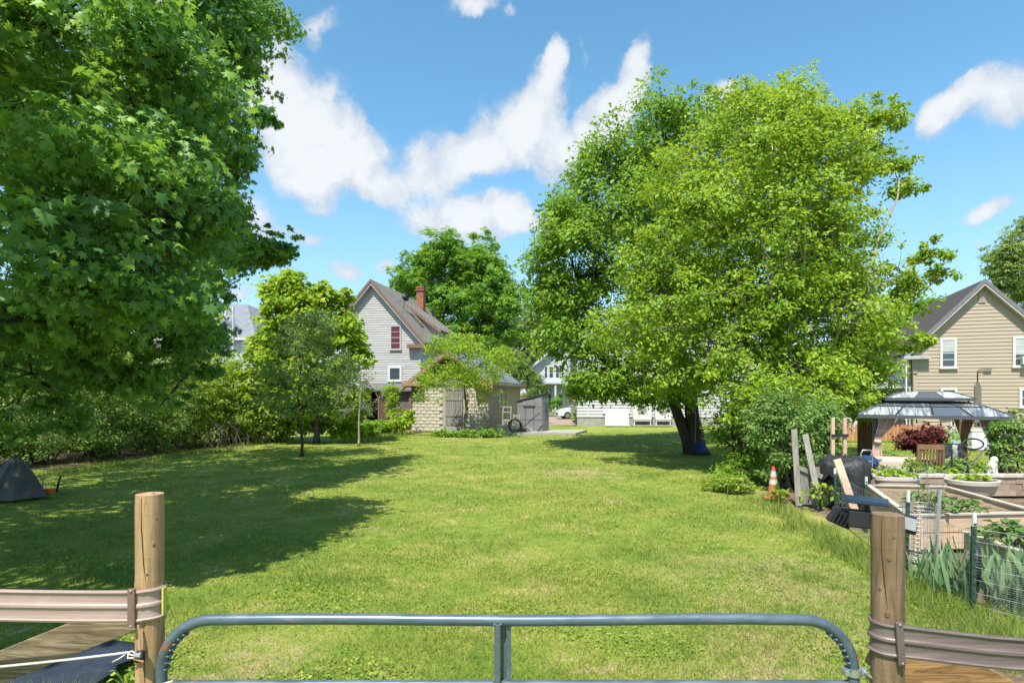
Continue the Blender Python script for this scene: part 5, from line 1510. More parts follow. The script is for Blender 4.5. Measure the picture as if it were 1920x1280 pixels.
pp = MB().tube([(5.87, 6.72, .552), (6.9, 6.62, .557)], .018, 10).build('black_pipe', mat('pipe_grey', (.07, .07, .075), .5), None)
tag(pp, 'short dark pipe lying across the nearer raised bed', 'pipe')

# leaning boards, bare plank, stakes, bin, cone
pal = thing('leaning_boards', 'broken grey wooden pallet leaning beside the traffic cone', 'pallet', (5.95, 12.45, 0), -.35)
for k in range(5):
    x = .02 + k * .10
    MB().beam((x, .05, 0), (x - .05, .02, .74 + .05 * math.sin(k * 2)), .092, .02, side=(1, 0, 0)).build('board', old_wood, pal)
MB().beam((-.02, .0, .78), (.46, -.05, .60), .09, .03, side=(0, 0, 1)).build('cross_board', grey_wood, pal)
MB().beam((.02, -.05, -.02), (-.06, .06, 1.56), .11, .04, side=(1, 0, 0)).build('tall_board', grey_wood, pal)
MB().beam((.40, -.28, -.02), (.14, .0, 1.46), .11, .045, side=(1, 0, 0)).build('tall_board', grey_wood, pal)
pk = MB().beam((6.62, 11.5, -.02), (6.36, 11.7, 1.02), .15, .05, side=(1, 0, 0)).build('bare_plank', mat('pale_plank', (.60, .45, .31), .8, .15, 2, .2, stretch=(5, 5, .5)), None, bevel=.004)
tag(pk, 'pale bare plank leaning upright in front of the black covered bin', 'plank')
for X0, lb in ((7.02, 'left of two thin wooden stakes behind the black bin'), (7.28, 'right of two thin wooden stakes behind the black bin')):
    st = MB().span((X0 - .035, 13.05, -.05), (X0 + .035, 13.10, 1.78)).build('wooden_stake', fresh_wood, None)
    tag(st, lb, 'stake', 'thin stakes behind the bin')
sp_ = MB().span((6.98, 13.02, 1.36), (7.34, 13.05, 1.42)).build('black_strap', black_pl, None)
tag(sp_, 'black strap tied across the two thin stakes', 'strap')
bn = thing('compost_bin', 'round wire compost bin covered with crumpled black plastic', 'compost bin', (6.88, 12.4, 0))
mb = MB()
for i in range(40):
    a = i * 2 * math.pi / 40
    mb.tube([(.44 * math.cos(a), .44 * math.sin(a), 0), (.44 * math.cos(a), .44 * math.sin(a), .78)], .0035, 3, cap=False)
for j in range(9):
    mb.tube([(.44 * math.cos(i * math.pi / 15), .44 * math.sin(i * math.pi / 15), .02 + j * .095) for i in range(31)], .0035, 3, cap=False)
o = mb.build('cage', metal_dark, bn, fix=False)
o['kind'] = 'stuff'
rows_ = []
for i in range(49):
    a = 2 * math.pi * i / 48
    col = []
    for k in range(13):
        u = k / 12
        r = .50 * min(1, u * 1.5)
        fold = .035 * math.sin(a * 9 + u * 3) + .03 * math.sin(a * 5 + 2)
        z = .98 - .12 * u + rnd.gauss(0, .018) + .05 * math.sin(a * 13 + u * 17) * u - (.0 if u < .6 else (u - .6) * 1.5 * (.7 + .3 * math.sin(a * 3))) + .03 * math.sin(a * 2 + u * 7) * (u > 0) + .05 * math.sin(a * 4 - u * 9) * (u > 0)
        col.append(((r + fold * u) * math.cos(a), (r + fold * u) * math.sin(a), z))
    rows_.append(col)
MB().grid(rows_).build('black_cover', black_sheet, bn, smooth=True, fix=False)
MB().lathe([(.40, .02), (.41, .4), (.40, .8)], 24).build('filling', black_sheet, bn, smooth='auto')
cn = thing('traffic_cone', 'faded orange traffic cone with two pale bands at the lilac bush', 'traffic cone', GP(1450, 934), .2)
cone_o = mat('cone_orange', (.44, .155, .07), .7, .2, 5)
cone_w = mat('cone_band', (.46, .45, .41), .6, .25, 6)
def cone_r(z):
    return .135 - (.135 - .028) * z / .70
def cone_seg(name, z0, z1, m, d=0):
    MB().lathe([(cone_r(z0) + d, z0), (cone_r(z1) + d, z1)], 28).build(name, m, cn, smooth='auto')
cone_seg('cone_body', .03, .70, cone_o)
cone_seg('band', .32, .42, cone_w, .003); cone_seg('band', .48, .60, cone_w, .003)
cone_seg('tip', .64, .705, mat('cone_red', (.55, .08, .05), .6), .002)
MB().box((0, 0, .015), (.36, .36, .03)).build('base_plate', cone_o, cn, bevel=.008)
plant('weed', 'long leaved weed growing up in front of the traffic cone', 'weed', GP(1462, 940), 30, .13, .30, .15, LEAF, L_sunny, up=.5)
plant('flowering_weed', 'leafy weed with yellow flowers left of the steel post, below the black bin', 'weed', (6.2, 12.0, 0), 90, .34, .48, .10, LEAF, L_sunny, up=.6)

# retaining wall of tan blocks with pale caps
rw = thing('block_retaining_wall', 'low tan block retaining wall with pale cap stones below the gazebo', 'wall', (7.6, 13.45, 0))
bb = MB().span((0, 0, 0), (.295, .2, .135)).mesh('wall_block', terracotta)
cs = MB().span((0, -.03, 0), (.395, .24, .06)).mesh('cap_stone', cap_stone)
for r in range(3):
    x = 0.0 if r % 2 else -.15
    while x < 5.6:
        put('wall_block', bb, rw, (x, rnd.uniform(-.012, .012), r * .14))
        x += .30
for k in range(14):
    put('cap_stone', cs, rw, (-.1 + k * .40, 0, .421), (0, 0, rnd.gauss(0, .006)))
pb = struct(MB().span((7.5, 13.66, 0), (13.2, 14.05, .40)).build('planting_bed', soil_m))
def planter(name, label, loc, rx, ry, h, ped):
    t = thing(name, label, 'planter', loc)
    beige = mat('planter_beige', (.46, .375, .28), .6, .06, 3)
    rim = mat('planter_rim', (.50, .455, .38), .6, .05, 3)
    if ped:
        MB().lathe([(.64, .0), (.60, .02), (.62, .26), (.80, .30), (.96, h - .09)], 36, sx=rx, sy=ry).build('bowl', beige, t, smooth='auto')
    else:
        MB().lathe([(.80, .0), (.97, h - .09)], 36, sx=rx, sy=ry).build('bowl', beige, t, smooth='auto')
    MB().lathe([(.97, h - .09), (1.03, h - .085), (1.05, h - .01), (1.03, h), (.93, h), (.92, h - .04)], 40, sx=rx, sy=ry).build('rim', rim, t, smooth='auto')
    MB().lathe([(.0, h - .035), (.92, h - .03)], 36, sx=rx, sy=ry).build('soil', soil_m, t)
    return t
planter('planter', 'long oval white rimmed planter of lettuce, left of the round one', (8.22, 12.75, .0), .48, .22, .55, False)
planter('planter', 'big round beige planter with white rim and lettuce, right of the long one', (9.28, 12.05, 0), .47, .40, .58, True)
for lb, x, y, z in [('lettuce at the left end of the long planter', 7.98, 12.75, .52), ('lettuce in the middle of the long planter', 8.2, 12.75, .52), ('lettuce at the right end of the long planter', 8.45, 12.75, .52),
                    ('lettuce at the left of the round planter', 9.08, 12.0, .55), ('larger lettuce at the right of the round planter', 9.42, 12.05, .55)]:
    plant('lettuce', lb, 'lettuce', (x, y, z), 46, .13, .12, .09, BROAD, L_lettuce, up=.7, group='lettuces in the planters', stalk=False)
for lb, px, z, lm, n, r, h, sz in [('dark leafy plant at the left end of the wall', 1622, .4, L_fresh, 50, .16, .2, .10), ('dark flowering plant behind the long planter', 1665, .4, L_apple, 80, .24, .22, .09), ('round green plant behind the right end of the long planter', 1708, .4, L_fresh, 110, .18, .38, .09),
                                ('blue green plant at the foot of the slatted wooden chair', 1740, .4, L_lilac, 80, .18, .24, .1), ('spiky yellow green grass plant left of the steel pole', 1772, .4, L_lettuce, 60, .2, .2, .16), ('broad olive shrub between the two planters', 1800, .4, L_lilac, 150, .32, .42, .09), ('small plant behind the round planter', 1838, .4, L_fresh, 70, .22, .3, .1)]:
    X = (px - CX) / F * 13.85
    plant('wall_plant', lb, 'plant', (X, 13.85, z), n, r, h, sz, LEAF, lm, up=.6, group='plants along the block wall')

# ------------------------------------------------------------------ gazebo and what stands round it
GT = math.radians(28)
gz = thing('gazebo', 'patio gazebo with two tier grey panelled roof and tied pink brown curtains', 'gazebo', (9.41, 15.5, 0), -GT)
GWd, GDp, GE = 2.42, 3.5, 1.75
frame_g = mat('gazebo_frame', (.10, .107, .112), .5, .15, 5, metal=.3)
def panel_material(name, a, b):
    m, t = new_mat(name)
    tcn = t.n('ShaderNodeTexCoord')
    mp = t.n('ShaderNodeMapping', {'Vector': tcn.outputs['Object'], 'Scale': (5.5, .5, .6)})
    n1 = t.noise(mp.outputs[0], 2.6, 6, .65)
    oi = t.n('ShaderNodeObjectInfo')
    k = t.math('ADD', n1.outputs[0], t.math('MULTIPLY', t.math('SUBTRACT', oi.outputs['Random'], .5), .45))
    c = t.ramp(k, [(.46, a), (.72, b)])
    p = t.n('ShaderNodeBsdfPrincipled', {'Base Color': c, 'Roughness': .3, 'Specular IOR Level': .6})
    t.n('ShaderNodeOutputMaterial', {0: p.outputs[0]})
    return m
pan_m = panel_material('roof_panel', (.085, .10, .12), (.52, .54, .55))
def tier(x0, x1, y0, y1, z0, inset, z1, cols, rows):
    lo_ = [Vector((x0, y0, z0)), Vector((x1, y0, z0)), Vector((x1, y1, z0)), Vector((x0, y1, z0))]
    hi_ = [Vector((x0 + inset, y0 + inset, z1)), Vector((x1 - inset, y0 + inset, z1)), Vector((x1 - inset, y1 - inset, z1)), Vector((x0 + inset, y1 - inset, z1))]
    for i in range(4):
        a, b, c, d = lo_[i], lo_[(i + 1) % 4], hi_[(i + 1) % 4], hi_[i]
        for r in range(rows):
            for q in range(cols):
                def P(u, v):
                    return a.lerp(b, u).lerp(d.lerp(c, u), v)
                u0_, u1_, v0, v1 = q / cols + .008, (q + 1) / cols - .008, r / rows + .03, (r + 1) / rows - .03
                bow = Vector((0, 0, .05))
                f = lambda u, v: P(u, v) + bow * math.sin(math.pi * v) * (rows > 1)
                MB().add([f(u0_, v0), f(u1_, v0), f(u1_, v1), f(u0_, v1)], [(0, 1, 2, 3)]).build('roof_panel', pan_m, gz, solid=.008)
            for q in range(1, cols):
                MB().tube([P(q / cols, v_ / 6) + Vector((0, 0, .05 * math.sin(math.pi * v_ / 6) * (rows > 1))) for v_ in range(7)], .013, 5).build('rib', frame_g, gz)
        MB().tube([P(0, v_ / 6) + Vector((0, 0, .05 * math.sin(math.pi * v_ / 6) * (rows > 1))) for v_ in range(7)], .022, 5).build('hip_bar', frame_g, gz)
        MB().beam(a + Vector((0, 0, -.03)), b + Vector((0, 0, -.03)), .075, .05).build('eave_beam', frame_g, gz)
        MB().beam(d, c, .03, .03).build('top_beam', frame_g, gz)
    MB().add(hi_, [(0, 1, 2, 3)]).build('roof_cap', frame_g, gz, solid=.01)
OV = .37
tier(-OV, GWd + OV, -OV, GDp + OV, GE, .85, GE + .34, 4, 2)
tier(.28, GWd - .28, .28, GDp - .28, GE + .44, .42, GE + .60, 3, 1)
for x in (.4, GWd - .4):
    for y in (.45, GDp - .45):
        MB().span((x, y, GE + .30), (x + .04, y + .04, GE + .46)).build('tier_strut', frame_g, gz)
for x in (0, GWd):
    for y in (0, GDp):
        MB().span((x - .05, y - .05, 0), (x + .05, y + .05, GE - .03)).build('post', frame_g, gz)
def curtain(x, y, w_top, w_tie, w_bot, m, tie=.95, lean=0.0, rz=0.0, straight=False):
    rows_ = []
    nz, nx = 20, 40
    for j in range(nz + 1):
        z = (GE - .06) * j / nz
        if straight:
            wv_, cx_ = w_top, 0
        elif z > tie:
            k = (z - tie) / (GE - .06 - tie)
            k = k * k * (3 - 2 * k)
            wv_, cx_ = w_tie + (w_top - w_tie) * k, lean * k
        else:
            k = (tie - z) / tie
            wv_, cx_ = w_tie + (w_bot - w_tie) * min(1, k * 1.3), -.25 * lean * k
        row = []
        for i in range(nx + 1):
            u = i / nx - .5
            row.append((cx_ + u * wv_, .045 * math.sin(u * 44) * (.35 + .65 * wv_ / max(w_top, .01)) , z))
        rows_.append(row)
    o = MB().grid(rows_).build('curtain', m, gz, smooth=True, fix=False)
    o.location = (x, y, 0)
    o.rotation_euler = (0, 0, rz)
    if not straight:
        t2 = MB().lathe([(w_tie * .62, -.03), (w_tie * .66, 0), (w_tie * .62, .03)], 16).build('tie', m, o)
        t2.location = (0, 0, tie)
    return o
cur_b = mat('curtain_brown', (.34, .205, .13), .85, .12, 2, stretch=(14, 1, .3))
cur_p = mat('curtain_pink', (.66, .50, .42), .85, .08, 2, stretch=(14, 1, .3))
curtain(.06, -.10, .42, .14, .44, cur_p, lean=.24, tie=1.08)
curtain(.0, GDp * .93, .62, .5, .6, cur_b, straight=True, rz=GT * .9)
curtain(GWd, GDp - .1, .62, .16, .30, cur_b, tie=.82, rz=GT)
curtain(GWd + .05, .0, .40, .12, .34, cur_p, lean=-.1)
# string lights
sl_ = thing('string_lights', 'string of small dark hanging bulbs under the gazebo eave', 'string lights', (9.41, 15.5, 0), -GT)
pts = []
for i in range(25):
    u = i / 24
    pts.append((.25 + u * 2.0, .06, 1.66 - .05 * abs(math.sin(u * 9.4)) - .04 * u))
MB().tube(pts, .005, 4).build('wire', black_pl, sl_)
for i in range(2, 24, 3):
    p = pts[i]
    MB().tube([p, (p[0], p[1], p[2] - .05), (p[0], p[1], p[2] - .09)], [.012, .016, .022], 6).build('bulb', black_pl, sl_)
tb = thing('covered_table', 'patio table under a long beige cloth in front of the gazebo', 'table', (9.62, 14.9, 0), -.25)
MB().span((-.60, -.35, .66), (.60, .35, .70)).build('table_top', old_wood, tb)
for x in (-.5, .5):
    for y in (-.28, .28):
        MB().span((x - .03, y - .03, 0), (x + .03, y + .03, .66)).build('leg', old_wood, tb)
rows_ = []
per = []
for i in range(65):
    a = 2 * math.pi * i / 64
    per.append((math.copysign(min(1, abs(math.cos(a)) ** .45), math.cos(a)) * .62, math.copysign(min(1, abs(math.sin(a)) ** .45), math.sin(a)) * .37))
for j in range(9):
    k = j / 8
    if j == 0:
        rows_.append([(0, 0, .712)] * 65)
    else:
        d = (k - .125) / .875
        rows_.append([(x * (1 + .06 * d + .05 * d * math.sin(i * 1.3)), y * (1 + .1 * d + .07 * d * math.sin(i * 1.3 + 1)), .712 - .62 * d) for i, (x, y) in enumerate(per)])
cl = MB().grid(rows_).build('tablecloth', mat('beige_cloth', (.52, .43, .34), .9, .06, 3), None, smooth=True, fix=False)
cl.location, cl.rotation_euler = tb.location, tb.rotation_euler
tag(cl, 'beige tablecloth hanging in folds over the gazebo table', 'tablecloth')
sc_ = thing('slatted_chair', 'brown slatted wooden chair seen from behind, in front of the gazebo', 'chair', (10.02, 14.35, 0), -.25)
chair_w = mat('chair_wood', (.23, .125, .065), .6, .2, 4, stretch=(5, 5, .6))
for x in (-.28, .28):
    MB().beam((x, .0, 0), (x * .93, -.10, 1.08), .05, .05, side=(1, 0, 0)).build('back_leg', chair_w, sc_)
    MB().span((x - .03, .45, 0), (x + .03, .50, .62)).build('front_leg', chair_w, sc_)
    MB().span((x - .04, -.02, .62), (x + .04, .55, .65)).build('armrest', chair_w, sc_)
MB().beam((-.27, -.10, 1.03), (.27, -.10, 1.03), .12, .04).build('top_rail', chair_w, sc_)
MB().beam((-.26, -.02, .38), (.26, -.02, .38), .06, .04).build('bottom_rail', chair_w, sc_)
for k in range(7):
    x = -.21 + k * .07
    MB().beam((x, -.02, .38), (x * .96, -.095, .98), .036, .02, side=(1, 0, 0)).build('slat', chair_w, sc_)
for k in range(5):
    MB().span((-.27, .02 + k * .1, .40), (.27, .10 + k * .1, .425)).build('seat_slat', chair_w, sc_)
def sling_chair(label, loc, rz, m):
    t = thing('sling_chair', label, 'chair', loc, rz, 'grey cushioned patio chairs')
    rows_ = [[(x, -.32 - .25 * k / 8 + (.05 * math.sin(k)), .42 + .62 * k / 8) for x in (-.26, -.1, .1, .26)] for k in range(9)]
    MB().grid(rows_).build('back_cushion', m, t, smooth=True, solid=.10)
    MB().span((-.27, -.34, .34), (.27, .26, .44)).build('seat_cushion', m, t, bevel=.03)
    for x in (-.3, .3):
        MB().tube([(x, .28, 0), (x, .26, .60), (x, -.30, .60), (x, -.48, .0)], .018, 6).build('arm_frame', metal_dark, t)
    return t
cush = mat('grey_cushion', (.33, .34, .31), .9, .15, 14)
sling_chair('grey cushioned chair between the covered table and the slatted chair', (10.55, 15.0, 0), .9, cush)
sling_chair('grey cushioned chair right of the slatted wooden chair', (11.25, 15.3, 0), -.7, cush)
kt = thing('kettle_grill', 'dark blue kettle grill left of the covered table', 'grill', (8.45, 14.25, 0))
blue_en = mat('blue_enamel', (.02, .05, .14), .2, .1, 4, spec=.6)
MB().lathe([(.02, .42), (.17, .46), (.25, .56), (.27, .64)], 24).build('bowl', blue_en, kt, smooth='auto')
MB().lathe([(.275, .645), (.25, .74), (.15, .82), (.02, .84)], 24).build('lid', blue_en, kt, smooth='auto')
for k in range(3):
    a = k * 2.09 + .4
    MB().tube([(.12 * math.cos(a), .12 * math.sin(a), .48), (.28 * math.cos(a), .28 * math.sin(a), 0)], .014, 6).build('leg', metal_dark, kt)
ht = thing('hand_truck', 'grey hand truck handle standing left of the blue grill', 'hand truck', (8.18, 13.78, .4))
MB().tube([(-.13, 0, 0), (-.13, 0, .52), (-.09, 0, .60), (.09, 0, .60), (.13, 0, .52), (.13, 0, 0)], .016, 8).build('frame', steel, ht, smooth=True)
for z in (.12, .34):
    MB().tube([(-.13, 0, z), (.13, 0, z)], .012, 6).build('cross_bar', steel, ht)
bo = thing('black_pot', 'black rounded pot behind the black covered bin, left of the hand truck', 'pot', (7.85, 13.9, .4))
MB().lathe([(.10, 0), (.15, .06), (.17, .22), (.15, .30), (.12, .34)], 20).build('pot_body', black_pl, bo, smooth='auto')
# white dog statue
dg = thing('dog_statue', 'small white sitting dog statue on the wall below the right shrub', 'statue', (11.08, 13.8, .40), .3)
stone_w = mat('white_stone', (.66, .64, .60), .8, .12, 8, .3)
def skin_mesh(name, verts, edges, radii, m, parent, sub=1):
    me = bpy.data.meshes.new(name)
    me.from_pydata(verts, edges, [])
    me.materials.append(m)
    o = bpy.data.objects.new(name, me)
    COL.objects.link(o)
    o.parent = parent
    md = o.modifiers.new('skin', 'SKIN')
    sv = me.skin_vertices[0].data if len(me.skin_vertices) else None
    if sv is None:
        return o
    for i, r in enumerate(radii):
        sv[i].radius = (r, r)
    sv[0].use_root = True
    md.use_smooth_shade = True
    s = o.modifiers.new('sub', 'SUBSURF')
    s.levels = s.render_levels = sub
    return o
import bmesh
def skin_build(name, verts, edges, radii, m, parent, sub=1):
    me = bpy.data.meshes.new(name)
    bm = bmesh.new()
    lay = bm.verts.layers.skin.new()
    vs = []
    for v, r in zip(verts, radii):
        q = bm.verts.new(v)
        q[lay].radius = (r, r)
        vs.append(q)
    vs[0][lay].use_root = True
    for a, b in edges:
        bm.edges.new((vs[a], vs[b]))
    bm.to_mesh(me)
    bm.free()
    me.materials.append(m)
    o = bpy.data.objects.new(name, me)
    COL.objects.link(o)
    o.parent = parent
    md = o.modifiers.new('skin', 'SKIN')
    md.use_smooth_shade = True
    s = o.modifiers.new('sub', 'SUBSURF')
    s.levels = s.render_levels = sub
    return o
skin_build('figure', [(.0, .05, .12), (0, .0, .24), (0, -.04, .34), (0, -.06, .40), (0, -.13, .39), (.055, -.08, .0), (.05, -.06, .2), (-.055, -.08, 0), (-.05, -.06, .2), (.1, .02, .05), (-.1, .02, .05), (.1, -.07, .01), (-.1, -.07, .01), (.05, -.04, .45), (-.05, -.04, .45)],
           [(0, 1), (1, 2), (2, 3), (3, 4), (1, 6), (6, 5), (1, 8), (8, 7), (0, 9), (0, 10), (9, 11), (10, 12), (3, 13), (3, 14)],
           [.12, .10, .07, .075, .04, .03, .04, .03, .04, .07, .07, .03, .03, .02, .02], stone_w, dg, 2)
# leaning pole with hoop
hp_ = thing('leaning_pole', 'dark metal pole leaning over the wall with a hoop at its top', 'pole', (10.55, 13.72, .44))
MB().tube([(-.22, 0, .0), (.42, .1, .62)], .018, 6).build('pole_shaft', metal_dark, hp_)
MB().tube([(-.33, .02, .10), (.05, .06, .55)], .012, 6).build('brace', metal_dark, hp_)
MB().tube([(.12 + .24 * math.cos(a), .1 + .02 * math.sin(a), .70 + .12 * math.sin(a)) for a in [i * math.pi / 10 for i in range(21)]], .02, 6, cap=False).build('hoop', black_pl, hp_, smooth=True)
MB().tube([(-.45, 0, -.02), (-.45, 0, .58)], .022, 6).build('upright', metal_dark, hp_)
# shrub in front of the gazebo's right side
BRS = [blob_px(*b) for b in [(1890, 830, 13.95, 34, 40, .4, 1), (1915, 800, 13.95, 30, 30, .35, 1), (1875, 810, 13.9, 18, 24, .3, 1), (1925, 850, 13.9, 34, 34, .4, 1), (1885, 868, 13.9, 26, 20, .3, .8)]]
shrub('maple_shrub', 'loose leafy green shrub hiding the right end of the gazebo', 'shrub', 11.65, 13.9, BRS, 330, 12, .075, L_lilac, stems=12, size=.075, shell=.4, up=.7, rag=.15)
# dark red Japanese maple
BJ = [blob_px(*b) for b in [(1700, 826, 19.5, 26, 14, .45, 1), (1732, 816, 19.5, 28, 16, .5, 1), (1718, 824, 19.3, 40, 12, .5, 1)]]
tree('red_maple', 'low dome of dark red Japanese maple behind the slatted chair', 'tree', (13.2, 19.5, 0), [(13.2, 19.5, 0), (13.2, 19.5, .4), (13.1, 19.5, .7)], .05, .02, BJ, 330, 12, .10, L_red, bark_dark, LEAF, size=.09, shell=.6, droop=.9, up=.8, twigs=2)
# picket fence, white shed, trellis
pf = thing('picket_fence', 'orange brown picket fence on the lawn behind the gazebo', 'fence', (15.6, 28.9, 0))
pick = mat('picket_brown', (.46, .20, .10), .75, .15, 4, .1, stretch=(4, 4, .5), obj_var=.12)
pkm = MB().extrude([(0, 0, .05), (.14, 0, .05), (.14, 0, .76), (.10, 0, .82), (.04, 0, .82), (0, 0, .76)], (0, .02, 0)).mesh('picket', pick)
for k in range(26):
    put('picket', pkm, pf, (k * .20, 0, 0))
for z in (.22, .6):
    MB().span((0, .022, z), (5.2, .06, z + .08)).build('rail', pick, pf)
for k in range(4):
    MB().span((k * 1.7, .062, 0), (k * 1.7 + .09, .15, .86)).build('fence_post', pick, pf)
ws = thing('white_shed', 'small white shed wall behind the picket fence, left of the gazebo', 'shed', (17.6, 34.5, 0))
MB().span((0, 0, 0), (2.6, 2, 1.5)).build('wall', white_paint, ws)
MB().extrude([(-.1, -.15, 1.5), (2.7, -.15, 1.5), (2.7, -.15, 1.56), (-.1, -.15, 1.56)], (0, 2.4, .3)).build('roof', dark_roof, ws)
for k in range(4):
    MB().span((.05 + k * .64, -.03, .1), (.05 + k * .64 + .6, -.005, 1.1)).build('wall_panel', trim_white, ws)
wp = MB().span((18.5, 33.2, 0), (18.68, 33.38, 1.75)).build('white_post', trim_white, None)
MB().lathe([(.14, 1.75), (.14, 1.8), (.02, 1.9)], 4, (18.59, 33.29, 0)).build('post_cap', trim_white, wp)
tag(wp, 'square white post in front of the small white shed', 'post')
tl = thing('white_trellis', 'white metal trellis standing before the tan house wall', 'trellis', (17.62, 24.0, 0))
for x in (0, .48):
    MB().span((x, 0, 0), (x + .05, .05, 1.22)).build('upright', trim_white, tl)
for z in (.12, .55, .78, .9, 1.02, 1.17):
    MB().span((.052, .01, z), (.478, .04, z + .03)).build('cross_bar', trim_white, tl)
MB().add([(.06, .045, .13), (.47, .045, .13), (.47, .045, .78), (.06, .045, .78)], [(0, 1, 2, 3)]).build('pane', mat('pale_glass', (.36, .42, .44), .15, .1, 3), tl)
ro = thing('white_cooler', 'pale grey boxes at the foot of the tan house, right of the trellis', 'storage box', (18.8, 24.4, 0))
MB().span((0, 0, 0), (.6, .5, .75)).build('box_body', mat('box_white', (.7, .7, .7), .5), ro, bevel=.02)
MB().span((-.02, -.02, .755), (.62, .52, .82)).build('box_lid', trim_white, ro, bevel=.02)
MB().span((.75, .1, 0), (1.25, .5, .55)).build('side_box', MATS['box_white'], ro, bevel=.02)
plant('leafy_plant', 'green leafy plant left of the white trellis, behind the gazebo chairs', 'plant', (16.7, 23.0, 0), 150, .75, .85, .17, LEAF, L_fresh, up=.6)

# ------------------------------------------------------------------ things on the lawn
ds = thing('disc_swing', 'blue disc swing hanging on ropes against the thick double trunk', 'swing', (7.05, 22.55, 0))
o = MB().lathe([(.02, 0), (.22, .01), (.25, .03), (.22, .05), (.02, .06)], 24).build('disc', mat('blue_plastic', (.014, .035, .14), .5, .1, 4), ds, smooth='auto')
o.location, o.rotation_euler = (0, -.1, .27), (math.radians(62), .2, 0)
for x in (-.14, .14):
    MB().tube([(x, -.05, .34), (x * .3, .25, 3.0)], .012, 5).build('rope', mat('swing_rope', (.33, .28, .2), .9), ds)
sf2 = thing('second_trunk', 'left leaning half of the double trunk behind the blue disc', 'tree', (6.85, 23.3, 0))
MB().tube([(.15, -.02, -.1), (.0, 0, .5), (-.3, .05, 1.3), (-.75, .1, 2.6), (-1.3, .3, 4.6)], [.34, .24, .21, .18, .12], 10).build('trunk', bark_dark, sf2, smooth=True)
hpB = GP(10, 936)
cv = thing('covered_heap', 'heap under a grey black tarp rising to a peak at the left edge', 'covered heap', hpB)
rows_ = []
for i in range(61):
    a = 2 * math.pi * i / 60
    col = []
    for k in range(12):
        u = k / 11
        rr = (.06 + .94 * u ** .95) * (1 + .10 * u * math.sin(a * 5 + 1) + .05 * u * math.sin(a * 11)) * (1.15 if math.cos(a) < 0 else .85)
        z = .92 * (1 - u) ** .82 + .10 * (abs(math.sin(a * 4 + u * 1.5)) - .5) * (1 - u) * u * 2 + .04 * math.sin(a * 11 + u * 6) * u * (1 - u) * 2 + rnd.gauss(0, .008) + (.0 if k < 11 else -.02)
        col.append((rr * .62 * math.cos(a), rr * .62 * math.sin(a) + .3, max(z, .005)))
    rows_.append(col)
MB().grid(rows_).build('tarp', mat('tarp_grey', (.085, .078, .07), .55, .4, 4, .3, spec=.4), cv, smooth=True, fix=False)
ct = thing('garden_tool', 'small orange and black motor tool lying at the right foot of the covered heap', 'power tool', GP(80, 929), .25)
MB().add([(-.02, 0, .0), (.22, 0, .03), (.20, 0, .16), (.0, 0, .15), (-.02, .14, 0), (.2, .14, .03), (.18, .14, .14), (0, .14, .15)], [(0, 1, 2, 3), (4, 5, 6, 7), (0, 1, 5, 4), (3, 2, 6, 7), (0, 3, 7, 4), (1, 2, 6, 5)]).build('housing', mat('tool_orange', (.55, .13, .02), .5, .1), ct, bevel=.012)
MB().box((-.12, .07, .07), (.18, .16, .13)).build('engine', black_pl, ct, bevel=.02)
MB().tube([(-.02, .02, .08), (-.02, .05, .20), (-.02, .06, .30)], [.016, .016, .018], 8).build('handle', mat('tool_grey', (.4, .4, .4), .5), ct)
MB().tube([(-.02, .06, .29), (-.02, .066, .345)], .02, 8).build('handle_band', mat('tool_yellow', (.65, .55, .03), .5), ct)
MB().tube([(.14, .3, .02), (.2, .28, .28), (.24, .28, .42)], [.03, .022, .014], 8).build('handle', metal_dark, ct)
stk = MB().tube([(-5.9, 6.35, .02), (-5.35, 6.55, .03), (-5.05, 6.7, .025)], [.012, .016, .01], 7).build('fallen_stick', bark_dark, None)
tag(stk, 'thin dark stick lying on the shaded lawn at the left edge', 'stick')

# ------------------------------------------------------------------ foreground: gate, posts, rails
def wood_log(name, m, cx, cy, r, h, seed, parent):
    rr = random.Random(seed)
    rows_ = []
    n, nz = 40, 36
    ph = [rr.uniform(0, 6.28) for _ in range(4)]
    for j in range(nz + 1):
        z = -.1 + (h + .1) * j / nz
        row = []
        for i in range(n + 1):
            a = 2 * math.pi * (i % n) / n
            q = r * (1 + .018 * math.sin(2 * a + ph[0] + z * .7) + .010 * math.sin(5 * a + ph[1] + z * 2.2) + .006 * math.sin(9 * a + ph[2] - z * 5) + .006 * math.sin(z * 9 + ph[3]))
            if j == nz:
                q *= .965
            row.append((cx + q * math.cos(a), cy + q * math.sin(a), z - (.012 if j == nz - 1 else 0) + (0 if j < nz else 0)))
        rows_.append(row)
    mb = MB().grid(rows_)
    b = nz * (n + 1)
    mb.f.append(tuple(b + i for i in range(n)))
    return mb.build(name, m, parent, smooth='auto')
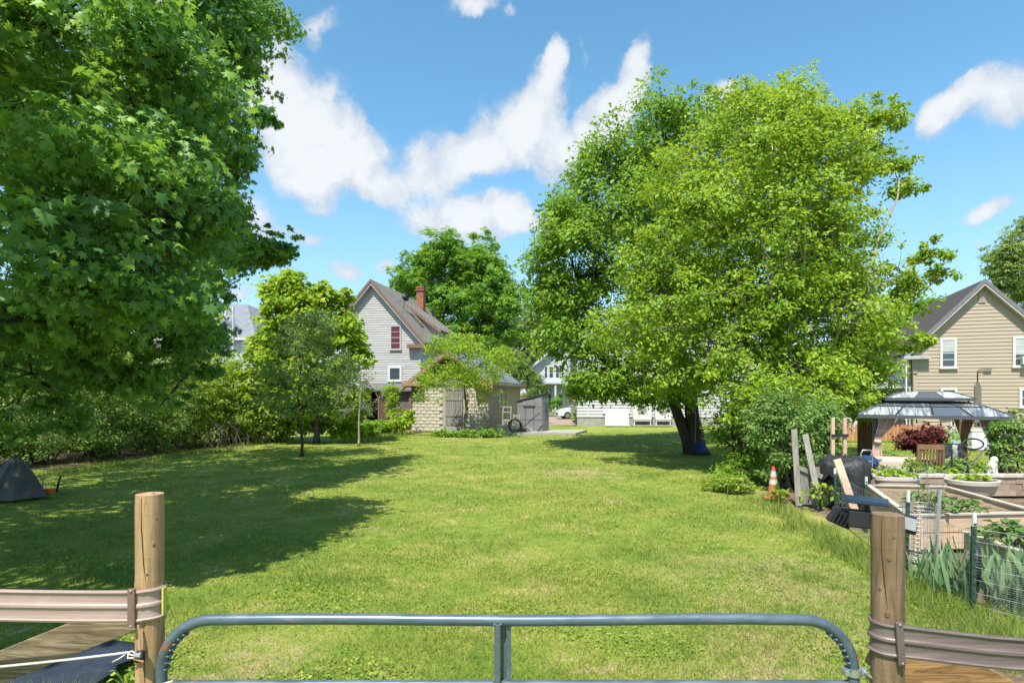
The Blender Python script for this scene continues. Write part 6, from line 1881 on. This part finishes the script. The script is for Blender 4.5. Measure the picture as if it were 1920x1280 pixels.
def log_mat(name, c1, c2, c3, ring=.35):
    m, t = new_mat(name)
    tcn = t.n('ShaderNodeTexCoord')
    mp = t.n('ShaderNodeMapping', {'Vector': tcn.outputs['Object'], 'Scale': (9, 9, .8)})
    n1 = t.noise(mp.outputs[0], 3.5, 7, .65, .6)
    c = t.ramp(n1.outputs[0], [(.28, c1), (.5, c2), (.74, c3)])
    mp2 = t.n('ShaderNodeMapping', {'Vector': tcn.outputs['Object'], 'Scale': (2, 2, 26)})
    n2 = t.noise(mp2.outputs[0], 1.6, 4, .6)
    c = t.mix(t.smooth(n2.outputs[0], .58, .72, 0, ring), c, tuple(x * .55 for x in c2))
    n3 = t.noise(tcn.outputs['Object'], 2.3, 3, .5)
    c = t.mix(t.smooth(n3.outputs[0], .52, .7, 0, .45), c, tuple(a * b for a, b in zip(c2, (.72, .85, .62))))
    vr = t.n('ShaderNodeTexVoronoi', {'Vector': t.n('ShaderNodeMapping', {'Vector': tcn.outputs['Object'], 'Scale': (8, 8, 4)}).outputs[0], 'Scale': 1.0})
    c = t.mix(t.smooth(vr.outputs['Distance'], .10, .03, 0, .6), c, (.11, .06, .03))
    p = t.n('ShaderNodeBsdfPrincipled', {'Base Color': c, 'Roughness': .75, 'Specular IOR Level': .3})
    bn_ = t.n('ShaderNodeBump', {'Strength': .4, 'Distance': .006, 'Height': t.math('ADD', n1.outputs[0], t.math('MULTIPLY', n2.outputs[0], .6))})
    m.node_tree.links.new(bn_.outputs[0], p.inputs['Normal'])
    t.n('ShaderNodeOutputMaterial', {0: p.outputs[0]})
    return m
pale_log = log_mat('pale_post_wood', (.23, .125, .055), (.41, .255, .13), (.54, .375, .21))
brown_log = log_mat('brown_post_wood', (.085, .055, .033), (.20, .13, .075), (.30, .21, .135))
crack_m = mat('crack_dark', (.05, .03, .02), .9)
LX, LY, LR, LH = -1.6975, 2.80, .0605, 1.832
RX, RY, RR, RH = 1.713, 2.725, .066, 1.752
lp = thing('left_gate_post', 'pale round wooden post at the left end of the gate', 'post', (LX, LY, 0))
wood_log('post_body', pale_log, 0, 0, LR, LH, 3, lp)
rp = thing('right_gate_post', 'brown weathered round wooden post at the right end of the gate', 'post', (RX, RY, 0))
wood_log('post_body', brown_log, 0, 0, RR, RH, 8, rp)
def crack(parent, r, pts, wd):
    mb = MB()
    P = []
    for a, z in pts:
        P.append(Vector((r * math.cos(a), r * math.sin(a), z)))
    mb.tube(P, [wd * .3] + [wd] * (len(P) - 2) + [wd * .2], 5)
    mb.build('crack', crack_m, parent)
crack(lp, LR * .995, [(-1.62, 1.825), (-1.60, 1.68), (-1.45, 1.52), (-1.16, 1.38)], .0024)
crack(lp, LR * .995, [(-1.45, 1.24), (-1.42, 1.10), (-1.35, .9)], .002)
crack(rp, RR * .995, [(-2.51, 1.745), (-2.48, 1.6), (-2.32, 1.46), (-2.12, 1.34)], .0026)
crack(rp, RR * .995, [(-1.55, 1.74), (-1.6, 1.55), (-1.58, 1.42)], .0013)
MB().lathe([(.012, LH - .012), (.014, LH + .004), (.004, LH + .006)], 10, (.006, .0, 0)).build('top_knot', pale_log, lp, smooth=True)

def ribbon(name, m, path, h, parent, prof=None):
    """flexible vinyl rail: path of (point, outward normal); profile has three corded ridges"""
    prof = prof or [(0, .000), (.0, .007), (.035, .009), (.065, .003), (.16, .0), (.28, -.001), (.40, .0), (.45, .003), (.475, .008), (.525, .008), (.55, .003), (.60, .0), (.72, -.001), (.84, .0), (.935, .003), (.965, .009), (1.0, .007), (1.0, .0)]
    org = Vector(parent.location)
    rows_ = []
    for p, nrm_ in path:
        rows_.append([Vector(p) - org + Vector(nrm_) * (o * 1.0 + .004) + Vector((0, 0, h * (t - .5))) for t, o in prof])
    return MB().grid(rows_).build(name, m, parent, smooth='auto', solid=.004, fix=False)
def rail_mat(name, c, c2):
    m, t = new_mat(name)
    tcn = t.n('ShaderNodeTexCoord')
    mp = t.n('ShaderNodeMapping', {'Vector': tcn.outputs['Object'], 'Scale': (.5, 1, 14)})
    n1 = t.noise(mp.outputs[0], 5, 6, .65)
    n2 = t.noise(tcn.outputs['Object'], 9, 4, .6)
    c_ = t.mix(t.smooth(n1.outputs[0], .35, .7), c, c2)
    c_ = t.mix(t.smooth(n2.outputs[0], .55, .75, 0, .35), c_, tuple(min(1, x * 1.2) for x in c2))
    p = t.n('ShaderNodeBsdfPrincipled', {'Base Color': c_, 'Roughness': .42, 'Specular IOR Level': .45})
    t.n('ShaderNodeOutputMaterial', {0: p.outputs[0]})
    return m
rail_l = rail_mat('faded_rail', (.35, .24, .20), (.44, .32, .275))
rail_r = rail_mat('brown_rail', (.13, .098, .088), (.19, .148, .135))
# left rail
lr = thing('left_rail', 'faded pink brown flexible fence rail strapped round the left post', 'fence rail', (LX - .6, LY, 1.33))
path = []
zc = 1.332
for i in range(13):
    x = LX - 2.6 + 2.6 * i / 12
    path.append(((x, LY - LR - .003, zc + .008 * (1 - i / 12) + .003 * math.sin(i)), (0, -1, 0)))
for i in range(1, 17):
    a = -math.pi / 2 + math.pi * i / 16
    path.append(((LX + (LR - .003) * math.cos(a), LY + (LR - .003) * math.sin(a), zc), (math.cos(a), math.sin(a), 0)))
for i in range(1, 5):
    path.append(((LX - .115 * i / 4, LY + LR + .003, zc + .012 * i / 4), (0, 1, 0)))
ribbon('rail_band', rail_l, path, .138, lr)
clip_m = mat('clip_brown', (.19, .12, .09), .5, .15, 8)
screw_m = mat('screw_steel', (.45, .42, .38), .35, .1, 8, metal=.7)
org = Vector(lr.location)
cx_ = LX - .034
cl1 = MB().box(Vector((cx_, LY - LR - .020, 1.325)) - org, (.034, .014, .178)).build('clip', clip_m, lr, bevel=.003)
for z in (1.405, 1.245):
    o = MB().lathe([(.006, 0), (.006, .003), (.003, .005)], 10).build('screw', screw_m, cl1)
    o.location, o.rotation_euler = Vector((cx_, LY - LR - .027, z)) - org, (math.pi / 2, 0, 0)
MB().box(Vector((LX + LR + .013, LY - .01, 1.335)) - org, (.008, .03, .125)).build('end_strip', mat('yellow_strip', (.55, .50, .10), .6), lr)
# right rail
rr_ = thing('right_rail', 'dark brown flexible fence rail strapped round the right post', 'fence rail', (RX + .6, RY, 1.19))
path = []
z0_ = 1.202
for i in range(13):
    x = RX + 2.4 * (1 - i / 12)
    path.append(((x, RY - RR - .003, z0_ - .062 * (x - RX) / .6 + .003 * math.sin(i * 1.7)), (0, -1, 0)))
for i in range(1, 17):
    a = -math.pi / 2 - math.pi * i / 16
    path.append(((RX + (RR - .003) * math.cos(a), RY + (RR - .003) * math.sin(a), z0_), (math.cos(a), math.sin(a), 0)))
for i in range(1, 5):
    path.append(((RX + .125 * i / 4, RY + RR + .003, z0_ + .01), (0, 1, 0)))
path.reverse()
ribbon('rail_band', rail_r, path, .138, rr_)
org = Vector(rr_.location)
m3 = Matrix.Rotation(math.radians(4), 3, 'Y')
cl2 = MB().box(Vector((RX + .002, RY - RR - .021, 1.198)) - org, (.032, .014, .190), Matrix.Rotation(math.radians(-4), 3, 'Y')).build('clip', mat('clip_dark', (.135, .10, .092), .45, .1, 8), rr_, bevel=.003)
for x, z in ((-.004, 1.283), (.008, 1.113)):
    o = MB().lathe([(.006, 0), (.006, .003), (.003, .005)], 10).build('screw', screw_m, cl2)
    o.location, o.rotation_euler = Vector((RX + x, RY - RR - .0285, z)) - org, (math.pi / 2, 0, 0)
# braces behind the rails
def plank_mat(name, c1, c2, c3):
    m, t = new_mat(name)
    tcn = t.n('ShaderNodeTexCoord')
    mp = t.n('ShaderNodeMapping', {'Vector': tcn.outputs['Object'], 'Rotation': (0, math.radians(16), 0), 'Scale': (1.1, 2, 13)})
    n1 = t.noise(mp.outputs[0], 2.6, 8, .62, 1.6)
    c = t.ramp(n1.outputs[0], [(.30, c1), (.47, c2), (.66, c3)])
    p = t.n('ShaderNodeBsdfPrincipled', {'Base Color': c, 'Roughness': .8, 'Specular IOR Level': .25})
    b_ = t.n('ShaderNodeBump', {'Strength': .5, 'Distance': .008, 'Height': n1.outputs[0]})
    m.node_tree.links.new(b_.outputs[0], p.inputs['Normal'])
    t.n('ShaderNodeOutputMaterial', {0: p.outputs[0]})
    return m
lb_ = MB().beam((-3.55, 3.05, .53), (LX - .03, 2.92, 1.275), .155, .045).build('left_brace_plank', plank_mat('weathered_plank', (.07, .05, .03), (.17, .125, .075), (.30, .24, .155)), None, bevel=.004)
tag(lb_, 'weathered grey brown brace plank slanting up to the left post', 'plank')
rb_ = MB().beam((RX + .09, 2.95, 1.08), (RX + 1.5, 3.05, .38), .24, .045).build('right_brace_plank', plank_mat('warm_plank', (.09, .045, .02), (.25, .135, .055), (.38, .23, .10)), None, bevel=.004)
tag(rb_, 'warm brown brace plank slanting down from the right post', 'plank')
# weed fabric on the ground
rows_ = []
for i in range(13):
    rows_.append([(-5.2 + 1.95 * i / 12 + .05 * math.sin(j * 2.1), 4.25 + 1.15 * j / 8 + .06 * math.sin(i * 1.3), .035 + .02 * math.sin(i * 1.9 + j) + .012 * math.sin(j * 3.3 + i * .7)) for j in range(9)])
wf_ = MB().grid(rows_).build('weed_fabric', mat('dark_fabric', (.022, .032, .048), .75, .3, 9, .3), None, smooth=True, solid=.004, fix=False)
tag(wf_, 'dark blue black weed fabric spread on the grass behind the left rail', 'ground sheet')
for lb, x, y, n in [('leafy weed at the near edge of the dark weed fabric, beside the left post', -3.25, 4.15, 60), ('weed sprouting at the edge of the dark fabric, left of the leafy one', -3.65, 4.2, 46), ('small weed growing at the dark fabric, right behind the left post', -2.95, 4.6, 40)]:
    plant('weed', lb, 'weed', (x, y, 0), n // 2, .15, .20, .045, LEAF, L_sunny, up=.6, group='weeds round the weed fabric')
# rope and insulator on the left post
def twisted(name, m, a, b, sag, r, turns, parent):
    org = Vector(parent.location)
    for s in (0, math.pi):
        pts = []
        n = int(turns * 10)
        for i in range(n + 1):
            u = i / n
            p = Vector(a).lerp(Vector(b), u) + Vector((0, 0, -sag * 4 * u * (1 - u)))
            t = u * turns * 2 * math.pi + s
            pts.append(p - org + Vector((0, math.cos(t), math.sin(t))) * r)
        MB().tube(pts, r * 1.02, 6, cap=False).build(name, m, parent, smooth=True)
rope_w = mat('rope_white', (.58, .55, .49), .85, .1, 30)
ip = W(263, 1226, LY - LR - .01)
rpe = thing('fence_rope', 'white twisted rope tied low to the left post', 'rope', ip)
twisted('strand', rope_w, (-3.4, 2.74, .99), ip + Vector((-.05, -.005, .012)), .022, .0031, 90, rpe)
for k in range(3):
    MB().tube([(-.05, -.005, .012), (-.03 - .01 * k, -.012, .02 - .016 * k), (.0, -.016, .005 - .006 * k), (.02, -.012, .01)], .0038, 6).build('knot', rope_w, rpe, smooth=True)
MB().tube([(-.05, 0, .012), (-.085, -.01, -.012), (-.12, -.012, -.03)], .003, 5).build('loose_end', rope_w, rpe, smooth=True)
ins = thing('rope_tensioner', 'black plastic rope tensioner fixed low on the left post', 'tensioner', ip + Vector((.012, -.02, .0)))
MB().box((0, 0, 0), (.034, .03, .05)).build('case', black_pl, ins, bevel=.005)
MB().tube([(-.012, -.018, .012), (.016, -.018, .012)], .012, 8).build('spool', mat('grey_spool', (.25, .25, .25), .5), ins)
MB().box((.004, -.02, -.008), (.05, .004, .008), Matrix.Rotation(.3, 3, 'Y')).build('bracket', mat('rusty_bracket', (.42, .19, .10), .8), ins)
MB().tube([(0, .0, .025), (-.004, .004, .09), (-.012, .006, .14)], .005, 6).build('strap', mat('tan_strap', (.45, .29, .17), .7), ins)

# tube gate
def gate_paint():
    m, t = new_mat('gate_paint')
    tcn = t.n('ShaderNodeTexCoord')
    o_ = tcn.outputs['Object']
    n1 = t.noise(t.n('ShaderNodeMapping', {'Vector': o_, 'Scale': (2, 6, 6)}).outputs[0], 3.0, 6, .65)
    c = t.ramp(n1.outputs[0], [(.3, (.066, .095, .118)), (.52, (.10, .137, .163)), (.72, (.15, .19, .22))])
    n2 = t.noise(o_, 6.5, 5, .6)
    n3 = t.noise(o_, 42, 3, .6)
    rust = t.math('MULTIPLY', t.smooth(n2.outputs[0], .62, .70), t.smooth(n3.outputs[0], .42, .6))
    c = t.mix(rust, c, (.36, .13, .05))
    p = t.n('ShaderNodeBsdfPrincipled', {'Base Color': c, 'Roughness': t.ramp(n1.outputs[0], [(.3, (.28, .28, .28)), (.7, (.45, .45, .45))]), 'Specular IOR Level': .6, 'Metallic': .25})
    t.n('ShaderNodeOutputMaterial', {0: p.outputs[0]})
    return m
gp = gate_paint()
YG = 2.77
def gx(px): return (px - CX) / F * YG
def gzz(py): return CH + (HZ - py) / F * YG
gt = thing('tube_gate', 'blue grey tubular steel farm gate across the foreground', 'gate', (0, YG, 0))
gt.location = (0, YG, 0)
xl, xr, zt, R_, tr = gx(303), gx(1600), gzz(1161), .235, .0255
pts = [(xl, 0, .15), (xl, 0, .6), (xl, 0, zt - R_)]
for i in range(1, 13):
    a = math.pi - math.pi / 2 * i / 12
    pts.append((xl + R_ + R_ * math.cos(a), 0, zt - R_ + R_ * math.sin(a)))
nst = 10
for i in range(1, nst):
    x = xl + R_ + (xr - xl - 2 * R_) * i / nst
    pts.append((x, 0, zt + .004 * math.sin(i * .9)))
for i in range(0, 13):
    a = math.pi / 2 - math.pi / 2 * i / 12
    pts.append((xr - R_ + R_ * math.cos(a), 0, zt - R_ + R_ * math.sin(a)))
pts += [(xr, 0, .6), (xr, 0, .15)]
MB().tube(pts, tr, 20).build('frame_tube', gp, gt, smooth='auto')
# bending crimps on the inner side of the corners
for sx, xc in ((-1, xl + R_), (1, xr - R_)):
    for k in range(7):
        a = (math.pi - .05 - k * .15) if sx < 0 else (.05 + k * .15)
        p = Vector((xc + (R_ - tr * .80) * math.cos(a), 0, zt - R_ + (R_ - tr * .80) * math.sin(a)))
        tdir = Vector((-math.sin(a), 0, math.cos(a)))
        ring = [p + Vector((-math.cos(a), 0, -math.sin(a))) * .011 * math.cos(q) + Vector((0, 1, 0)) * .024 * math.sin(q) for q in [-1.5 + .5 * i for i in range(7)]]
        MB().tube(ring, .0055, 6).build('crimp', gp, gt, smooth=True)
for z in (gzz(1285), .71, .47, .22):
    MB().tube([(xl + tr, .004, z), (gx(924), .004, z)], tr * .97, 16).build('rail_tube', gp, gt, smooth='auto')
    MB().tube([(gx(940), .004, z), (xr - tr, .004, z)], tr * .97, 16).build('rail_tube', gp, gt, smooth='auto')
xa, xb, xc, xd = gx(927), gx(938), gx(950), gx(958)
zb = zt - tr + .012
up_ = MB().add([(xa, -.028, .12), (xb, -.028, .12), (xb, .028, .12), (xa, .028, .12), (xa, -.028, zb), (xb, -.028, zb), (xb, .028, zb), (xa, .028, zb)],
               [(0, 3, 2, 1), (4, 5, 6, 7), (0, 1, 5, 4), (1, 2, 6, 5), (2, 3, 7, 6), (3, 0, 4, 7)]).build('centre_stay', gp, gt, bevel=.003)
MB().span((xb + .001, .020, .12), (xc, .027, zb - .004)).build('stay_web', gp, up_)
MB().span((xc + .001, -.004, .12), (xd, .027, zb - .004)).build('stay_flange', gp, up_, bevel=.003)
galv = mat('galvanised', (.50, .52, .52), .35, .15, 10, metal=.75)
zc_ = gzz(1258)
cl3 = MB().lathe([(.029, -.016), (.033, -.016), (.033, .016), (.029, .016)], 20, (xr, 0, zc_)).build('hinge_collar', galv, gt, smooth='auto')
MB().box((xr - .037, 0, zc_), (.022, .045, .03)).build('collar_ear', galv, cl3, bevel=.004)
MB().span((xr + .034, -.012, zc_ - .016), (xr + .062, .012, zc_ + .016)).build('collar_ear', galv, cl3, bevel=.004)
MB().tube([(xr + .05, -.026, zc_), (xr + .05, .026, zc_)], .007, 8).build('bolt', galv, cl3)
MB().tube([(xr + .055, 0, zc_ - .012), (RX - RR + .01, RY - YG, zc_ - .014)], .008, 8).build('hinge_pin', galv, cl3)
rt = mat('rust_patch', (.40, .17, .09), .9, .3, 30)
# rust scars, thin scabs on the tube
MB().add([(xr + .004, -tr - .0015, gzz(1232)), (xr + .024, -.011, gzz(1232)), (xr + .0245, -.010, gzz(1219)), (xr + .006, -tr - .0012, gzz(1219))], [(0, 1, 2, 3)]).build('rust_scar', rt, gt, solid=.001)
xx = gx(385)
MB().add([(xx - .012, -tr * .78, zt - .017), (xx + .014, -tr * .78, zt - .017), (xx + .001, -tr - .002, zt + .007)], [(0, 1, 2)]).build('rust_scar', mat('rust_pink', (.55, .28, .20), .9, .2, 30), gt, solid=.0015)
# rope loop at the gate's left foot
rl = thing('gate_rope_loop', 'tan rope loop tying the gate to the left post at the bottom edge', 'rope', (xl, YG, gzz(1278)))
for k in range(4):
    MB().tube([(.07 - .012 * k, -.03, .02 - .006 * k), (.02, -.034, .006 - .012 * k), (-.04, -.034, -.015 - .01 * k), (-.10, -.03, -.03), (-.13, .0, -.02)], .0042, 6).build('strand', mat('rope_tan', (.62, .54, .40), .9, .12, 30), rl, smooth=True)

# solar flood light on the right post
so_ = thing('solar_flood_light', 'black twin head solar flood light behind the top of the right post', 'flood light', (RX, RY + RR + .05, 1.70), math.radians(-30))
pnl = MB().box((-.028, .03, .085), (.195, .135, .012), Matrix.Rotation(math.radians(3), 3, 'X') @ Matrix.Rotation(math.radians(2), 3, 'Y')).build('solar_panel', mat('panel_frame', (.025, .035, .05), .5, .1), so_, bevel=.002)
MB().box((-.028, .0285, .0925), (.18, .12, .003), Matrix.Rotation(math.radians(3), 3, 'X') @ Matrix.Rotation(math.radians(2), 3, 'Y')).build('solar_cells', mat('solar_blue', (.008, .022, .07), .22, .2, 4, spec=.45), pnl)
MB().box((-.05, .01, .0), (.10, .05, .085)).build('housing', black_pl, so_, bevel=.008)
MB().tube([(-.02, .02, .03), (-.02, .03, .08)], .012, 8).build('panel_arm', black_pl, so_)
def head_piece(c, rz, ry, light):
    h = thing('head_piece', '', '', (0, 0, 0))
    for kk in ('label', 'category'):
        del h[kk]
    h.parent = so_
    h.location, h.rotation_euler = c, (math.radians(12), ry, rz)
    MB().box((0, 0, 0), (.115, .035, .085), taper=.86).build('head_case', black_pl, h, bevel=.008)
    for q in range(5):
        MB().box((-.04 + .02 * q, -.024, 0), (.006, .018, .072)).build('fin', black_pl, h)
    MB().box((0, .022, 0), (.085, .01, .055)).build('lens', mat('lamp_lens', (.30, .31, .32), .3), h)
head_piece((-.13, .01, .0), math.radians(28), math.radians(24), False)
head_piece((.125, .0, .0), math.radians(200), math.radians(-14), True)
# weathering on the posts and gate: knots, weld beads
knot_m = mat('knot_wood', (.17, .10, .052), .8, .5, 60)
def knot(parent, r, a, z, s):
    o = MB().lathe([(.001, .0012), (s * .55, .0010), (s, .0004), (s * 1.05, -.004)], 14).build('knot', knot_m, parent, smooth=True)
    o.location = (r * math.cos(a), r * math.sin(a), z)
    o.rotation_euler = Vector((math.cos(a), math.sin(a), 0)).to_track_quat('Z', 'Y').to_euler()
    o.scale = (1, 1.5, 1)
for a, z, s in ((-.75, 1.60, .007), (-1.2, 1.47, .005), (-.55, 1.72, .006), (-.9, 1.13, .006)):
    knot(lp, LR * 1.0, a, z, s)
for a, z, s in ((-2.02, 1.565, .009), (-2.15, 1.315, .010), (-1.75, 1.66, .006), (-2.6, 1.42, .007)):
    knot(rp, RR * 1.0, a, z, s)
for x, z in ((xa, zb), (xb, zb), (xl + tr, gzz(1285)), (xr - tr, gzz(1285))):
    MB().tube([(x - .004, -.03, z - .004), (x + .003, -.026, z + .002), (x + .002, -.012, z + .004), (x, .01, z + .003)], [.004, .006, .0065, .004], 6).build('weld_bead', gp, gt, smooth=True)
# overhead wires to the grey house and the slate roofed house
for lb, a, b in (('thin service wire running left of the grey house roof', W(437, 590, 50), W(60, 470, 40)), ('thin wire between the far white house and the trees left of it', W(905, 635, 66), W(1100, 640, 66)), ('second thin wire, lower, towards the far white house', W(905, 672, 66), W(1100, 675, 66))):
    pts_ = [Vector(a).lerp(Vector(b), i / 10) - Vector((0, 0, .5 * math.sin(math.pi * i / 10))) for i in range(11)]
    tag(MB().tube(pts_, .018, 4).build('overhead_wire', metal_dark, None), lb, 'wire', 'overhead wires')
